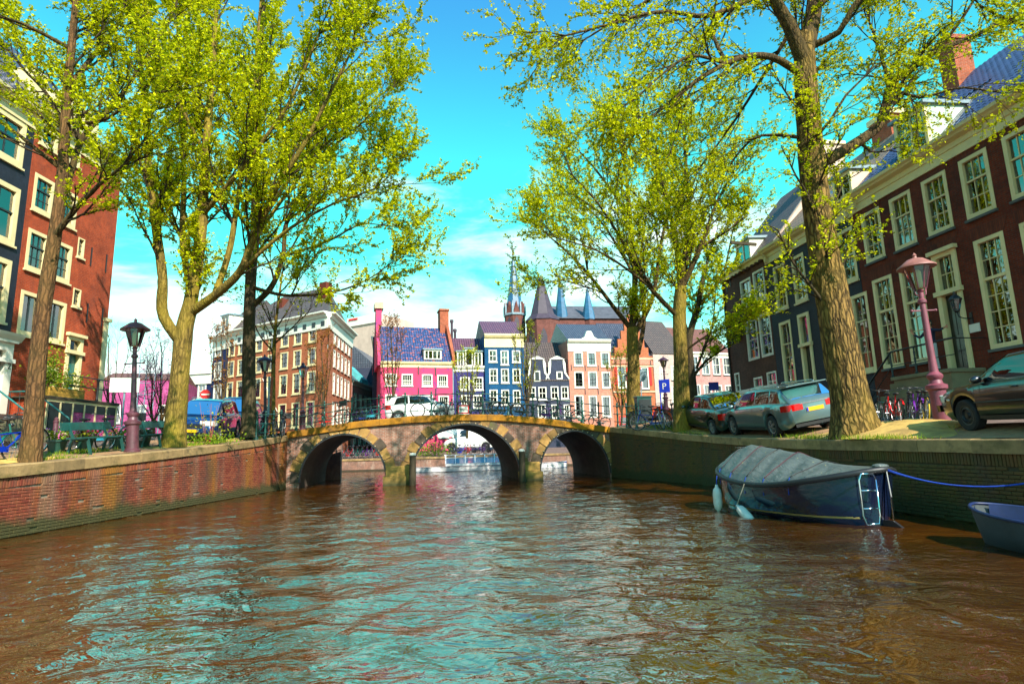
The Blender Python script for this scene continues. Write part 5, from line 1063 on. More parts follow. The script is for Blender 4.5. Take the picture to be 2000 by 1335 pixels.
NT['t5'] = tree('elm_tree', 'huge furrowed elm leaning over the canal beside the silver estate car', 14.6, [
    ([(1672, 838), (1646, 700), (1622, 560), (1602, 450), (1588, 340), (1579, 230), (1572, 130), (1569, 70)], .45, .25),
    ([(1574, 130), (1540, 50, -.3), (1500, -20, -.5), (1470, -120, -.8)], .22, .1), ([(1570, 100), (1590, 20, .3), (1600, -90, .5)], .27, .15), ([(1597, 320), (1660, 288, .3), (1722, 240, .6), (1737, 172, .8), (1762, 148, .9), (1830, 100, 1), (1900, 72, 1), (1965, 40, .9)], .17, .05),
    ([(1722, 240, .6), (1735, 170, .8), (1722, 110, 1), (1700, 40, 1.2)], .09, .03), ([(1585, 90), (1640, 62, -.4), (1665, 15, -.7), (1725, -50, -1)], .10, .04), ([(1572, 150), (1500, 110, -.5), (1420, 125, -.9), (1330, 185, -1.3), (1250, 255, -1.6)], .11, .025),
    ([(1500, -20, -.5), (1390, 30, -.9), (1290, 22, -1.2), (1190, 42, -1.5), (1110, 60, -1.7)], .09, .02), ([(1470, -110, -.8), (1330, -40, .3), (1220, 30, .8), (1140, 80, 1.2)], .08, .02), ([(1560, 268), (1480, 266, .4), (1432, 308, .8), (1402, 370, 1.0)], .05, .015), ([(1420, 125, -.9), (1392, 60, -.6), (1405, -20, -.4)], .06, .02),
    ([(1830, 100, 1), (1890, 20, .4), (1930, -60, 0)], .06, .02), ([(1600, 10, .3), (1700, -60, 0), (1800, -60, -.4), (1880, -20, -.8)], .08, .03), ([(1420, 125, -.9), (1350, 110, -1.5), (1290, 150, -2), (1250, 190, -2.3)], .05, .02), ([(1545, 60), (1470, 180, .8), (1420, 260, 1.5), (1370, 330, 2)], .06, .02), ([(1737, 172, .8), (1800, 190, .2), (1870, 170, -.2), (1940, 175, -.5)], .05, .02), ([(1965, 40, .9), (2040, 60, .6), (2090, 110, .4)], .05, .02), ([(1560, 290), (1610, 250, -.6), (1650, 190, -.9), (1690, 150, -1)], .05, .02)],
    15, 'bark_elm', l1=(1.2, 2.8), n1=2.2, l2=(.5, 1.3), n2=3.8, n3=6.5, nl=15, ls=.08, sides=56, ridge=.04, up=.05, start=.25, flare=.3, droop=.05, keep=.95)
NT['t6'] = tree('elm_tree', 'elm with a spreading crown beside the parked dark green saloon', 24.6, [
    ([(1332, 832), (1330, 720), (1327, 620), (1330, 560)], .34, .25), ([(1330, 590), (1324, 500, .4), (1302, 390, .8), (1272, 300, 1.2), (1245, 240, 1.5)], .16, .04), ([(1330, 565), (1370, 480, -.5), (1400, 400, -1), (1438, 330, -1.4)], .15, .03), ([(1330, 560), (1345, 450), (1340, 340, .3), (1332, 250, .5)], .16, .04),
    ([(1326, 620), (1270, 560, -.6), (1222, 480, -1), (1170, 400, -1.5), (1122, 345, -1.8)], .12, .03), ([(1270, 560, -.6), (1190, 500, -1.4), (1135, 475, -2), (1090, 460, -2.5)], .07, .02), ([(1370, 480, -.5), (1420, 450, 0), (1450, 420, .3)], .06, .02), ([(1345, 450), (1390, 330, .8), (1400, 260, 1.2)], .08, .02), ([(1330, 690), (1390, 650, -.6), (1430, 640, -1)], .06, .02)],
    16, 'bark_moss', 'leaf_spring', l1=(1.4, 3.0), n1=2.3, l2=(.6, 1.5), n2=3.2, n3=5.8, nl=15, ls=.105, sides=20, start=.8)
NT['t7'] = tree('elm_tree', 'two-stemmed elm at the end of the bridge, before the orange stepped gable', 30.2, [
    ([(1238, 820), (1237, 720), (1235, 640)], .36, .28), ([(1235, 645), (1198, 600, -.4), (1150, 540, -.9), (1100, 490, -1.4), (1065, 460, -1.8)], .15, .03), ([(1235, 640), (1240, 540, .3), (1230, 420, .5), (1220, 320, .8), (1195, 240, 1)], .2, .04), ([(1240, 650), (1275, 580, .4), (1290, 480, .8), (1310, 370, 1.2), (1312, 280, 1.5)], .15, .04),
    ([(1246, 690), (1258, 620, 1), (1250, 520, 1.4), (1262, 420, 1.8)], .14, .04), ([(1150, 540, -.9), (1105, 545, -.5), (1070, 550, -.2)], .05, .015), ([(1230, 420, .5), (1160, 330, 0), (1110, 280, -.4)], .1, .03), ([(1240, 540, .3), (1180, 440, 1), (1130, 390, 1.6)], .09, .03), ([(1150, 540, -.9), (1130, 450, -1.6), (1095, 405, -2)], .06, .02)],
    17, 'bark_moss', 'leaf_spring', l1=(1.6, 3.4), n1=2.0, l2=(.7, 1.7), n2=3, n3=5, nl=15, ls=.115, start=.8)
NT['t8'] = tree('elm_tree', 'dark leaning elm behind the green saloon, before the rose row house', 33.5, [
    ([(1356, 805), (1349, 720), (1346, 660), (1362, 600), (1378, 520)], .30, .12), ([(1350, 740), (1385, 700, .4), (1440, 665, .8)], .1, .03), ([(1362, 600), (1410, 540, -.4), (1430, 460, -.8)], .1, .03), ([(1347, 660), (1330, 590, .5), (1345, 500, .9)], .1, .03), ([(1360, 720), (1390, 640, -.5), (1400, 570, -.9)], .08, .02)],
    18, 'bark_dark', 'leaf_spring', l1=(1.3, 2.6), n1=2.3, l2=(.6, 1.4), n2=3, n3=4.4, nl=12, ls=.16, start=.5)
# slim street trees on the far quay
for i, (u, v0, v1, lf, lb, Yt) in enumerate(((764, 850, 625, 'leaf_rust', 'slim rust-leaved tree before the pink house', 52.5), (912, 850, 690, 'leaf_spring', 'slim yellow-green tree before the indigo house', 52.5), (1028, 850, 640, 'leaf_green', 'slim olive tree between the blue and grey houses', 53), (628, 845, 655, 'leaf_rust', 'slim rust-leaved tree at the corner of the brick block', 52), (432, 845, 640, 'leaf_rust', 'slim rust-leaved tree before the navy house', 53), (1212, 845, 690, 'leaf_green', 'slim leafy tree before the orange stepped gable', 54))):
    NT['s%d' % i] = tree('street_tree', lb, Yt, [([(u, v0), (u+3, (v0+v1)/2+30), (u, v1+20)], .12, .03)]+[([(u+2, v0-(v0-v1)*.25), (u+dx*.6, v0-(v0-v1)*.5), (u+dx, v1+dv)], .06, .02) for dx, dv in ((-22, 40), (20, 45), (-10, 20), (12, 15))], 40+i, 'bark_dark', lf, l1=(.7, 1.7), n1=1.8, l2=(.4, .9), n2=2.6, n3=3.2, nl=5, ls=.15, sides=8, ridge=0, up=.35, start=.4, group=None)
# bare shrubs by the magenta wall
for i, (u, v0, v1, Yt, lb) in enumerate(((318, 850, 690, 33, 'tall shrub in sparse pink blossom beside the mossy elm trunk'), (215, 840, 660, 40, 'bare spreading tree beyond the corner of the red house'), (300, 845, 745, 30, 'low bare twiggy shrub before the magenta building'))):
    tree('blossom_shrub' if i != 1 else 'bare_tree', lb, Yt, [([(u, v0), (u-4, (v0+v1)/2), (u-2, v1)], .07, .02)]+[([(u, v0-(v0-v1)*.2), (u+dx*.6, v0-(v0-v1)*.55), (u+dx, v1+dv)], .04, .012) for dx, dv in ((-30, 30), (32, 40), (-16, 0), (18, 10))], 60+i, 'bark_brown', 'leaf_pink', l1=(.8, 1.8), n1=2., l2=(.4, 1), n2=2.5, n3=3, nl=0 if i == 1 else 2, ls=.09, sides=6, ridge=0, up=.3, start=.3, cat='shrub')
print('leaves', NT, sum(NT.values()))
# ------------------------------------------------------------------ vehicles
def paint(name, c, metal=.3, rough=.28):
    m = mat(name, c, rough, .06, 2, 0, metal=metal, coat=1.0); return m
paint('paint_silver', (.15, .24, .25), .6); paint('paint_green', (.004, .022, .018), .2); paint('paint_black', (.004, .005, .007), .1); paint('paint_blue', (.006, .035, .13), .3); paint('paint_white', (.80, .80, .78), 0); paint('paint_navy', (.008, .02, .06), .2)
mat('tyre', (.012, .012, .013), .85, .2, 8, .1); mat('alloy', (.42, .44, .45), .3, .1, 4, 0, metal=.8); mat('hubcap', (.32, .37, .38), .35, .15, 4, 0, metal=.6); mat('steel_dark', (.02, .02, .022), .5, .2); mat('red_lens', (.50, .008, .012), .12, .1, 4, 0, coat=1); mat('clear_lens', (.62, .64, .62), .08, .15, 8, 0, coat=1); mat('plate_yellow', (.85, .42, .02), .4, .05); mat('plate_blue', (.01, .04, .4), .4); mat('trim_black', (.010, .010, .011), .5, .2); mat('chrome', (.65, .66, .66), .12, .05, 4, 0, metal=1)
def car(name, label, L, Wd, H, paint_, shoulder, roof, wins, xw, rw=.315, wheel='alloy', screen=None, rearscr=None, loc=(0, 0, 0), rotz=0, rearlamp=(.62, .86, .30), frontlamp=(.58, .74), plate_r=True, spokes=5, estate=False):
    root = thing(name, label, 'car', loc, rotz); hl = L/2; hw = Wd/2; ra = rw+.055
    def w(x): t = abs(x)/hl; return hw*(1-.02*t**2-.13*max(0, (t-.72)/.28)**2.2)
    def zs(x): return lerp(x, shoulder)
    def zrf(x): return lerp(x, roof)
    def zb(x):
        z = .21+.12*max(0, (abs(x)/hl-.85)/.15)
        for c in xw:
            d = abs(x-c)
            if d < ra: z = max(z, rw+math.sqrt(ra*ra-d*d)-.0)
        return z
    X = sorted(set([-hl, -hl+.02, -hl+.06, hl-.06, hl-.02, hl]+list(np.linspace(-hl+.12, hl-.12, 30))+[c+s*ra*k for c in xw for s in (-1, 1) for k in (1.001, .999, .97, .9, .75, .55, .3, 0)]))
    P = []
    for x in X:
        e = max(0, 1-(hl-abs(x))/.12); ww = w(x)*(1-.07*e*e); a = zb(x)+.06*e*e; s = zs(x)-.05*e*e; sec = []
        mid = a+(s-a)*.52
        sec = [(ww*.90, a), (ww*.975, a+(mid-a)*.3), (ww*.995, a+(mid-a)*.7), (ww, mid), (ww*.99, mid+(s-mid)*.45), (ww*.965, s-.07 if s-.07 > mid else mid+(s-mid)*.7), (ww*.925, s-.015), (ww*.86, s), (ww*.5, s+.018), (0, s+.025)]
        P.append([(x, -y, z) for y, z in sec]+[(x, y, z) for y, z in reversed(sec[:-1])])
    b = MB().grid(P); n = len(P[0]); b.f += [list(reversed(range(n))), [(len(P)-1)*n+i for i in range(n)]]; b.m += [0, 0]
    b.add([(x, y, .22) for x, y in ((-hl+.1, -hw*.85), (hl-.1, -hw*.85), (hl-.1, hw*.85), (-hl+.1, hw*.85))], [(0, 3, 2, 1)])
    b.build('body', paint_, root, smooth=38)
    # wheel wells
    for c in xw:
        for s in (-1, 1):
            wl = MB(); wl.grid([[(c+ra*math.cos(t), s*hw*.93, rw+ra*math.sin(t)), (c+ra*math.cos(t), s*hw*.5, rw+ra*math.sin(t))] for t in np.linspace(-.3, PI+.3, 13)]); wl.add([(c+ra*math.cos(t), s*hw*.52, rw+ra*math.sin(t)) for t in np.linspace(-.3, PI+.3, 13)], [tuple(range(13))]); wl.build('wheel_well', 'trim_black', root)
    # greenhouse
    g0, g1 = roof[0][0], roof[-1][0]; G = sorted(set(list(np.linspace(g0, g1, 26))+[r[0] for r in roof]))
    def side(x, t, o=0):
        z0, z1 = zs(x)-.01, max(zrf(x)-.05, zs(x)-.005); yb = w(x)*.865; yt = yb-.28*(z1-z0)-.06*(z1-z0)**2; return (yb+(yt-yb)*t+o, z0+(z1-z0)*t)
    Q = []
    for x in G:
        (y0, z0), (y1, z1) = side(x, 0), side(x, 1); (ym, zm) = side(x, .5); zc = max(zrf(x), zs(x)); ym += .012
        sec = [(y0, z0), (ym, zm), (y1, z1), (y1-.05, z1+(zc-z1)*.6), (y1*.6, zc-.008), (0, zc)]; Q.append([(x, -y, z) for y, z in sec]+[(x, y, z) for y, z in reversed(sec[:-1])])
    gb = MB().grid(Q); n = len(Q[0]); gb.f += [list(reversed(range(n))), [(len(Q)-1)*n+i for i in range(n)]]; gb.m += [0, 0]; gb.build('cabin', paint_, root, smooth=40)
    for (a0, a1, b0, b1) in wins:          # side glass: bottom x range, top x range
        for s in (-1, 1):
            R = []
            for k in range(7):
                f = k/6; row = []
                for t in (.10, .5, .93): x = (a0+(a1-a0)*f)*(1-t)+(b0+(b1-b0)*f)*t; y, z = side(x, t, .016 if t == .5 else .008); row.append((x, s*y, z))
                R.append(row)
            MB().grid(R if s > 0 else R[::-1]).build('side_window', 'glass_car', root, smooth=True)
    for nm, sc in (('windscreen', screen), ('rear_window', rearscr)):
        if not sc: continue
        x0, x1 = sc; R = []
        for k in range(8):
            x = x0+(x1-x0)*k/7; z = zrf(x)+.012; y, _ = side(x, .96); y = min(y, w(x)*.84)-.05; R.append([(x, y*q, z-(.02 if abs(q) > .9 else (.004 if abs(q) > .4 else 0))) for q in (-1, -.6, -.2, .2, .6, 1)])
        MB().grid(R).build(nm, 'glass_car', root, smooth=True)
    MB().box(g0+.25, g1-.2, -hw*.62, hw*.62, .5, max(.6, zs(0)-.06)).build('seats', 'trim_black', root)
    # wheels
    for c in xw:
        for s in (-1, 1):
            wh = bpy.data.objects.new('wheel', None); COL.objects.link(wh); wh.parent = root; wh.location = (c, s*(hw-.11), rw); wh.rotation_euler = (0, 0, 0 if s > 0 else PI)
            t = MB(); pr = [(rw*.62, -.09), (rw*.9, -.105), (rw*.985, -.08), (rw, -.04), (rw, .04), (rw*.985, .08), (rw*.9, .105), (rw*.62, .09)]
            t.grid([[(r*math.cos(a), y, r*math.sin(a)) for r, y in pr] for a in np.linspace(0, 2*PI, 25)]); t.build('tyre', 'tyre', wh, smooth=40)
            m = MB()
            ring = [(rw*.66, .075), (rw*.62, .088), (rw*.55, .082), (rw*.52, .05)]; m.grid([[(r*math.cos(a), y, r*math.sin(a)) for r, y in ring] for a in np.linspace(0, 2*PI, 25)])
            if spokes:
                for k in range(spokes):
                    a = 2*PI*k/spokes
                    for d in (-.09, .09): m.beam((rw*.1*math.cos(a), .075, rw*.1*math.sin(a)), (rw*.58*math.cos(a+d*1.6), .07, rw*.58*math.sin(a+d*1.6)), .03, .035, up=(0, 1, 0))
            else:
                m.grid([[(r*math.cos(a), y, r*math.sin(a)) for r, y in ((rw*.54, .07), (rw*.42, .085), (rw*.38, .05), (rw*.2, .05), (rw*.16, .075), (0, .08))] for a in np.linspace(0, 2*PI, 25)])
            m.add([(rw*.13*math.cos(q), .09, rw*.13*math.sin(q)) for q in np.linspace(0, 2*PI, 12, False)], [tuple(range(12))]); m.build('rim', wheel, wh, smooth=30)
            MB().add([(rw*.6*math.cos(q), .02, rw*.6*math.sin(q)) for q in np.linspace(0, 2*PI, 20, False)], [tuple(range(20))]).build('brake', 'trim_black', wh)
    # lamps
    for s in (-1, 1):
        f0, f1, wr_ = rearlamp; R = []
        for k in range(9):
            t = k/8
            if t < .55: x = -hl-.006; y = s*w(-hl)*.93*(1-wr_*1.6+wr_*1.6*t/.55)
            else: x = -hl+.32*(t-.55)/.45; y = s*(w(x)*(1-.07*max(0, 1-(x+hl)/.12)**2)+.008)
            R.append([(x, y*(1.0 if z_ else 1.0), z) for z_, z in ((0, f0), (1, f1-(.03 if 0 < k < 8 else .05)))])
        MB().grid(R if s > 0 else R[::-1]).build('tail_light', 'red_lens', root, smooth=True)
        f0, f1 = frontlamp; R = []
        for k in range(9):
            t = k/8
            if t < .55: x = hl+.006; y = s*w(hl)*.93*(.5+.5*t/.55)
            else: x = hl-.34*(t-.55)/.45; y = s*(w(x)*(1-.07*max(0, 1-(hl-x)/.12)**2)+.008)
            R.append([(x, y, f0), (x, y, f1)])
        MB().grid(R if s < 0 else R[::-1]).build('headlight', 'clear_lens', root, smooth=True)
        xm = g1-.42; ym, zm = side(xm, .12); mm = MB(); mm.sphere((xm+.05, s*(ym+.12), zm+.05), (.07, .11, .075), 10, 6); mm.build('mirror', paint_, root, smooth=True)
        for xh in ([wins[0][0]+.25, wins[min(1, len(wins)-1)][0]+.22] if len(wins) > 1 else [wins[0][0]+.3]):
            MB().tube([(xh, s*(w(xh)*.975+.012), zs(xh)-.13), (xh+.08, s*(w(xh)*.975+.03), zs(xh)-.125), (xh+.17, s*(w(xh)*.975+.012), zs(xh)-.13)], .014, 6).build('door_handle', paint_, root, smooth=True)
        for xs_ in [q[0] for q in wins]+[wins[-1][1]]:
            if abs(xs_-xw[0]) < .3: continue
            MB().grid([[(xs_-.004, s*(w(xs_)*k+.003), z), (xs_+.004, s*(w(xs_)*k+.003), z)] for k, z in ((.975, .27), (1., .45), (.985, zs(xs_)-.15), (.96, zs(xs_)-.06))][::s]).build('door_seam', 'trim_black', root)
        MB().grid([[(x, s*(w(x)*.99+.006), .245), (x, s*(w(x)*.995+.006), .31)] for x in np.linspace(xw[0]+ra+.03, xw[1]-ra-.03, 6)][::-s]).build('sill_trim', 'trim_black', root)
    for sg, mm_ in ((-1, .50), (1, .42)):
        x = sg*(hl+.008); b = MB().box(min(x, x+sg*.012), max(x, x+sg*.012), -.26, .26, mm_+.16 if sg < 0 else mm_-.02, mm_+.27 if sg < 0 else mm_+.09); pl = b.build('number_plate', 'plate_yellow', root)
        x2 = x+sg*.0135; yb = .26*(-sg); MB().box(min(x2, x2+sg*.002), max(x2, x2+sg*.002), min(yb, yb+sg*.05), max(yb, yb+sg*.05), (mm_+.165 if sg < 0 else mm_-.015), (mm_+.265 if sg < 0 else mm_+.085)).build('plate_band', 'plate_blue', pl)
    MB().box(hl+.002, hl+.02, -hw*.5, hw*.5, .56, .68).build('grille', 'trim_black', root); MB().box(hl+.004, hl+.014, -hw*.6, hw*.6, .26, .36).build('lower_grille', 'trim_black', root)
    MB().box(-hl-.012, -hl-.002, -hw*.75, hw*.75, .27, .36).build('rear_valance', 'trim_black', root)
    return root
def place(root, wheel_local, px, Y, head):
    """put the named wheel contact at photo pixel px at distance Y, heading given"""
    p = at(px[0], px[1], Y); a = math.atan2(head[1], head[0]); o = Vector((p.x, p.y)); l = Vector((wheel_local[0]*math.cos(a)-wheel_local[1]*math.sin(a), wheel_local[0]*math.sin(a)+wheel_local[1]*math.cos(a)))
    c = o-l; return c, a
def drive(root, wl, px, Y, head, zf):
    c, a = place(root, wl, px, Y, head); ux = Vector((math.cos(a), math.sin(a))); f, r = c+ux*1.35, c-ux*1.35; l = Vector((-ux.y, ux.x)); z1, z0 = zf(f.x, f.y), zf(r.x, r.y); zl_, zr_ = zf(*(c+l*.75)), zf(*(c-l*.75))
    root.rotation_mode = 'XYZ'; root.location = (c.x, c.y, (z1+z0+zl_+zr_)/4-.012); root.rotation_euler = (math.atan2(zl_-zr_, 1.5), -math.atan2(z1-z0, 2.7), a)
# silver estate
c = car('estate_car', 'silver-green estate car parked beside the huge elm', 4.75, 1.80, 1.48, 'paint_silver', [(-2.375, .93), (-2.2, .97), (-1.0, .99), (.6, .95), (1.2, .92), (1.9, .82), (2.3, .70), (2.375, .62)], [(-2.33, .98), (-2.2, 1.10), (-1.85, 1.40), (-1.3, 1.46), (-.3, 1.48), (.35, 1.44), (.9, 1.22), (1.45, .91)],
    [(-1.95, -1.35, -1.75, -1.35), (-1.28, -.42, -1.28, -.46), (-.34, .95, -.38, .45)], (-1.38, 1.32), .325, 'alloy', screen=(.5, 1.38), rearscr=(-2.25, -1.92), rearlamp=(.74, .95, .32), frontlamp=(.60, .76))
MB().box(-2.22, -1.75, -.62, .62, 1.425, 1.455).build('roof_spoiler', 'paint_silver', c)
for s in (-1, 1): MB().tube([(-1.7, s*.56, 1.45), (-1.6, s*.56, 1.49), (.1, s*.55, 1.5), (.2, s*.55, 1.46)], .016, 6).build('roof_rail', 'chrome', c, smooth=True)
MB().box(-2.388, -2.379, -.42, .42, .90, .925).build('boot_trim', 'chrome', c)
drive(c, (-1.38, .9), (1510, 845), 18.2, (-.075, 1), zr)
# green saloon
c = car('saloon_car', 'dark green saloon parked ahead of the silver estate', 4.55, 1.75, 1.42, 'paint_green', [(-2.275, .86), (-2.1, .95), (-1.4, .97), (.6, .92), (1.2, .89), (1.9, .78), (2.2, .68), (2.275, .6)], [(-1.72, .96), (-1.4, 1.10), (-.95, 1.36), (-.3, 1.42), (.3, 1.39), (.75, 1.2), (1.3, .89)],
    [(-1.25, -.42, -.9, -.48), (-.34, .85, -.4, .4)], (-1.32, 1.32), .30, 'hubcap', screen=(.38, 1.22), rearscr=(-1.62, -.98), rearlamp=(.62, .88, .36), frontlamp=(.55, .69), spokes=7)
drive(c, (-1.32, .87), (1392, 843), 22.2, (-.12, 1), zr)
# black saloon
c = car('black_saloon', 'black saloon with dark steel wheels beside the pink lamp post', 4.5, 1.72, 1.42, 'paint_black', [(-2.25, .84), (-2.1, .94), (-1.4, .95), (.6, .93), (1.15, .92), (1.7, .86), (2.1, .76), (2.2, .70), (2.25, .6)], [(-1.6, .95), (-1.25, 1.15), (-.85, 1.36), (-.3, 1.42), (.25, 1.40), (.7, 1.2), (1.2, .92)],
    [(-1.2, -.42, -.88, -.48), (-.34, .82, -.4, .36)], (-1.34, 1.36), .315, 'steel_dark', screen=(.32, 1.14), rearscr=(-1.5, -.9), frontlamp=(.60, .74), spokes=0)
for s in (-1, 1): MB().tube([(-2.0, s*.868, .56), (0, s*.875, .56), (1.0, s*.872, .56)], .016, 6).build('side_moulding', 'steel_dark', c)
MB().box(2.2, 2.3, -.78, .78, .40, .54).build('bumper', 'paint_black', c); MB().sphere((1.78, .845, .64), (.05, .02, .025), 8, 5).build('side_repeater', 'clear_lens', c)
drive(c, (1.36, .86), (1893, 843), 12.0, (.06, 1), zr)
# blue MPV facing us
c = car('blue_car', 'dark blue people carrier facing the canal by the mossy elm', 4.4, 1.80, 1.64, 'paint_blue', [(-2.2, .98), (-1.0, 1.04), (.5, 1.02), (1.15, 1.0), (1.75, .92), (2.1, .80), (2.2, .66)], [(-2.17, 1.05), (-2.0, 1.35), (-1.75, 1.57), (-1.0, 1.64), (.0, 1.64), (.4, 1.58), (.95, 1.32), (1.5, .99)],
    [(-1.9, -1.3, -1.7, -1.3), (-1.22, -.3, -1.22, -.34), (-.22, 1.0, -.26, .45)], (-1.36, 1.33), .33, 'alloy', screen=(.5, 1.42), rearscr=(-2.12, -1.85), frontlamp=(.66, .84))
for s in (-1, 1): MB().tube([(-1.7, s*.6, 1.6), (-1.6, s*.6, 1.66), (.1, s*.6, 1.66), (.25, s*.6, 1.6)], .016, 6).build('roof_rail', 'chrome', c, smooth=True)
MB().box(2.2, 2.222, -.55, .55, .70, .72).build('grille_bar', 'chrome', c)
drive(c, (1.33, .9), (430, 861), 23.6, (.20, -.98), zl)
# navy van behind
c = car('navy_van', 'dark navy van parked behind the blue people carrier', 4.6, 1.85, 1.9, 'paint_navy', [(-2.3, 1.05), (.9, 1.05), (1.5, 1.0), (2.1, .85), (2.3, .66)], [(-2.28, 1.08), (-2.22, 1.80), (-2.0, 1.9), (.3, 1.9), (.7, 1.7), (1.5, 1.02)], [(-.1, 1.0, -.1, .6)], (-1.4, 1.4), .33, 'steel_dark', screen=(.6, 1.42), spokes=0)
drive(c, (1.4, .9), (476, 845), 30.5, (.1, -1), zl)
# white hatchback on the bridge
c = car('white_hatchback', 'white hatchback crossing the bridge behind the railing', 3.7, 1.66, 1.48, 'paint_white', [(-1.85, .92), (-1.0, .98), (.5, .94), (1.0, .92), (1.6, .78), (1.85, .62)], [(-1.82, .97), (-1.72, 1.15), (-1.5, 1.38), (-.9, 1.47), (-.1, 1.48), (.3, 1.42), (1.15, .93)],
    [(-1.4, -.62, -1.2, -.62), (-.54, .8, -.56, .35)], (-1.18, 1.15), .29, 'hubcap', screen=(.35, 1.06), rearscr=(-1.78, -1.52), rearlamp=(.72, .98, .2), spokes=6)
sb = 4.75; q = bp(sb+1.2, 4.7, 0); zz = [bz(sb)-.045, bz(sb+2.4)-.045]; c.location = (q.x, q.y, (zz[0]+zz[1])/2); c.rotation_euler = (0, -math.atan2(zz[1]-zz[0], 2.4), math.atan2(BE.y, BE.x))
# white van across the canal
c = car('white_van', 'white van on the far street, seen through the middle arch', 4.6, 1.8, 2.0, 'paint_white', [(-2.3, 1.2), (1.0, 1.2), (1.6, 1.1), (2.1, .95), (2.3, .7)], [(-2.29, 1.22), (-2.25, 1.9), (-2.1, 2.0), (.4, 2.0), (.8, 1.85), (1.8, 1.1)], [(.1, 1.1, .1, .7)], (-1.5, 1.6), .33, 'steel_dark', screen=(.8, 1.7), rearlamp=(.8, 1.1, .1), spokes=0)
q = at(930, 860, 55.5); c.location = (q.x-.6, q.y, zfar(q.x, q.y)); c.rotation_euler = (0, 0, PI)
# ------------------------------------------------------------------ boats
mat('hull_navy', (.006, .010, .030), .16, .2, 1.5, .02, coat=.8, dirt=(.03, .035, .04), dirtamt=.25); mat('hull_blue', (.012, .03, .20), .25, .2, 2, .03, coat=.5)
def tarpmat():
    m, n, l, p = newmat('tarp'); tcn = n.new('ShaderNodeTexCoord'); v = tcn.outputs['Object']
    c = mixc(n, l, 'MIX', ramp(n, l, noise(n, l, v, 2.2, 6, .65), .3, .7), (.050, .066, .062), (.105, .125, .115))
    c = mixc(n, l, 'MIX', ramp(n, l, noise(n, l, v, 16, 2), .74, .76), c, (.45, .42, .12))
    l.new(c, p.inputs['Base Color']); p.inputs['Roughness'].default_value = .42
    bump(n, l, p, noise(n, l, v, 2.6, 5, .6, (1, 2.2, 1), 1.2), .5, .12)
tarpmat()
mat('rubber', (.010, .011, .012), .5, .2); mat('line_yellow', (.45, .36, .15), .5, .2); mat('fender_white', (.72, .70, .62), .5, .12, 4, .03, dirt=(.35, .25, .12)); mat('rope_blue', (.02, .06, .35), .8, .3, 30, .3); mat('rope_pale', (.5, .45, .35), .9, .2); mat('rope_red', (.07, .02, .03), .8, .3); mat('dinghy_grey', (.030, .042, .046), .7, .3, 2, .15, dirt=(.08, .07, .05)); mat('leaf_litter', (.30, .19, .16), .95, .5, 14, .6); mat('dinghy_blue', (.010, .022, .085), .5, .3, 4, .1)
def frame_of(pa, pb, z):   # boat frame: +x from stern to bow
    d = Vector(pb)-Vector(pa); c = (Vector(pa)+Vector(pb))/2; return (c.x, c.y, z), math.atan2(d.y, d.x), d.length
# covered sloop: stern near, bow far
loc, ang, L = frame_of((6.46, 10.75), (5.18, 15.05), 0); hl = L/2; BW = .98
sl = thing('covered_sloop', 'navy motor sloop under a dark grey cover, moored by the mossy quay', 'boat', loc, ang)
def hb(x): t = abs(x)/hl; return BW*max(.0, 1-t**(3.0 if x < 0 else 2.4))**.62
def gz(x): t = x/hl; return .66+.27*t*t+(.04*t if t > 0 else -.06*t)
hx = [-hl*math.cos(PI*k/36) for k in range(37)]
def hsec(x):
    b_ = max(hb(x), .012); g = gz(x); return [(b_, g), (b_*.985, g-.16), (b_*.94, g*.55), (b_*.86, g*.22), (b_*.66, -.05), (b_*.3, -.3), (0.0, -.42)]
P = [[(x*(1-.07*max(0, (gz(x)-z)/gz(x))*(abs(x)/hl)**2), y, z) for y, z in hsec(x)]+[(x*(1-.07*max(0, (gz(x)-z)/gz(x))*(abs(x)/hl)**2), -y, z) for y, z in reversed(hsec(x)[:-1])] for x in hx]
MB().grid(P).build('hull', 'hull_navy', sl, smooth=True)
ring = [(x, hb(x)+.01, gz(x)-.03) for x in hx]+[(x, -hb(x)-.01, gz(x)-.03) for x in reversed(hx[1:-1])]; MB().tube(ring, .055, 8, closed=True).build('rub_rail', 'rubber', sl, smooth=True)
def hside(x, z):
    s_ = hsec(x)
    for (y0, z0), (y1, z1) in zip(s_, s_[1:]):
        if z1 <= z <= z0: return y1+(y0-y1)*(z-z1)/(z0-z1)
for s in (-1, 1): MB().grid([[(x*(1-.065*(abs(x)/hl)**2), s*(hside(x, .09+.03*(x/hl)**2)+.006), .09+.03*(x/hl)**2), (x*(1-.065*(abs(x)/hl)**2), s*(hside(x, .125+.03*(x/hl)**2)+.007), .125+.03*(x/hl)**2)] for x in hx[3:-3]][::s]).build('waterline_stripe', 'line_yellow', sl)
# cover with ridge pole; sag between straps
rz = [(-hl, .0), (-hl*.82, .10), (-hl*.45, .30), (-hl*.12, .56), (hl*.18, .64), (hl*.55, .66), (hl*.78, .46), (hl, .06)]
straps = [-hl*.40, -hl*.1, hl*.16, hl*.42, hl*.68]; cx = np.linspace(-hl*.995, hl*.995, 72); CP = []; rg = np.random.default_rng(4)
for x in cx:
    row = []; h_ = lerp(x, rz); near = min(abs(x-q) for q in straps); sag = .035*min(1, near/.22)
    for j in range(21):
        s = -1+j/10; a = abs(s); y = s*(hb(x)+.03); z = gz(x)+.0+h_*(1-a**1.25)-sag*math.sin(PI*(1-a))*h_*1.6-(.09 if a > .97 else 0)+.018*math.sin(17*x+5*s)*math.sin(PI*a)*(h_>.15)+.012*math.sin(41*x+9*a)*a*a
        row.append((x, y, z+.02))
    CP.append(row)
MB().grid(CP).build('canvas_cover', 'tarp', sl, smooth=True)
def cov(x, s): i = int(np.argmin(np.abs(cx-x))); j = int(round((s+1)*10)); return Vector(CP[i][j])
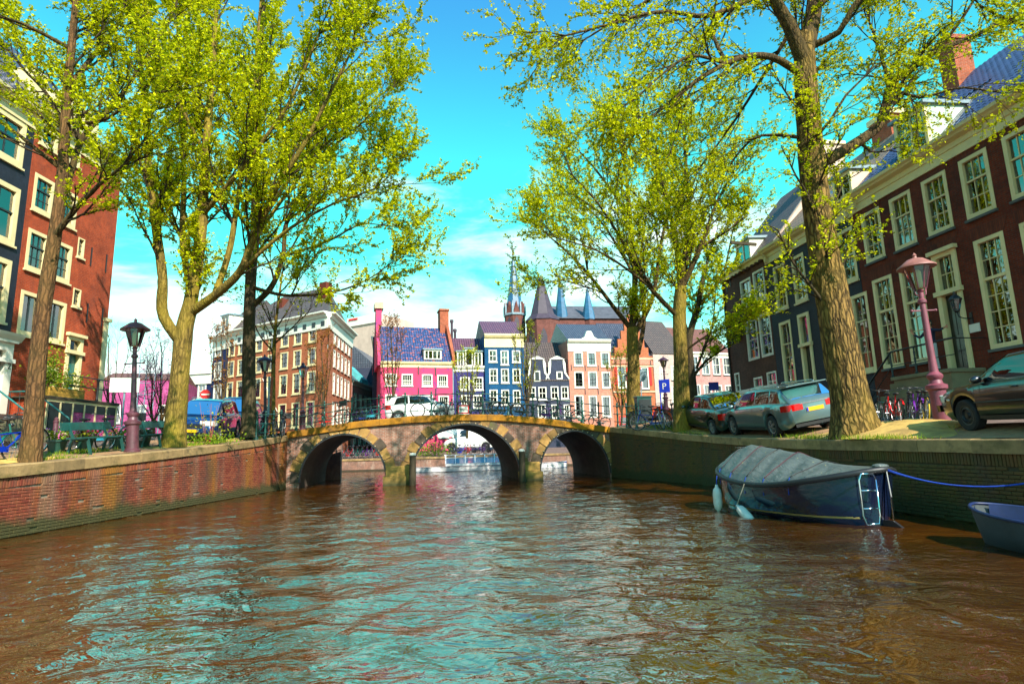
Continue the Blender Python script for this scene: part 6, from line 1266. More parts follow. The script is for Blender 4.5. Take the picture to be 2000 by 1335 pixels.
for k, x in enumerate(straps):
    for sgn in (-1, 1):
        pts = [cov(x, sgn*j/10)+Vector((0, 0, .012)) for j in range(0, 10)]; MB().tube(pts, .009, 5).build('strap', 'rope_red' if k % 2 else 'trim_black', sl, smooth=True)
        e = pts[-1]; MB().tube([e, e+Vector((0, sgn*.05, -.10)), Vector((x, sgn*(hside(x, gz(x)-.22)+.01), gz(x)-.24))], .007, 5).build('lashing', 'rope_blue', sl)
MB().box(hl*.62, hl*.78, -.10, .06, .0, .002).build('sticker', 'white_paint', sl).location = (0, 0, gz(hl*.7)+lerp(hl*.7, rz)+.03)
# ladder at the stern quarter, rudder, fittings
ld = MB(); lx = -hl*.93; y0, y1 = .30, .66
def st(y, z): return (-hl*.985+.30*(y*.9)**2-.06, y, z)
for off in (0,):
    ld.tube([st(.24, .80), st(.24, .2), st(.28, .06), st(.5, .06), st(.54, .2), st(.54, .80), st(.5, .9), st(.28, .9), st(.24, .80)], .018, 6)
    for z in (.32, .62): ld.tube([st(.24, z), st(.54, z)], .016, 6)
MB().box(0, .001, 0, .001, 0, .001)
ld.build('swim_ladder', 'chrome', sl, smooth=True)
MB().prism([(-hl-.05, .1), (-hl+.25, .1), (-hl+.25, -.35), (-hl-.28, -.35), (-hl-.26, -.02)], -.025, .025).build('rudder', 'trim_black', sl)
MB().tube([(-hl-.03, 0, .95), (-hl-.06, 0, .5), (-hl-.05, 0, .05)], .014, 6).build('rudder_post', 'chrome', sl)
MB().sphere((-hl+.08, .0, gz(-hl)+.03), (.12, .16, .045), 10, 6).build('stern_bundle', 'tarp', sl, smooth=True)
bpy.context.view_layer.update()
# fenders (hang on the canal side = local +y)
for x, z, tilt, lb in ((hl*.62, .26, 0, 'upright off-white boat fender hanging near the bow of the sloop'), (hl*.08, .03, 1.0, 'off-white boat fender floating aslant at the side of the sloop')):
    yy = hb(x)+.14; w_ = sl.matrix_basis @ Vector((x, yy, z)); f = thing('boat_fender', lb, 'fender', w_, ang)
    R_ = Matrix.Rotation(tilt, 3, 'Y'); pr = [(.0, -.3), (.03, -.3), (.035, -.26), (.085, -.2), (.1, -.1), (.1, .1), (.085, .2), (.035, .26), (.03, .31), (0, .31)]
    b = MB().lathe(pr, 12); b.v = [tuple(R_ @ Vector(v_)) for v_ in b.v]; b.build('float', 'fender_white', f, smooth=True)
    t_ = R_ @ Vector((0, 0, .31)); MB().tube([t_, (0, -.03, gz(x)-z-.02)], .009, 5).build('cord', 'rope_pale' if tilt else 'rope_blue', f)
# mooring line
pe = Vector((8.12, 9.2, .86)); ps = sl.matrix_basis @ Vector((-hl, 0, gz(-hl)-.03)); pts = [ps.lerp(pe, t)+Vector((0, 0, -.42*4*t*(1-t)*.5)) for t in np.linspace(0, 1, 16)]
tag(MB().tube(pts, .014, 6).build('mooring_rope', 'rope_blue', smooth=True), 'blue mooring rope sagging from the sloop to the quay', 'rope')
pts = [ps.lerp(pe, t)+Vector((0, 0, -.46*4*t*(1-t)*.5+.02)) for t in np.linspace(0, 1, 16)]
MB().tube([p_-ps for p_ in pts], .011, 6).build('second_strand', 'rope_blue', None, smooth=True); so_ = bpy.data.objects['second_strand']; so_.location = ps; tag(so_, 'second thinner blue rope running beside the mooring line', 'rope'); so_.name = 'mooring_rope'
# open dinghy at the frame edge
loc, ang, L = frame_of((7.40, 5.9), (6.76, 9.15), 0); hl2 = L/2
dg = thing('open_dinghy', 'grey steel open dinghy with blue rim and leaf litter inside', 'boat', loc, ang)
def db(x): t = x/hl2; return .66*(max(0, 1-max(0, t)**2.6)**.6 if t > 0 else 1-.12*t*t)
def dgz(x): t = x/hl2; return .40+.12*max(0, t)**2
dx_ = list(np.linspace(-hl2, hl2*.7, 14))+[hl2*q for q in (.8, .88, .94, .975, .995, 1)]
P = [[(x-.12*max(0, x/hl2)**2*(1-z/dgz(x)), y, z) for y, z in ((db(x), dgz(x)), (db(x)*.93, dgz(x)*.45), (db(x)*.8, .02), (db(x)*.45, -.12), (0, -.15), (-db(x)*.45, -.12), (-db(x)*.8, .02), (-db(x)*.93, dgz(x)*.45), (-db(x), dgz(x)))] for x in dx_]
MB().grid(P).build('hull', 'dinghy_grey', dg, smooth=True)
P = [[(x-.06, y*.965, z) for y, z in ((db(x), dgz(x)-.005), (db(x)*.9, .2), (0, .19), (-db(x)*.9, .2), (-db(x), dgz(x)-.005))][::-1] for x in dx_[:-2]]; MB().grid(P).build('inner_hull', 'dinghy_blue', dg, smooth=35)
P = [[(x-.06, y*db(x)*.86, .215+random.uniform(-.004, .012)) for y in (-1, -.6, -.2, .2, .6, 1)][::-1] for x in dx_[:-3]]; MB().grid(P).build('floor_litter', 'leaf_litter', dg)
rim = [(x, db(x), dgz(x)) for x in dx_]+[(x, -db(x), dgz(x)) for x in reversed(dx_[:-1])]; MB().tube(rim, .022, 6).build('rim', 'dinghy_blue', dg, smooth=True)
bpy.context.view_layer.update(); a_ = dg.matrix_basis @ Vector((hl2*.55, -.45, .44)); MB().tube([a_, a_.lerp(pe, .55)+Vector((0, 0, -.02)), pe+Vector((.02, -.1, -.05))], .010, 5).build('painter_line', 'rope_pale'); tag(bpy.data.objects['painter_line'], 'pale rope tying the dinghy to the quay wall', 'rope'); bpy.data.objects['painter_line'].name = 'mooring_rope'
rg_ = thing('mooring_ring', 'rusty iron mooring ring on the mossy quay above the dinghy', 'mooring ring', pe); MB().tube([(.0, .07*math.cos(t), .07*math.sin(t)-.05) for t in np.linspace(0, 2*PI, 14, False)], .012, 6, closed=True).build('ring', 'iron_black', rg_); MB().box(-.02, .04, -.05, .05, -.04, .06).build('plate', 'iron_black', rg_)
# tour boat on the crossing canal
q0, q1 = at(800, 921, 44.6), at(1108, 914, 45.8); loc, ang, L = frame_of((q0.x, q0.y), (q1.x, q1.y), 0); hl3 = L/2
tb = thing('tour_boat', 'long white glass-roofed tour boat with blue stripe, seen through the arches', 'boat', loc, ang)
def tbw(x): t = x/hl3; return 1.5*(max(0, 1-max(0, (t-.45)/.55)**2)**.6 if t > .45 else 1-.1*max(0, -t-.7)/.3)
tx_ = list(np.linspace(-hl3, hl3*.45, 8))+[hl3*q for q in (.55, .65, .75, .83, .9, .95, .985, 1)]
def tz(x): return .36+.14*max(0, x/hl3)**2
for nm, lo, hi, m_, o in (('hull', -.4, 1, 'paint_white', 0), ('stripe', .72, .93, 'hull_blue', .012), ('boot_stripe', .02, .12, 'hull_blue', .012)):
    P = []
    for x in tx_:
        z0, z1 = (lo, tz(x)) if o == 0 else (tz(x)*lo, tz(x)*hi); row = [(x, tbw(x)+o, z1), (x, (tbw(x)*.96+o), z0), (x, -(tbw(x)*.96+o), z0), (x, -(tbw(x)+o), z1)]; P.append(row)
    if o == 0: P = [r+[(r[0][0], 0, r[0][2]+.02)] for r in P]; MB().grid(P, wrap=True).build(nm, m_, tb, smooth=30)
    else:
        for s in (0, 1): MB().grid([r[:2] if s == 0 else r[2:] for r in P]).build(nm, m_, tb)
c0, c1 = -hl3*.55, hl3*.62; cb = 1.25
MB().box(c0, c1, -cb+.04, cb-.04, .4, .56).build('cabin_side', 'paint_white', tb); MB().box(c0-.1, c1-.5, -cb*.8, cb*.8, 1.13, 1.19).build('roof', 'paint_white', tb); n = 9
for s in (-1, 1):
    for k in range(n+1): x = c0+(c1-.5-c0)*k/n; MB().beam((x, s*cb, .55), (x, s*cb*.8, 1.14), .07, .07).build('window_post', 'paint_white', tb)
    for k in range(n):
        x0, x1 = c0+(c1-.5-c0)*k/n+.04, c0+(c1-.5-c0)*(k+1)/n-.04; MB().quad((x0, s*cb, .57), (x1, s*cb, .57), (x1, s*(cb*.86), .95), (x0, s*(cb*.86), .95)).build('window', 'glass', tb)
    MB().beam((c0, s*cb*.87, .96), (c1-.5, s*cb*.87, .96), .05, .05).build('window_rail', 'paint_white', tb)
MB().quad((c1, -cb*.8, .56), (c1, cb*.8, .56), (c1-.55, cb*.7, 1.14), (c1-.55, -cb*.7, 1.14)).build('windscreen', 'glass', tb)
for k in range(7):
    for s in (-.6, .6): MB().bbox(c0+.6+k*1.0, c0+1.0+k*1.0, s-.3, s+.3, .56, .9, .05).build('seat', 'red_cloth' if k % 2 else 'trim_black', tb)
# ------------------------------------------------------------------ lamps
mat('lamp_maroon', (.10, .035, .045), .45, .35, 5, .15, dirt=(.04, .02, .02)); mat('lamp_pink', (.19, .05, .07), .5, .3, 4, .2, dirt=(.16, .06, .05), dirtamt=.7); mat('lamp_plum', (.045, .015, .03), .4, .3); mat('lamp_glow', (.75, .62, .35), .5, .1); mat('copper_cap', (.28, .12, .10), .5, .25, 4, .1)
glassmat('lamp_glass', (.86, .88, .8), .08)
PROF = [(.21, 0), (.21, .08), (.17, .12), (.155, .55), (.165, .78), (.21, .82), (.215, .9), (.14, .94), (.12, 1.02), (.16, 1.08), (.16, 1.13), (.09, 1.2), (.075, 1.5), (.065, 2.5), (.058, 2.75), (.09, 2.78), (.09, 2.84), (.055, 2.88), (.055, 3.02), (.085, 3.05), (.04, 3.1)]
def lamp(label, pix0, pix1, Y, m, cap, crown=False, hang=None, zf=None):
    p0 = at(*pix0, Y); p0.z = zf(p0.x, p0.y)-.02 if zf else p0.z; p1 = at(*pix1, Y); d = p1-p0; S = d.length/(3.95 if not crown else 4.0)
    r = thing('street_lamp', label, 'street lamp', p0); r.rotation_mode = 'QUATERNION'; r.rotation_quaternion = Vector((0, 0, 1)).rotation_difference(d); r.scale = (S, S, S)
    MB().lathe(PROF, 12).build('post', m, r, smooth=35)
    fl = MB()
    for k in range(4): t = 2*PI*k/4+.4; fl.box(.16*math.cos(t)-.02, .16*math.cos(t)+.02, .16*math.sin(t)-.02, .16*math.sin(t)+.02, .2, .7)
    MB().tube([(-.26, 0, 2.6), (.26, 0, 2.6)], .018, 6).build('ladder_bar', m, r)
    for s in (-1, 1): MB().sphere((s*.27, 0, 2.6), .035, 8, 5).build('bar_knob', m, r, smooth=True)
    n = 4 if crown else 8; rt = .30 if crown else .27; ro = PI/4 if crown else 0
    MB().lathe([(.13, 3.12), (rt, 3.62)], n, rot=ro).build('glass_shade', 'lamp_glass', r); MB().lathe([(.06, 3.1), (.075, 3.2), (.075, 3.5), (.03, 3.56)], 10).build('lamp_core', 'lamp_glow', r, smooth=True)
    for k in range(n): t = 2*PI*k/n+ro; MB().beam((.13*math.cos(t), .13*math.sin(t), 3.1), (rt*math.cos(t), rt*math.sin(t), 3.63), .018, .018).build('glazing_bar', m, r)
    for s in (-1, 1): MB().tube([(0, 0, 2.92), (s*.12, 0, 2.98), (s*.13, 0, 3.12)], .014, 6).build('bracket', m, r, smooth=True)
    if crown:
        MB().lathe([(rt+.05, 3.62), (rt+.07, 3.68), (rt-.06, 3.74), (.12, 3.84), (.1, 3.9), (.13, 3.94), (.05, 3.98), (0, 4.03)], 4, rot=ro).build('cap', cap, r)
        for k in range(4): t = 2*PI*k/4+ro; MB().lathe([(.03, 0), (.045, .05), (0, .12)], 6, ((rt+.03)*math.cos(t), (rt+.03)*math.sin(t), 3.68)).build('crown_finial', cap, r)
    else: MB().lathe([(.40, 3.60), (.39, 3.63), (.27, 3.72), (.17, 3.80), (.05, 3.84), (.035, 3.88), (.05, 3.9), (.0, 3.97)], 16).build('cap', cap, r, smooth=35)
    return r
lamp('maroon iron street lamp between the two green benches', (258, 884), (265, 622), 17.3, 'lamp_maroon', 'lamp_maroon', zf=zl)
lamp('leaning dusty-pink street lamp beside the black saloon', (1842, 832), (1785, 495), 13.6, 'lamp_pink', 'copper_cap', zf=zr)
lamp('plum street lamp with domed cap beside the young staked elm', (519, 845), (517, 692), 27.8, 'lamp_plum', 'lamp_plum', zf=zl)
lamp('maroon street lamp with crowned square lantern at the foot of the bridge', (591, 842), (592, 708), 30.5, 'lamp_maroon', 'lamp_plum', crown=True)
lamp('maroon street lamp with square lantern beside the two-stemmed elm', (1229, 815), (1226, 726), 38.5, 'lamp_maroon', 'lamp_plum', crown=True)
lamp('dark street lamp with domed cap behind the parked bicycles', (1301, 800), (1295, 695), 34.0, 'lamp_plum', 'lamp_plum')
# ------------------------------------------------------------------ bicycles
for nm, c in dict(black=(.012, .012, .014), blue=(.015, .04, .32), red=(.55, .015, .02), green=(.01, .12, .09), grey=(.15, .16, .17), purple=(.12, .02, .22), cyan=(.05, .30, .40), white=(.6, .6, .58), orange=(.7, .12, .02)).items(): mat('bike_'+nm, c, .3, .1, 4, 0, coat=.6)
mat('bike_tyre', (.02, .02, .02), .8, .2); mat('bike_tyre_yellow', (.55, .36, .05), .7, .2); mat('saddle', (.02, .014, .012), .6, .3); mat('spoke', (.4, .4, .4), .35, .1, 4, 0, metal=.8)
def bike_meshes():
    f = MB(); bb = (0, 0, .29); seat = (-.20, 0, .86); hd = (.44, 0, .88); hdb = (.47, 0, .70); ra, fa = (-.52, 0, .34), (.58, 0, .34)
    f.tube([bb, (-.16, 0, .72), seat], .018, 6); f.tube([bb, (.2, 0, .45), hdb], .02, 6); f.tube([(-.13, 0, .62), hdb], .016, 6)
    for s in (-.05, .05): f.tube([bb, (-.25, s, .31), (ra[0], s, ra[2])], .011, 5); f.tube([(-.16, 0, .72), (-.3, s, .55), (ra[0], s, ra[2])], .009, 5); f.tube([hdb, (.5, s*.9, .62), (fa[0], s*.9, fa[2])], .012, 5)
    f.tube([hd, hdb], .02, 6)
    for cx_, a0, a1 in ((-.52, .2, 2.6), (.58, .9, 2.8)): f.grid([[(cx_+.375*math.cos(t), y, .34+.375*math.sin(t)) for y in (-.028, 0, .028)] for t in np.linspace(a0, a1, 10)])
    f.box(-.45, .05, -.055, -.03, .24, .36)
    f.tube([(.02, .1, .26), (0, .07, .29), (0, -.07, .29), (-.02, -.1, .32)], .012, 5); f.tube([(-.1, .03, .25), (-.18, .16, .01)], .01, 5)
    w = MB(); w.tube([(.34*math.cos(t), 0, .34*math.sin(t)) for t in np.linspace(0, 2*PI, 24, False)], .02, 6, closed=True)
    s = MB(); s.tube([(.315*math.cos(t), 0, .315*math.sin(t)) for t in np.linspace(0, 2*PI, 24, False)], .009, 4, closed=True); s.tube([(0, -.05, 0), (0, .05, 0)], .025, 6)
    for k in range(14): t = 2*PI*k/14; s.beam((.02*math.cos(t+1), .015*(-1)**k, .02*math.sin(t+1)), (.31*math.cos(t), 0, .31*math.sin(t)), .004, .004)
    sd = MB(); sd.sphere((-.22, 0, .90), (.14, .085, .045), 10, 6); sd.sphere((-.09, 0, .905), (.09, .035, .03), 8, 5)
    h = MB(); h.tube([(.44, 0, .86), (.42, 0, 1.0), (.42, 0, 1.05)], .014, 6); h.tube([(.22, -.28, 1.06), (.34, -.27, 1.08), (.42, -.12, 1.06), (.42, .12, 1.06), (.34, .27, 1.08), (.22, .28, 1.06)], .013, 6); h.sphere((.50, 0, .86), (.05, .045, .05), 8, 5)
    r = MB()
    for s_ in (-.07, .07): r.tube([(-.24, s_, .72), (-.75, s_, .74)], .008, 5); r.tube([(-.52, s_, .36), (-.6, s_, .73)], .007, 5)
    for k in range(4): r.tube([(-.35-.12*k, -.07, .735), (-.35-.12*k, .07, .735)], .007, 4)
    c = MB(); c.box(.52, .82, -.2, .2, .84, .87)
    for x in (.52, .8): c.box(x, x+.02, -.2, .2, .87, 1.08)
    for y in (-.2, .18): c.box(.54, .8, y, y+.02, .87, 1.08)
    return dict(frame=f.mesh('frame', 'bike_black', 40), tyre=w.mesh('tyre', 'bike_tyre', True), spokes=s.mesh('spokes', 'spoke'), saddle=sd.mesh('saddle', 'saddle', True), handlebar=h.mesh('handlebar', 'bike_black', True), rack=r.mesh('rack', 'bike_black'), crate=c.mesh('crate', 'trim_black'))
BM = bike_meshes()
def bike(loc, head, col, label, lean=.1, scale=1, group=None, crate=False, tyre=None, steer=0., name='bicycle'):
    r = thing(name, label, 'bicycle', loc, group=group); r.rotation_euler = (lean, 0, math.atan2(head[1], head[0])); r.scale = (scale,)*3
    for nm in ('frame', 'saddle', 'handlebar', 'rack'):
        o = obj(nm, BM[nm], r)
        if nm == 'frame': o.material_slots[0].link = 'OBJECT'; o.material_slots[0].material = MATS['bike_'+col]
    for x in (-.52, .58):
        w = obj('wheel', BM['tyre'], r, (x, 0, .36)); w.rotation_euler = (0, random.random()*3, steer if x > 0 else 0); obj('spokes', BM['spokes'], w)
        if tyre: w.material_slots[0].link = 'OBJECT'; w.material_slots[0].material = MATS[tyre]
    if crate: obj('crate', BM['crate'], r)
    return r
def bL(u, v, Y, head, col, label, **k): p = at(u, v, Y); return bike((p.x, p.y, zl(p.x, p.y)-.01), head, col, label, **k)
def bR(u, v, Y, head, col, label, **k): p = at(u, v, Y); return bike((p.x, p.y, zr(p.x, p.y)-.01), head, col, label, **k)
bL(12, 870, 13.3, (.15, 1), 'blue', 'blue city bicycle propped beside the slim brown elm', lean=-.12, steer=.3)
bL(-14, 870, 13.0, (.05, 1), 'green', 'teal bicycle at the frame edge beside the blue one', lean=-.1)
bL(22, 860, 15.4, (.3, 1), 'black', 'black bicycle standing behind the blue bicycle', lean=.1)
bL(168, 868, 17.4, (.25, 1), 'black', 'black bicycle parked behind the bench near the bulkhead', lean=.1); bL(222, 862, 19.2, (.9, .4), 'cyan', 'pale blue bicycle leaning behind the maroon lamp', lean=.12, crate=True)
bL(272, 862, 19.4, (.2, 1), 'grey', 'grey bicycle parked behind the bench near the mossy elm', lean=.1)
bL(503, 850, 25.2, (.1, 1), 'green', 'green bicycle tied to the short quay railing', lean=.12); bL(545, 845, 26.4, (-.1, 1), 'black', 'black bicycle at the short quay railing, near the bridge', lean=-.1); bL(552, 845, 26.7, (-.3, 1), 'black', 'second black bicycle at the short quay railing with front crate', lean=.08, crate=True)
def bB(u, head, col, label, t=.55, **k):
    q = onpl(u, 812, (bp(0, t, 0).x, bp(0, t, 0).y), (bp(10, t, 0).x, bp(10, t, 0).y)); s = (Vector((q.x, q.y, 0))-BA).dot(BE); p = bp(s, t, bz(s)-.045); sl_ = (bz(s+.3)-bz(s-.3))/.6
    r = bike(p, head, col, label, **k); r.rotation_euler = (r.rotation_euler.x, -math.atan(sl_)*(1 if head[0] > 0 else -1), r.rotation_euler.z); return r
E1 = (BE.x, BE.y); E2 = (-BE.x, -BE.y)
bB(646, E1, 'red', 'bright red bicycle with black front crate on the bridge', crate=True, lean=.08, scale=1.06); bB(694, E2, 'purple', 'small purple child bicycle at the bridge railing', scale=.68, lean=.1); bB(714, E1, 'blue', 'small blue and red child bicycle at the bridge railing', scale=.66, lean=.1); bB(733, E1, 'cyan', 'pale blue bicycle before the white hatchback', scale=.9, lean=.1)
bB(840, E2, 'black', 'black bicycle parked before the white hatchback at the railing', lean=.1); bB(872, (.3, 1), 'black', 'black bicycle seen end-on at the bridge railing', t=.9, lean=.1)
bB(925, E1, 'grey', 'grey bicycle beside the red-bordered arrow sign', lean=.1); bB(952, E2, 'black', 'black bicycle leaning right of the arrow sign', lean=-.1, t=.7)
for u, c_, k in ((985, 'black', 1), (1006, 'black', -1), (1030, 'grey', 1)): bB(u, E1 if k > 0 else E2, c_, {985: 'black bicycle at the bridge railing before the blue house', 1006: 'black bicycle reversed at the bridge railing before the blue house', 1030: 'grey bicycle at the bridge railing before the grey house'}[u], lean=.1*k, t=.5+.1*(k > 0))
bB(1072, E1, 'purple', 'purple bicycle with red bag at the bridge railing', lean=.1); bB(1105, E2, 'black', 'black bicycle before the salmon house', lean=.1); bB(1140, E1, 'green', 'small green bicycle before the salmon house', scale=.8); bB(1165, E2, 'grey', 'small grey bicycle before the salmon house', scale=.8)
bR(1237, 824, 28.2, (.5, 1), 'black', 'black bicycle beside the dark cabinet at the bridge end', lean=.1); bR(1272, 832, 26.2, (-1, .3), 'blue', 'blue bicycle parked side-on below the parking sign', lean=.1); bR(1303, 832, 25.8, (-.5, -.9), 'white', 'silver bicycle leaning towards the elm by the saloon', lean=.25); bR(1318, 826, 26.6, (-.3, -1), 'black', 'black bicycle with orange lamp beside the elm trunk', lean=.1); bR(1283, 828, 27.4, (.9, .3), 'black', 'black bicycle behind the blue one below the parking sign', lean=-.1)
for u, v, Y, hd, c_, lb, ty in ((1745, 822, 18.4, (.25, 1), 'red', 'red bicycle by the stoop railing', None), (1776, 824, 17.6, (.6, 1), 'black', 'black bicycle with pale mudguards beside the red one', None), (1806, 826, 17.2, (.5, 1), 'black', 'black bicycle with yellow tyres beside the pink lamp', 'bike_tyre_yellow'), (1727, 815, 19.6, (.2, 1), 'black', 'black bicycle behind the huge elm by the cellar windows', None), (1790, 815, 18.2, (.4, 1), 'purple', 'purple bicycle behind the yellow-tyred one', None)): bR(u, v, Y, hd, c_, lb, tyre=ty, lean=.1)
for k in range(16):
    x = -16.2+k*.42; bike((x, FB+1.1+.15*(k % 3), 1.02), (.35, 1), ('black', 'green', 'black', 'purple', 'grey', 'red')[k % 6], 'parked bicycle in the long row on the far quay, seen through the left arch', lean=.06, group='bicycles in the row on the far quay')
for k in range(9):
    x = -5.2+k*.62; bike((x, FB+1.2, 1.02), (.9 if k % 2 else .3, 1), ('black', 'blue', 'red', 'black', 'purple')[k % 5], 'parked bicycle on the far quay behind the tour boat', lean=.06, group='bicycles behind the tour boat')
# ------------------------------------------------------------------ benches, planters, bollard
mat('bench_green', (.012, .065, .055), .4, .3, 5, .1, dirt=(.03, .03, .02)); mat('pot_green', (.015, .05, .035), .35, .2); mat('planter_wood', (.42, .24, .055), .75, .3, 3, .3, stretch=(.4, 1, 3)); mat('soil', (.05, .03, .02), .95, .3); mat('flower_red', (.6, .03, .1), .7, .3); mat('flower_pink', (.7, .15, .4), .7, .3)
def bench(label, y0, y1, x):
    r = thing('park_bench', label, 'bench', (x, (y0+y1)/2, zl(x, (y0+y1)/2)), group=None); L = (y1-y0)/2; sl_ = (zl(x, y1)-zl(x, y0))
    r.rotation_euler = (math.atan2(sl_, y1-y0), 0, 0)
    for k in range(3): MB().bbox(.02-.14*k, .14-.14*k, -L, L, .43, .465, .006).build('seat_slat', 'bench_green', r)
    o = MB().bbox(-.02, .018, -L, L, -.11, .11, .006).build('backrest', 'bench_green', r); o.location = (-.42, 0, .76); o.rotation_euler = (0, -.2, 0)
    for s in (-1, 1):
        yy = s*(L-.3); MB().beam((.1, yy, .43), (.2, yy, .0), .05, .06).build('leg', 'bench_green', r); MB().beam((-.3, yy, .43), (-.42, yy, 0), .05, .06).build('leg', 'bench_green', r)
        MB().beam((.12, yy, .41), (-.32, yy, .41), .05, .045).build('seat_support', 'bench_green', r); MB().beam((-.28, yy+.001, .42), (-.46, yy+.001, .86), .045, .05).build('back_support', 'bench_green', r)
bench('dark green park bench before the cellar bulkhead', 15.8, 17.75, -11.45); bench('dark green park bench beside the mossy elm', 18.9, 20.85, -11.4)
def leaves(name, c, n, rad, size, m, parent=None, seed=1, flat=.4, **kw):
    rg = np.random.default_rng(seed); C = np.array(c)+rg.normal(0, 1, (n, 3))*np.array(rad)*.5; C[:, 2] = np.maximum(C[:, 2], c[2]-rad[2]*.8)
    ax = rg.normal(0, 1, (n, 3)); ax[:, 2] = np.abs(ax[:, 2])*.8; ax /= np.linalg.norm(ax, axis=1, keepdims=True); w = np.cross(ax, rg.normal(0, 1, (n, 3))); w /= np.linalg.norm(w, axis=1, keepdims=True)+1e-9; s = size*rg.uniform(.5, 1.3, n)[:, None]
    V = np.stack([C-ax*s*.5, C+w*s*.3, C+ax*s*.5, C-w*s*.3], 1).reshape(-1, 3); return obj(name, npmesh(name, V, np.arange(n*4).reshape(-1, 4), m), parent, **kw)
def pot(label, x, y, r_, h_, fl=None, m='pot_green'):
    r = thing('plant_pot', label, 'plant pot', (x, y, zl(x, y))); MB().lathe([(r_*.75, 0), (r_*.95, h_*.85), (r_*1.08, h_*.86), (r_*1.08, h_), (r_*.95, h_), (r_*.9, h_-.05)], 14).build('tub', m, r, smooth=35); MB().lathe([(r_*.9, h_-.06), (0, h_-.05)], 10).build('soil', 'soil', r)
    leaves('foliage', (0, 0, h_+.12), 160, (r_*1.2, r_*1.2, .22), .09, 'leaf_plant', r, int(x*-50)+int(y*7))
    if fl: leaves('flowers', (0, 0, h_+.2), 60, (r_*1.2, r_*1.2, .18), .07, fl, r, int(y*11))
pot('large dark green tub behind the bench by the mossy elm', -12.2, 19.7, .36, .55); pot('green tub of pink flowers behind the bench before the bulkhead', -12.4, 16.4, .24, .35, 'flower_pink'); pot('green tub of red flowers behind the bench near the maroon lamp', -12.3, 17.3, .24, .35, 'flower_red'); pot('small green tub with red flowers between bench and elm', -12.3, 18.7, .22, .32, 'flower_red')
p = at(105, 869, 20); bo = thing('bollard', 'dark red iron bollard before the black cellar shutters', 'bollard', (p.x, p.y, zl(p.x, p.y))); MB().lathe([(.115, 0), (.11, .06), (.085, .1), (.07, .72), (.085, .74), (.085, .78), (.06, .8), (.065, .86), (.03, .9), (0, .91)], 12).build('shaft', 'lamp_maroon', bo, smooth=35)
# planter with shrubs on the bulkhead
pw = HR.root.matrix_basis @ Vector((bx0+1.35, by+.42, bzt+.02)); pl = thing('wooden_planter', 'weathered timber planter box with leafy shrubs on the cellar bulkhead', 'planter', pw, HR.ang)
for k in range(3): MB().bbox(-1.0, 1.0, -.22, .22, .14*k, .14*k+.135, .008).build('board', 'planter_wood', pl)
leaves('shrub', (-.1, 0, .75), 900, (1.5, .5, .45), .11, 'leaf_plant', pl, 5); leaves('tall_shrub', (-.55, .1, 1.35), 700, (.55, .4, .85), .11, 'leaf_plant', pl, 6)
MB().tube([(-.55, .1, .4), (-.5, .1, 1.2), (-.6, .1, 1.9)], [.02, .015, .006], 5).build('stem', 'twig', pl)
for k in range(8): MB().tube([(-.8+.2*k, 0, .4), (-.9+.24*k, 0, .95)], .008, 4).build('stem', 'twig', pl)
# ------------------------------------------------------------------ signs
def signpost(label, pos, h, draw, m='lead', rz=0, r_=.03):
    r = thing('road_sign', label, 'sign', pos, rz); MB().tube([(0, 0, 0), (0, 0, h)], r_, 8).build('pole', m, r); draw(r, h); return r
def disc(r, h, rad, m, y=-.04, t=.012, nm='sign_face'):
    n = 28; return MB().prism([(rad*math.cos(2*PI*k/n), h+rad*math.sin(2*PI*k/n)) for k in range(n)][::-1], y-t, y).build(nm, m, r)
p = at(397, 845, 31); signpost('red no-entry sign with white bar behind the blue car', (p.x, p.y, zl(p.x, p.y)), 2.2, lambda r, h: (disc(r, h-.2, .25, 'red_paint'), MB().box(-.19, .19, -.056, -.0525, h-.235, h-.165).build('white_bar', 'white_paint', r)), rz=.3)
p = at(236, 850, 19.6); signpost('grey-green notice board on a pole behind the maroon lamp', (p.x, p.y, zl(p.x, p.y)), 2.2, lambda r, h: MB().bbox(-.42, .42, -.06, -.035, h-.45, h+.02, .004).build('board', 'pale_green_paint', r), rz=.35)
p = at(1256, 820, 31.5); signpost('round grey road sign on a pole beside the two-stemmed elm', (p.x, p.y, 2.6), 2.75, lambda r, h: disc(r, h-.25, .34, 'lead'))
def psign(r, h):
    MB().bbox(-.03, .48, -.05, -.03, h-.62, h, .004).build('sign_face', 'plate_blue', r)
    t = bpy.data.curves.new('letter', 'FONT'); t.body = 'P'; t.size = .42; t.extrude = .002; t.align_x = 'CENTER'; t.materials.append(MATS['white_paint']); o = bpy.data.objects.new('letter', t); COL.objects.link(o); dg_ = bpy.context.evaluated_depsgraph_get(); me = bpy.data.meshes.new_from_object(o.evaluated_get(dg_)); bpy.data.objects.remove(o); me.materials.clear(); me.materials.append(MATS['white_paint'])
    q = obj('letter', me, r, (.22, -.053, h-.46)); q.rotation_euler = (PI/2, 0, 0)
p = at(1293, 815, 28.5); signpost('blue parking sign with a white P beside the bicycles', (p.x, p.y, zr(p.x, p.y)), 1.95, psign, 'plate_blue', rz=-.5)
p = at(1395, 770, 36); signpost('small blue sign behind the green saloon', (p.x, p.y, 2.6), 2.5, lambda r, h: MB().bbox(-.3, .3, -.05, -.03, h-.5, h, .004).build('sign_face', 'plate_blue', r))
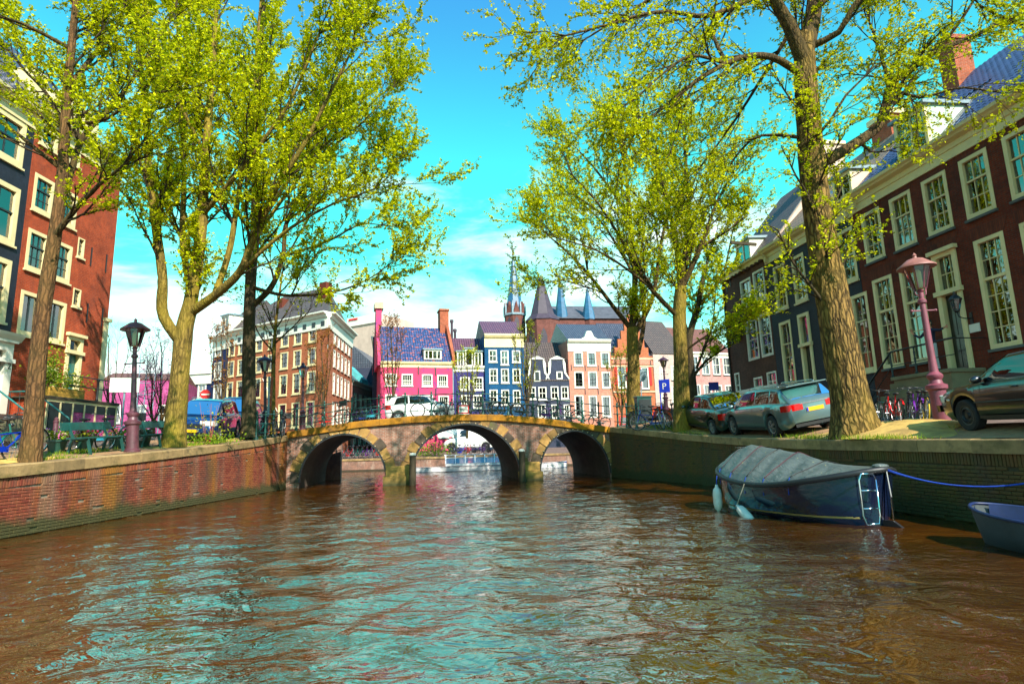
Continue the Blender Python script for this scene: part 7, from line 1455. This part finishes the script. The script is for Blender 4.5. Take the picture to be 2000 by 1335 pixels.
# arrow sign on the bridge railing
q = onpl(905, 799, (bp(0, -.02, 0).x, bp(0, -.02, 0).y), (bp(10, -.02, 0).x, bp(10, -.02, 0).y)); ar = thing('arrow_sign', 'white sign with red border and black left arrow on the bridge railing', 'sign', (q.x, q.y, q.z), math.atan2(BE.y, BE.x))
MB().box(-.26, .26, -.02, 0, -.19, .19).build('border', 'red_paint', ar); MB().box(-.215, .215, -.026, -.0205, -.145, .145).build('sign_face', 'white_paint', ar); MB().prism([(-.17, 0), (-.09, -.055), (-.09, -.016), (.17, -.016), (.17, .016), (-.09, .016), (-.09, .055)], -.031, -.0265).build('arrow', 'iron_black', ar); MB().box(-.24, .24, -.02, -.0005, -.27, -.20).build('lower_plate', 'white_paint', ar)
# dark cabinet, red tent
p = at(1258, 822, 29.0); cb_ = thing('utility_cabinet', 'dark green utility cabinet beside the bicycles at the bridge end', 'cabinet', (p.x, p.y, zr(p.x, p.y)), .2); MB().bbox(-.36, .36, -.2, .2, 0, 1.22, .02).build('case', 'bench_green', cb_); MB().bbox(-.4, .4, -.24, .24, 1.22, 1.28, .02).build('lid', 'bench_green', cb_); MB().box(-.30, .30, -.212, -.202, .08, 1.12).build('door', 'dark_frame', cb_)
p = at(1287, 815, 37.5); tn = thing('red_tent', 'red cargo tent behind the blue parking sign', 'tent', (p.x, p.y, 2.55), .1); P = [[(.95*math.cos(t)*(1 if k else .9), .7*k-.7, .15+1.15*math.sin(t)**.8) for t in np.linspace(.02, PI-.02, 11)] for k in range(3)]; b = MB().grid(P); b.f += [list(range(11)), list(range(32, 21, -1))]; b.m += [0, 0]; b.build('canopy', 'red_cloth', tn, smooth=40); MB().box(-.8, .8, -.66, .66, 0, .2).build('base', 'trim_black', tn)
# stake by the young elm
p0 = at(524, 852, 26.6); p1 = at(532, 735, 26.6); stk = thing('tree_stake', 'leaning red-brown and pale stake beside the young elm', 'stake', p0); MB().beam((0, 0, -.2), p1-p0, .08, .06).build('plank', 'chimney_brick', stk); MB().beam(Vector((-.02, -.05, .9)), p1-p0+Vector((-.12, -.05, 0)), .09, .02).build('pale_board', 'lead', stk)
# awning at the far quay
p = at(900, 866, 56.4); aw = thing('cafe_awning', 'pale grey awning on the pink house, seen through the middle arch', 'awning', (p.x, p.y, ZF+1.4), .28); MB().add([(-2.4, -1.6, 0), (2.4, -1.6, 0), (2.4, 0, .7), (-2.4, 0, .7), (-2.4, -1.6, -.2), (2.4, -1.6, -.2)], [(0, 1, 2, 3), (4, 5, 1, 0)]).build('canvas', 'curtain', aw); MB().tube([(-2.4, -1.6, 0), (-2.4, 0, .1)], .03, 5).build('arm', 'lead', aw); MB().tube([(2.4, -1.6, 0), (2.4, 0, .1)], .03, 5).build('arm', 'lead', aw)
p = at(690, 862, 53.5); um = thing('market_parasol', 'pale green parasol on the far quay, seen through the left arch', 'parasol', (p.x, p.y, 1.2)); MB().tube([(0, 0, 0), (0, 0, 2.3)], .04, 6).build('pole', 'lead', um); MB().lathe([(1.5, 1.75), (1.4, 1.85), (.0, 2.35)], 8).build('canopy', 'pale_green_paint', um)
# hedge by the tour boat
hd = leaves('hedge', (at(830, 880, 52).x, 52, 1.45), 1500, (2.6, .7, .8), .16, 'leaf_plant', None, 9); tag(hd, 'bright green hedge on the far quay left of the tour boat', 'hedge')
# ------------------------------------------------------------------ soil mounds and grass
def mound(name, label, x, y, rx, ry, h, zf, m='earth', seed=1):
    rg = np.random.default_rng(seed); P = []
    for i in range(7):
        f = i/6; row = []
        for j in range(28): t = 2*PI*j/28; k = 1+.12*math.sin(3*t+seed)+.08*math.sin(5*t+2*seed); xx = x+rx*k*f*math.cos(t); yy = y+ry*k*f*math.sin(t); row.append((xx, yy, zf(xx, yy)+.016+h*(1-f*f)+(rg.normal(0, .012) if 0 < i < 6 else 0)))
        P.append(row)
    MB().grid(P, wrap=True).build(name, m, smooth=True, kind='structure')
mound('soil_mound', '', 8.75, 14.3, 1.15, 2.3, .22, zr, seed=2); mound('soil_mound', '', -10.95+.0, 13.3, .2, 1.2, .05, zl, seed=3); mound('soil_mound', '', -11.3, 13.6, .55, 1.5, .06, zl, seed=3); mound('soil_mound', '', -11.3, 19.8, .55, .9, .05, zl, seed=4); mound('soil_mound', '', 7.2, 24.4, .6, 1.6, .06, zr, seed=5); mound('soil_mound', '', -11.2, 24.6, .5, .9, .05, zl, seed=6)
def grass(pts, zf, seed, n=60, h=.10, name='grass'):
    rg = np.random.default_rng(seed); V = []; 
    for (x, y, rx, ry, cnt) in pts:
        c = np.stack([x+rg.normal(0, rx/2, cnt), y+rg.normal(0, ry/2, cnt)], 1)
        for a, b_ in c:
            z = zf(a, b_)+.01; hh = h*rg.uniform(.4, 1.2); d = rg.normal(0, .04, 2); w = rg.uniform(0, PI); wx, wy = .009*math.cos(w), .009*math.sin(w); V += [(a-wx, b_-wy, z), (a+wx, b_+wy, z), (a+d[0]+wx*.2, b_+d[1]+wy*.2, z+hh), (a+d[0]-wx*.2, b_+d[1]-wy*.2, z+hh)]
    V = np.array(V); obj(name, npmesh(name, V, np.arange(len(V)).reshape(-1, 4), 'leaf_plant'), kind='stuff', label='short bright green grass and weeds along the quay edges', cat='grass')
grass([(7.85, 13.3, .35, 1.2, 500), (8.0, 16.3, .4, 1.6, 500), (8.9, 13.6, .5, 1.0, 300), (6.75, 25.2, .35, 2.0, 700), (6.4, 27, .4, 1.2, 500)], zr, 1); grass([(-10.85, 14.2, .15, 1.0, 200), (-11.9, 16.5, .3, 2.0, 500), (-11.2, 20.6, .4, .8, 500), (-11.0, 22.3, .25, 1.2, 500), (-10.9, 25.8, .3, 1.0, 300), (-18.4, 24.5, .2, 1.2, 150)], zl, 2)
# low bush beside the blue car
p = at(408, 862, 21.6); bs = thing('young_bush', 'thin leafy bush with bare red stems before the blue car', 'bush', (p.x, p.y, zl(p.x, p.y)))
for k in range(7): a = random.uniform(-.35, .35); MB().tube([(a*.2, 0, 0), (a*.8, random.uniform(-.1, .1), .6), (a*1.6, random.uniform(-.2, .2), random.uniform(1.0, 1.5))], [.012, .009, .004], 5).build('stem', 'chimney_brick', bs)
leaves('foliage', (0, 0, .85), 130, (.9, .4, .7), .08, 'leaf_green', bs, 21); leaves('low_foliage', (0, 0, .2), 500, (1.0, .5, .25), .1, 'leaf_plant', bs, 22)
# window lamp in the brown house
ol = thing('pendant_lamp', 'glowing orange pendant lamp behind the brown house window', 'lamp', H1.root.matrix_basis @ Vector((up[2][0]+.75, .45, up[2][2]+.62)), H1.ang); MB().lathe([(.26, 0), (.22, .1), (.06, .2), (.02, .22)], 14).build('shade', 'orange_lamp', ol, smooth=True); MB().tube([(0, 0, .2), (0, 0, 1.2)], .01, 5).build('cord', 'iron_black', ol)
# ------------------------------------------------------------------ person on the stoop
mat('skin', (.52, .24, .15), .55, .1, 6, .02); mat('shirt_navy', (.010, .014, .045), .85, .2, 6, .1); mat('trousers_grey', (.42, .42, .42), .85, .12, 6, .1); mat('hair_dark', (.018, .010, .007), .6, .3, 20, .3); mat('shoe', (.02, .02, .02), .6)
def person():
    base = H1.root.matrix_basis @ Vector((h1x, -.85, dzA)); r = thing('person', 'person in navy jumper and pale trousers on the stoop, arms spread, behind the pink lamp', 'person', base, H1.ang)
    J = dict(pel=(0, 0, .95), wst=(0, .01, 1.08), chs=(0, .0, 1.28), shc=(0, .0, 1.43), nk=(0, -.005, 1.52), hd0=(0, -.01, 1.60), hd1=(0, -.015, 1.68), hd2=(0, -.01, 1.76),
        hpL=(-.09, 0, .90), knL=(-.11, -.02, .50), anL=(-.12, .02, .09), ftL=(-.13, -.14, .035), hpR=(.09, 0, .90), knR=(.12, -.02, .50), anR=(.14, .02, .09), ftR=(.16, -.14, .035),
        shL=(-.17, 0, 1.41), elL=(-.40, -.06, 1.24), wrL=(-.56, -.16, 1.42), plL=(-.58, -.18, 1.50), shR=(.17, 0, 1.41), elR=(.44, -.03, 1.36), wrR=(.69, -.08, 1.40), plR=(.77, -.09, 1.405))
    Rr = dict(pel=(.155, .11), wst=(.13, .095), chs=(.155, .11), shc=(.13, .09), nk=(.055, .055), hd0=(.062, .075), hd1=(.074, .092), hd2=(.055, .07), hpL=.09, knL=.06, anL=.042, ftL=.04, hpR=.09, knR=.06, anR=.042, ftR=.04, shL=.062, elL=.044, wrL=.029, plL=(.036, .02), shR=.062, elR=.044, wrR=.029, plR=(.02, .036))
    E = [('pel', 'wst'), ('wst', 'chs'), ('chs', 'shc'), ('shc', 'nk'), ('nk', 'hd0'), ('hd0', 'hd1'), ('hd1', 'hd2'), ('pel', 'hpL'), ('hpL', 'knL'), ('knL', 'anL'), ('anL', 'ftL'), ('pel', 'hpR'), ('hpR', 'knR'), ('knR', 'anR'), ('anR', 'ftR'), ('shc', 'shL'), ('shL', 'elL'), ('elL', 'wrL'), ('wrL', 'plL'), ('shc', 'shR'), ('shR', 'elR'), ('elR', 'wrR'), ('wrR', 'plR')]
    def fing(p, d, sp, nm, th):
        p, d, sp, th = Vector(p), Vector(d).normalized(), Vector(sp).normalized(), Vector(th).normalized()
        for k in range(4):
            b0 = p+sp*(.024*(k-1.5)); L_ = (.062, .078, .074, .058)[k]; dd = (d+sp*.18*(k-1.5)).normalized()
            for j, f in enumerate((.25, .6, 1)): J['%sf%d%d' % (nm, k, j)] = tuple(b0+dd*(.03+L_*f)+Vector((0, -.012*f*f, 0))); Rr['%sf%d%d' % (nm, k, j)] = (.0095, .0095)
            E.append((nm, '%sf%d0' % (nm, k))); E.append(('%sf%d0' % (nm, k), '%sf%d1' % (nm, k))); E.append(('%sf%d1' % (nm, k), '%sf%d2' % (nm, k)))
        b0 = p-d*.03+th*.02
        for j, f in enumerate((.4, 1)): J['%st%d' % (nm, j)] = tuple(b0+(th+d*.6).normalized()*(.03+.045*f)); Rr['%st%d' % (nm, j)] = (.011, .011)
        E.append((nm, nm+'t0')); E.append((nm+'t0', nm+'t1'))
    fing(J['plL'], (-.1, -.05, 1), (1, 0, .1), 'plL', (.8, 0, .4)); fing(J['plR'], (1, -.05, .05), (0, 0, 1), 'plR', (.3, 0, 1))
    keys = list(J); me = bpy.data.meshes.new('body'); me.from_pydata([J[k] for k in keys], [(keys.index(a), keys.index(b)) for a, b in E], []); o = obj('body', me, r)
    for m_ in ('skin', 'shirt_navy', 'trousers_grey', 'shoe'): me.materials.append(MATS[m_])
    md = o.modifiers.new('skin', 'SKIN'); md.use_smooth_shade = True
    for i, k in enumerate(keys): rr = Rr[k]; me.skin_vertices[0].data[i].radius = rr if isinstance(rr, tuple) else (rr, rr)
    me.skin_vertices[0].data[keys.index('pel')].use_root = True
    o.modifiers.new('sub', 'SUBSURF').levels = 2; o.modifiers['sub'].render_levels = 2
    dg_ = bpy.context.evaluated_depsgraph_get(); m2 = bpy.data.meshes.new_from_object(o.evaluated_get(dg_)); o.modifiers.clear(); o.data = m2
    m2.materials.clear()
    for m_ in ('skin', 'shirt_navy', 'trousers_grey', 'shoe'): m2.materials.append(MATS[m_])
    for p_ in m2.polygons:
        c = p_.center; i = 0
        if c.z < .1: i = 3
        elif c.z < .97: i = 2 if abs(c.x) < .35 else 1
        elif c.z < 1.49 and abs(c.x) < .54 and not (c.x < -.5 and c.z > 1.38): i = 1
        elif .54 <= c.x < .66: i = 1
        p_.material_index = i
    for p_ in m2.polygons: p_.use_smooth = True
    hr = MB().sphere((0, .012, 1.73), (.085, .105, .085), 14, 9); hr.sphere((0, .05, 1.66), (.08, .06, .1), 12, 7); hr.build('hair', 'hair_dark', r, smooth=True)
    for s in (-1, 1): MB().sphere((s*.03, -.098, 1.69), .010, 8, 5).build('eye', 'shoe', r, smooth=True); MB().sphere((s*.083, -.005, 1.675), (.014, .026, .034), 8, 5).build('ear', 'skin', r, smooth=True)
    MB().sphere((0, -.108, 1.662), (.013, .02, .022), 8, 5).build('nose', 'skin', r, smooth=True); MB().sphere((0, -.098, 1.62), (.024, .008, .007), 8, 5).build('mouth', 'red_paint', r, smooth=True)
q = onpl(1823, 690, (H1.p0.x-.85, H1.p0.y), (H1.p1.x-.85, H1.p1.y)); h1x = (Vector((q.x, q.y))-H1.p0).dot(H1.ux); dzA = dzH
person()
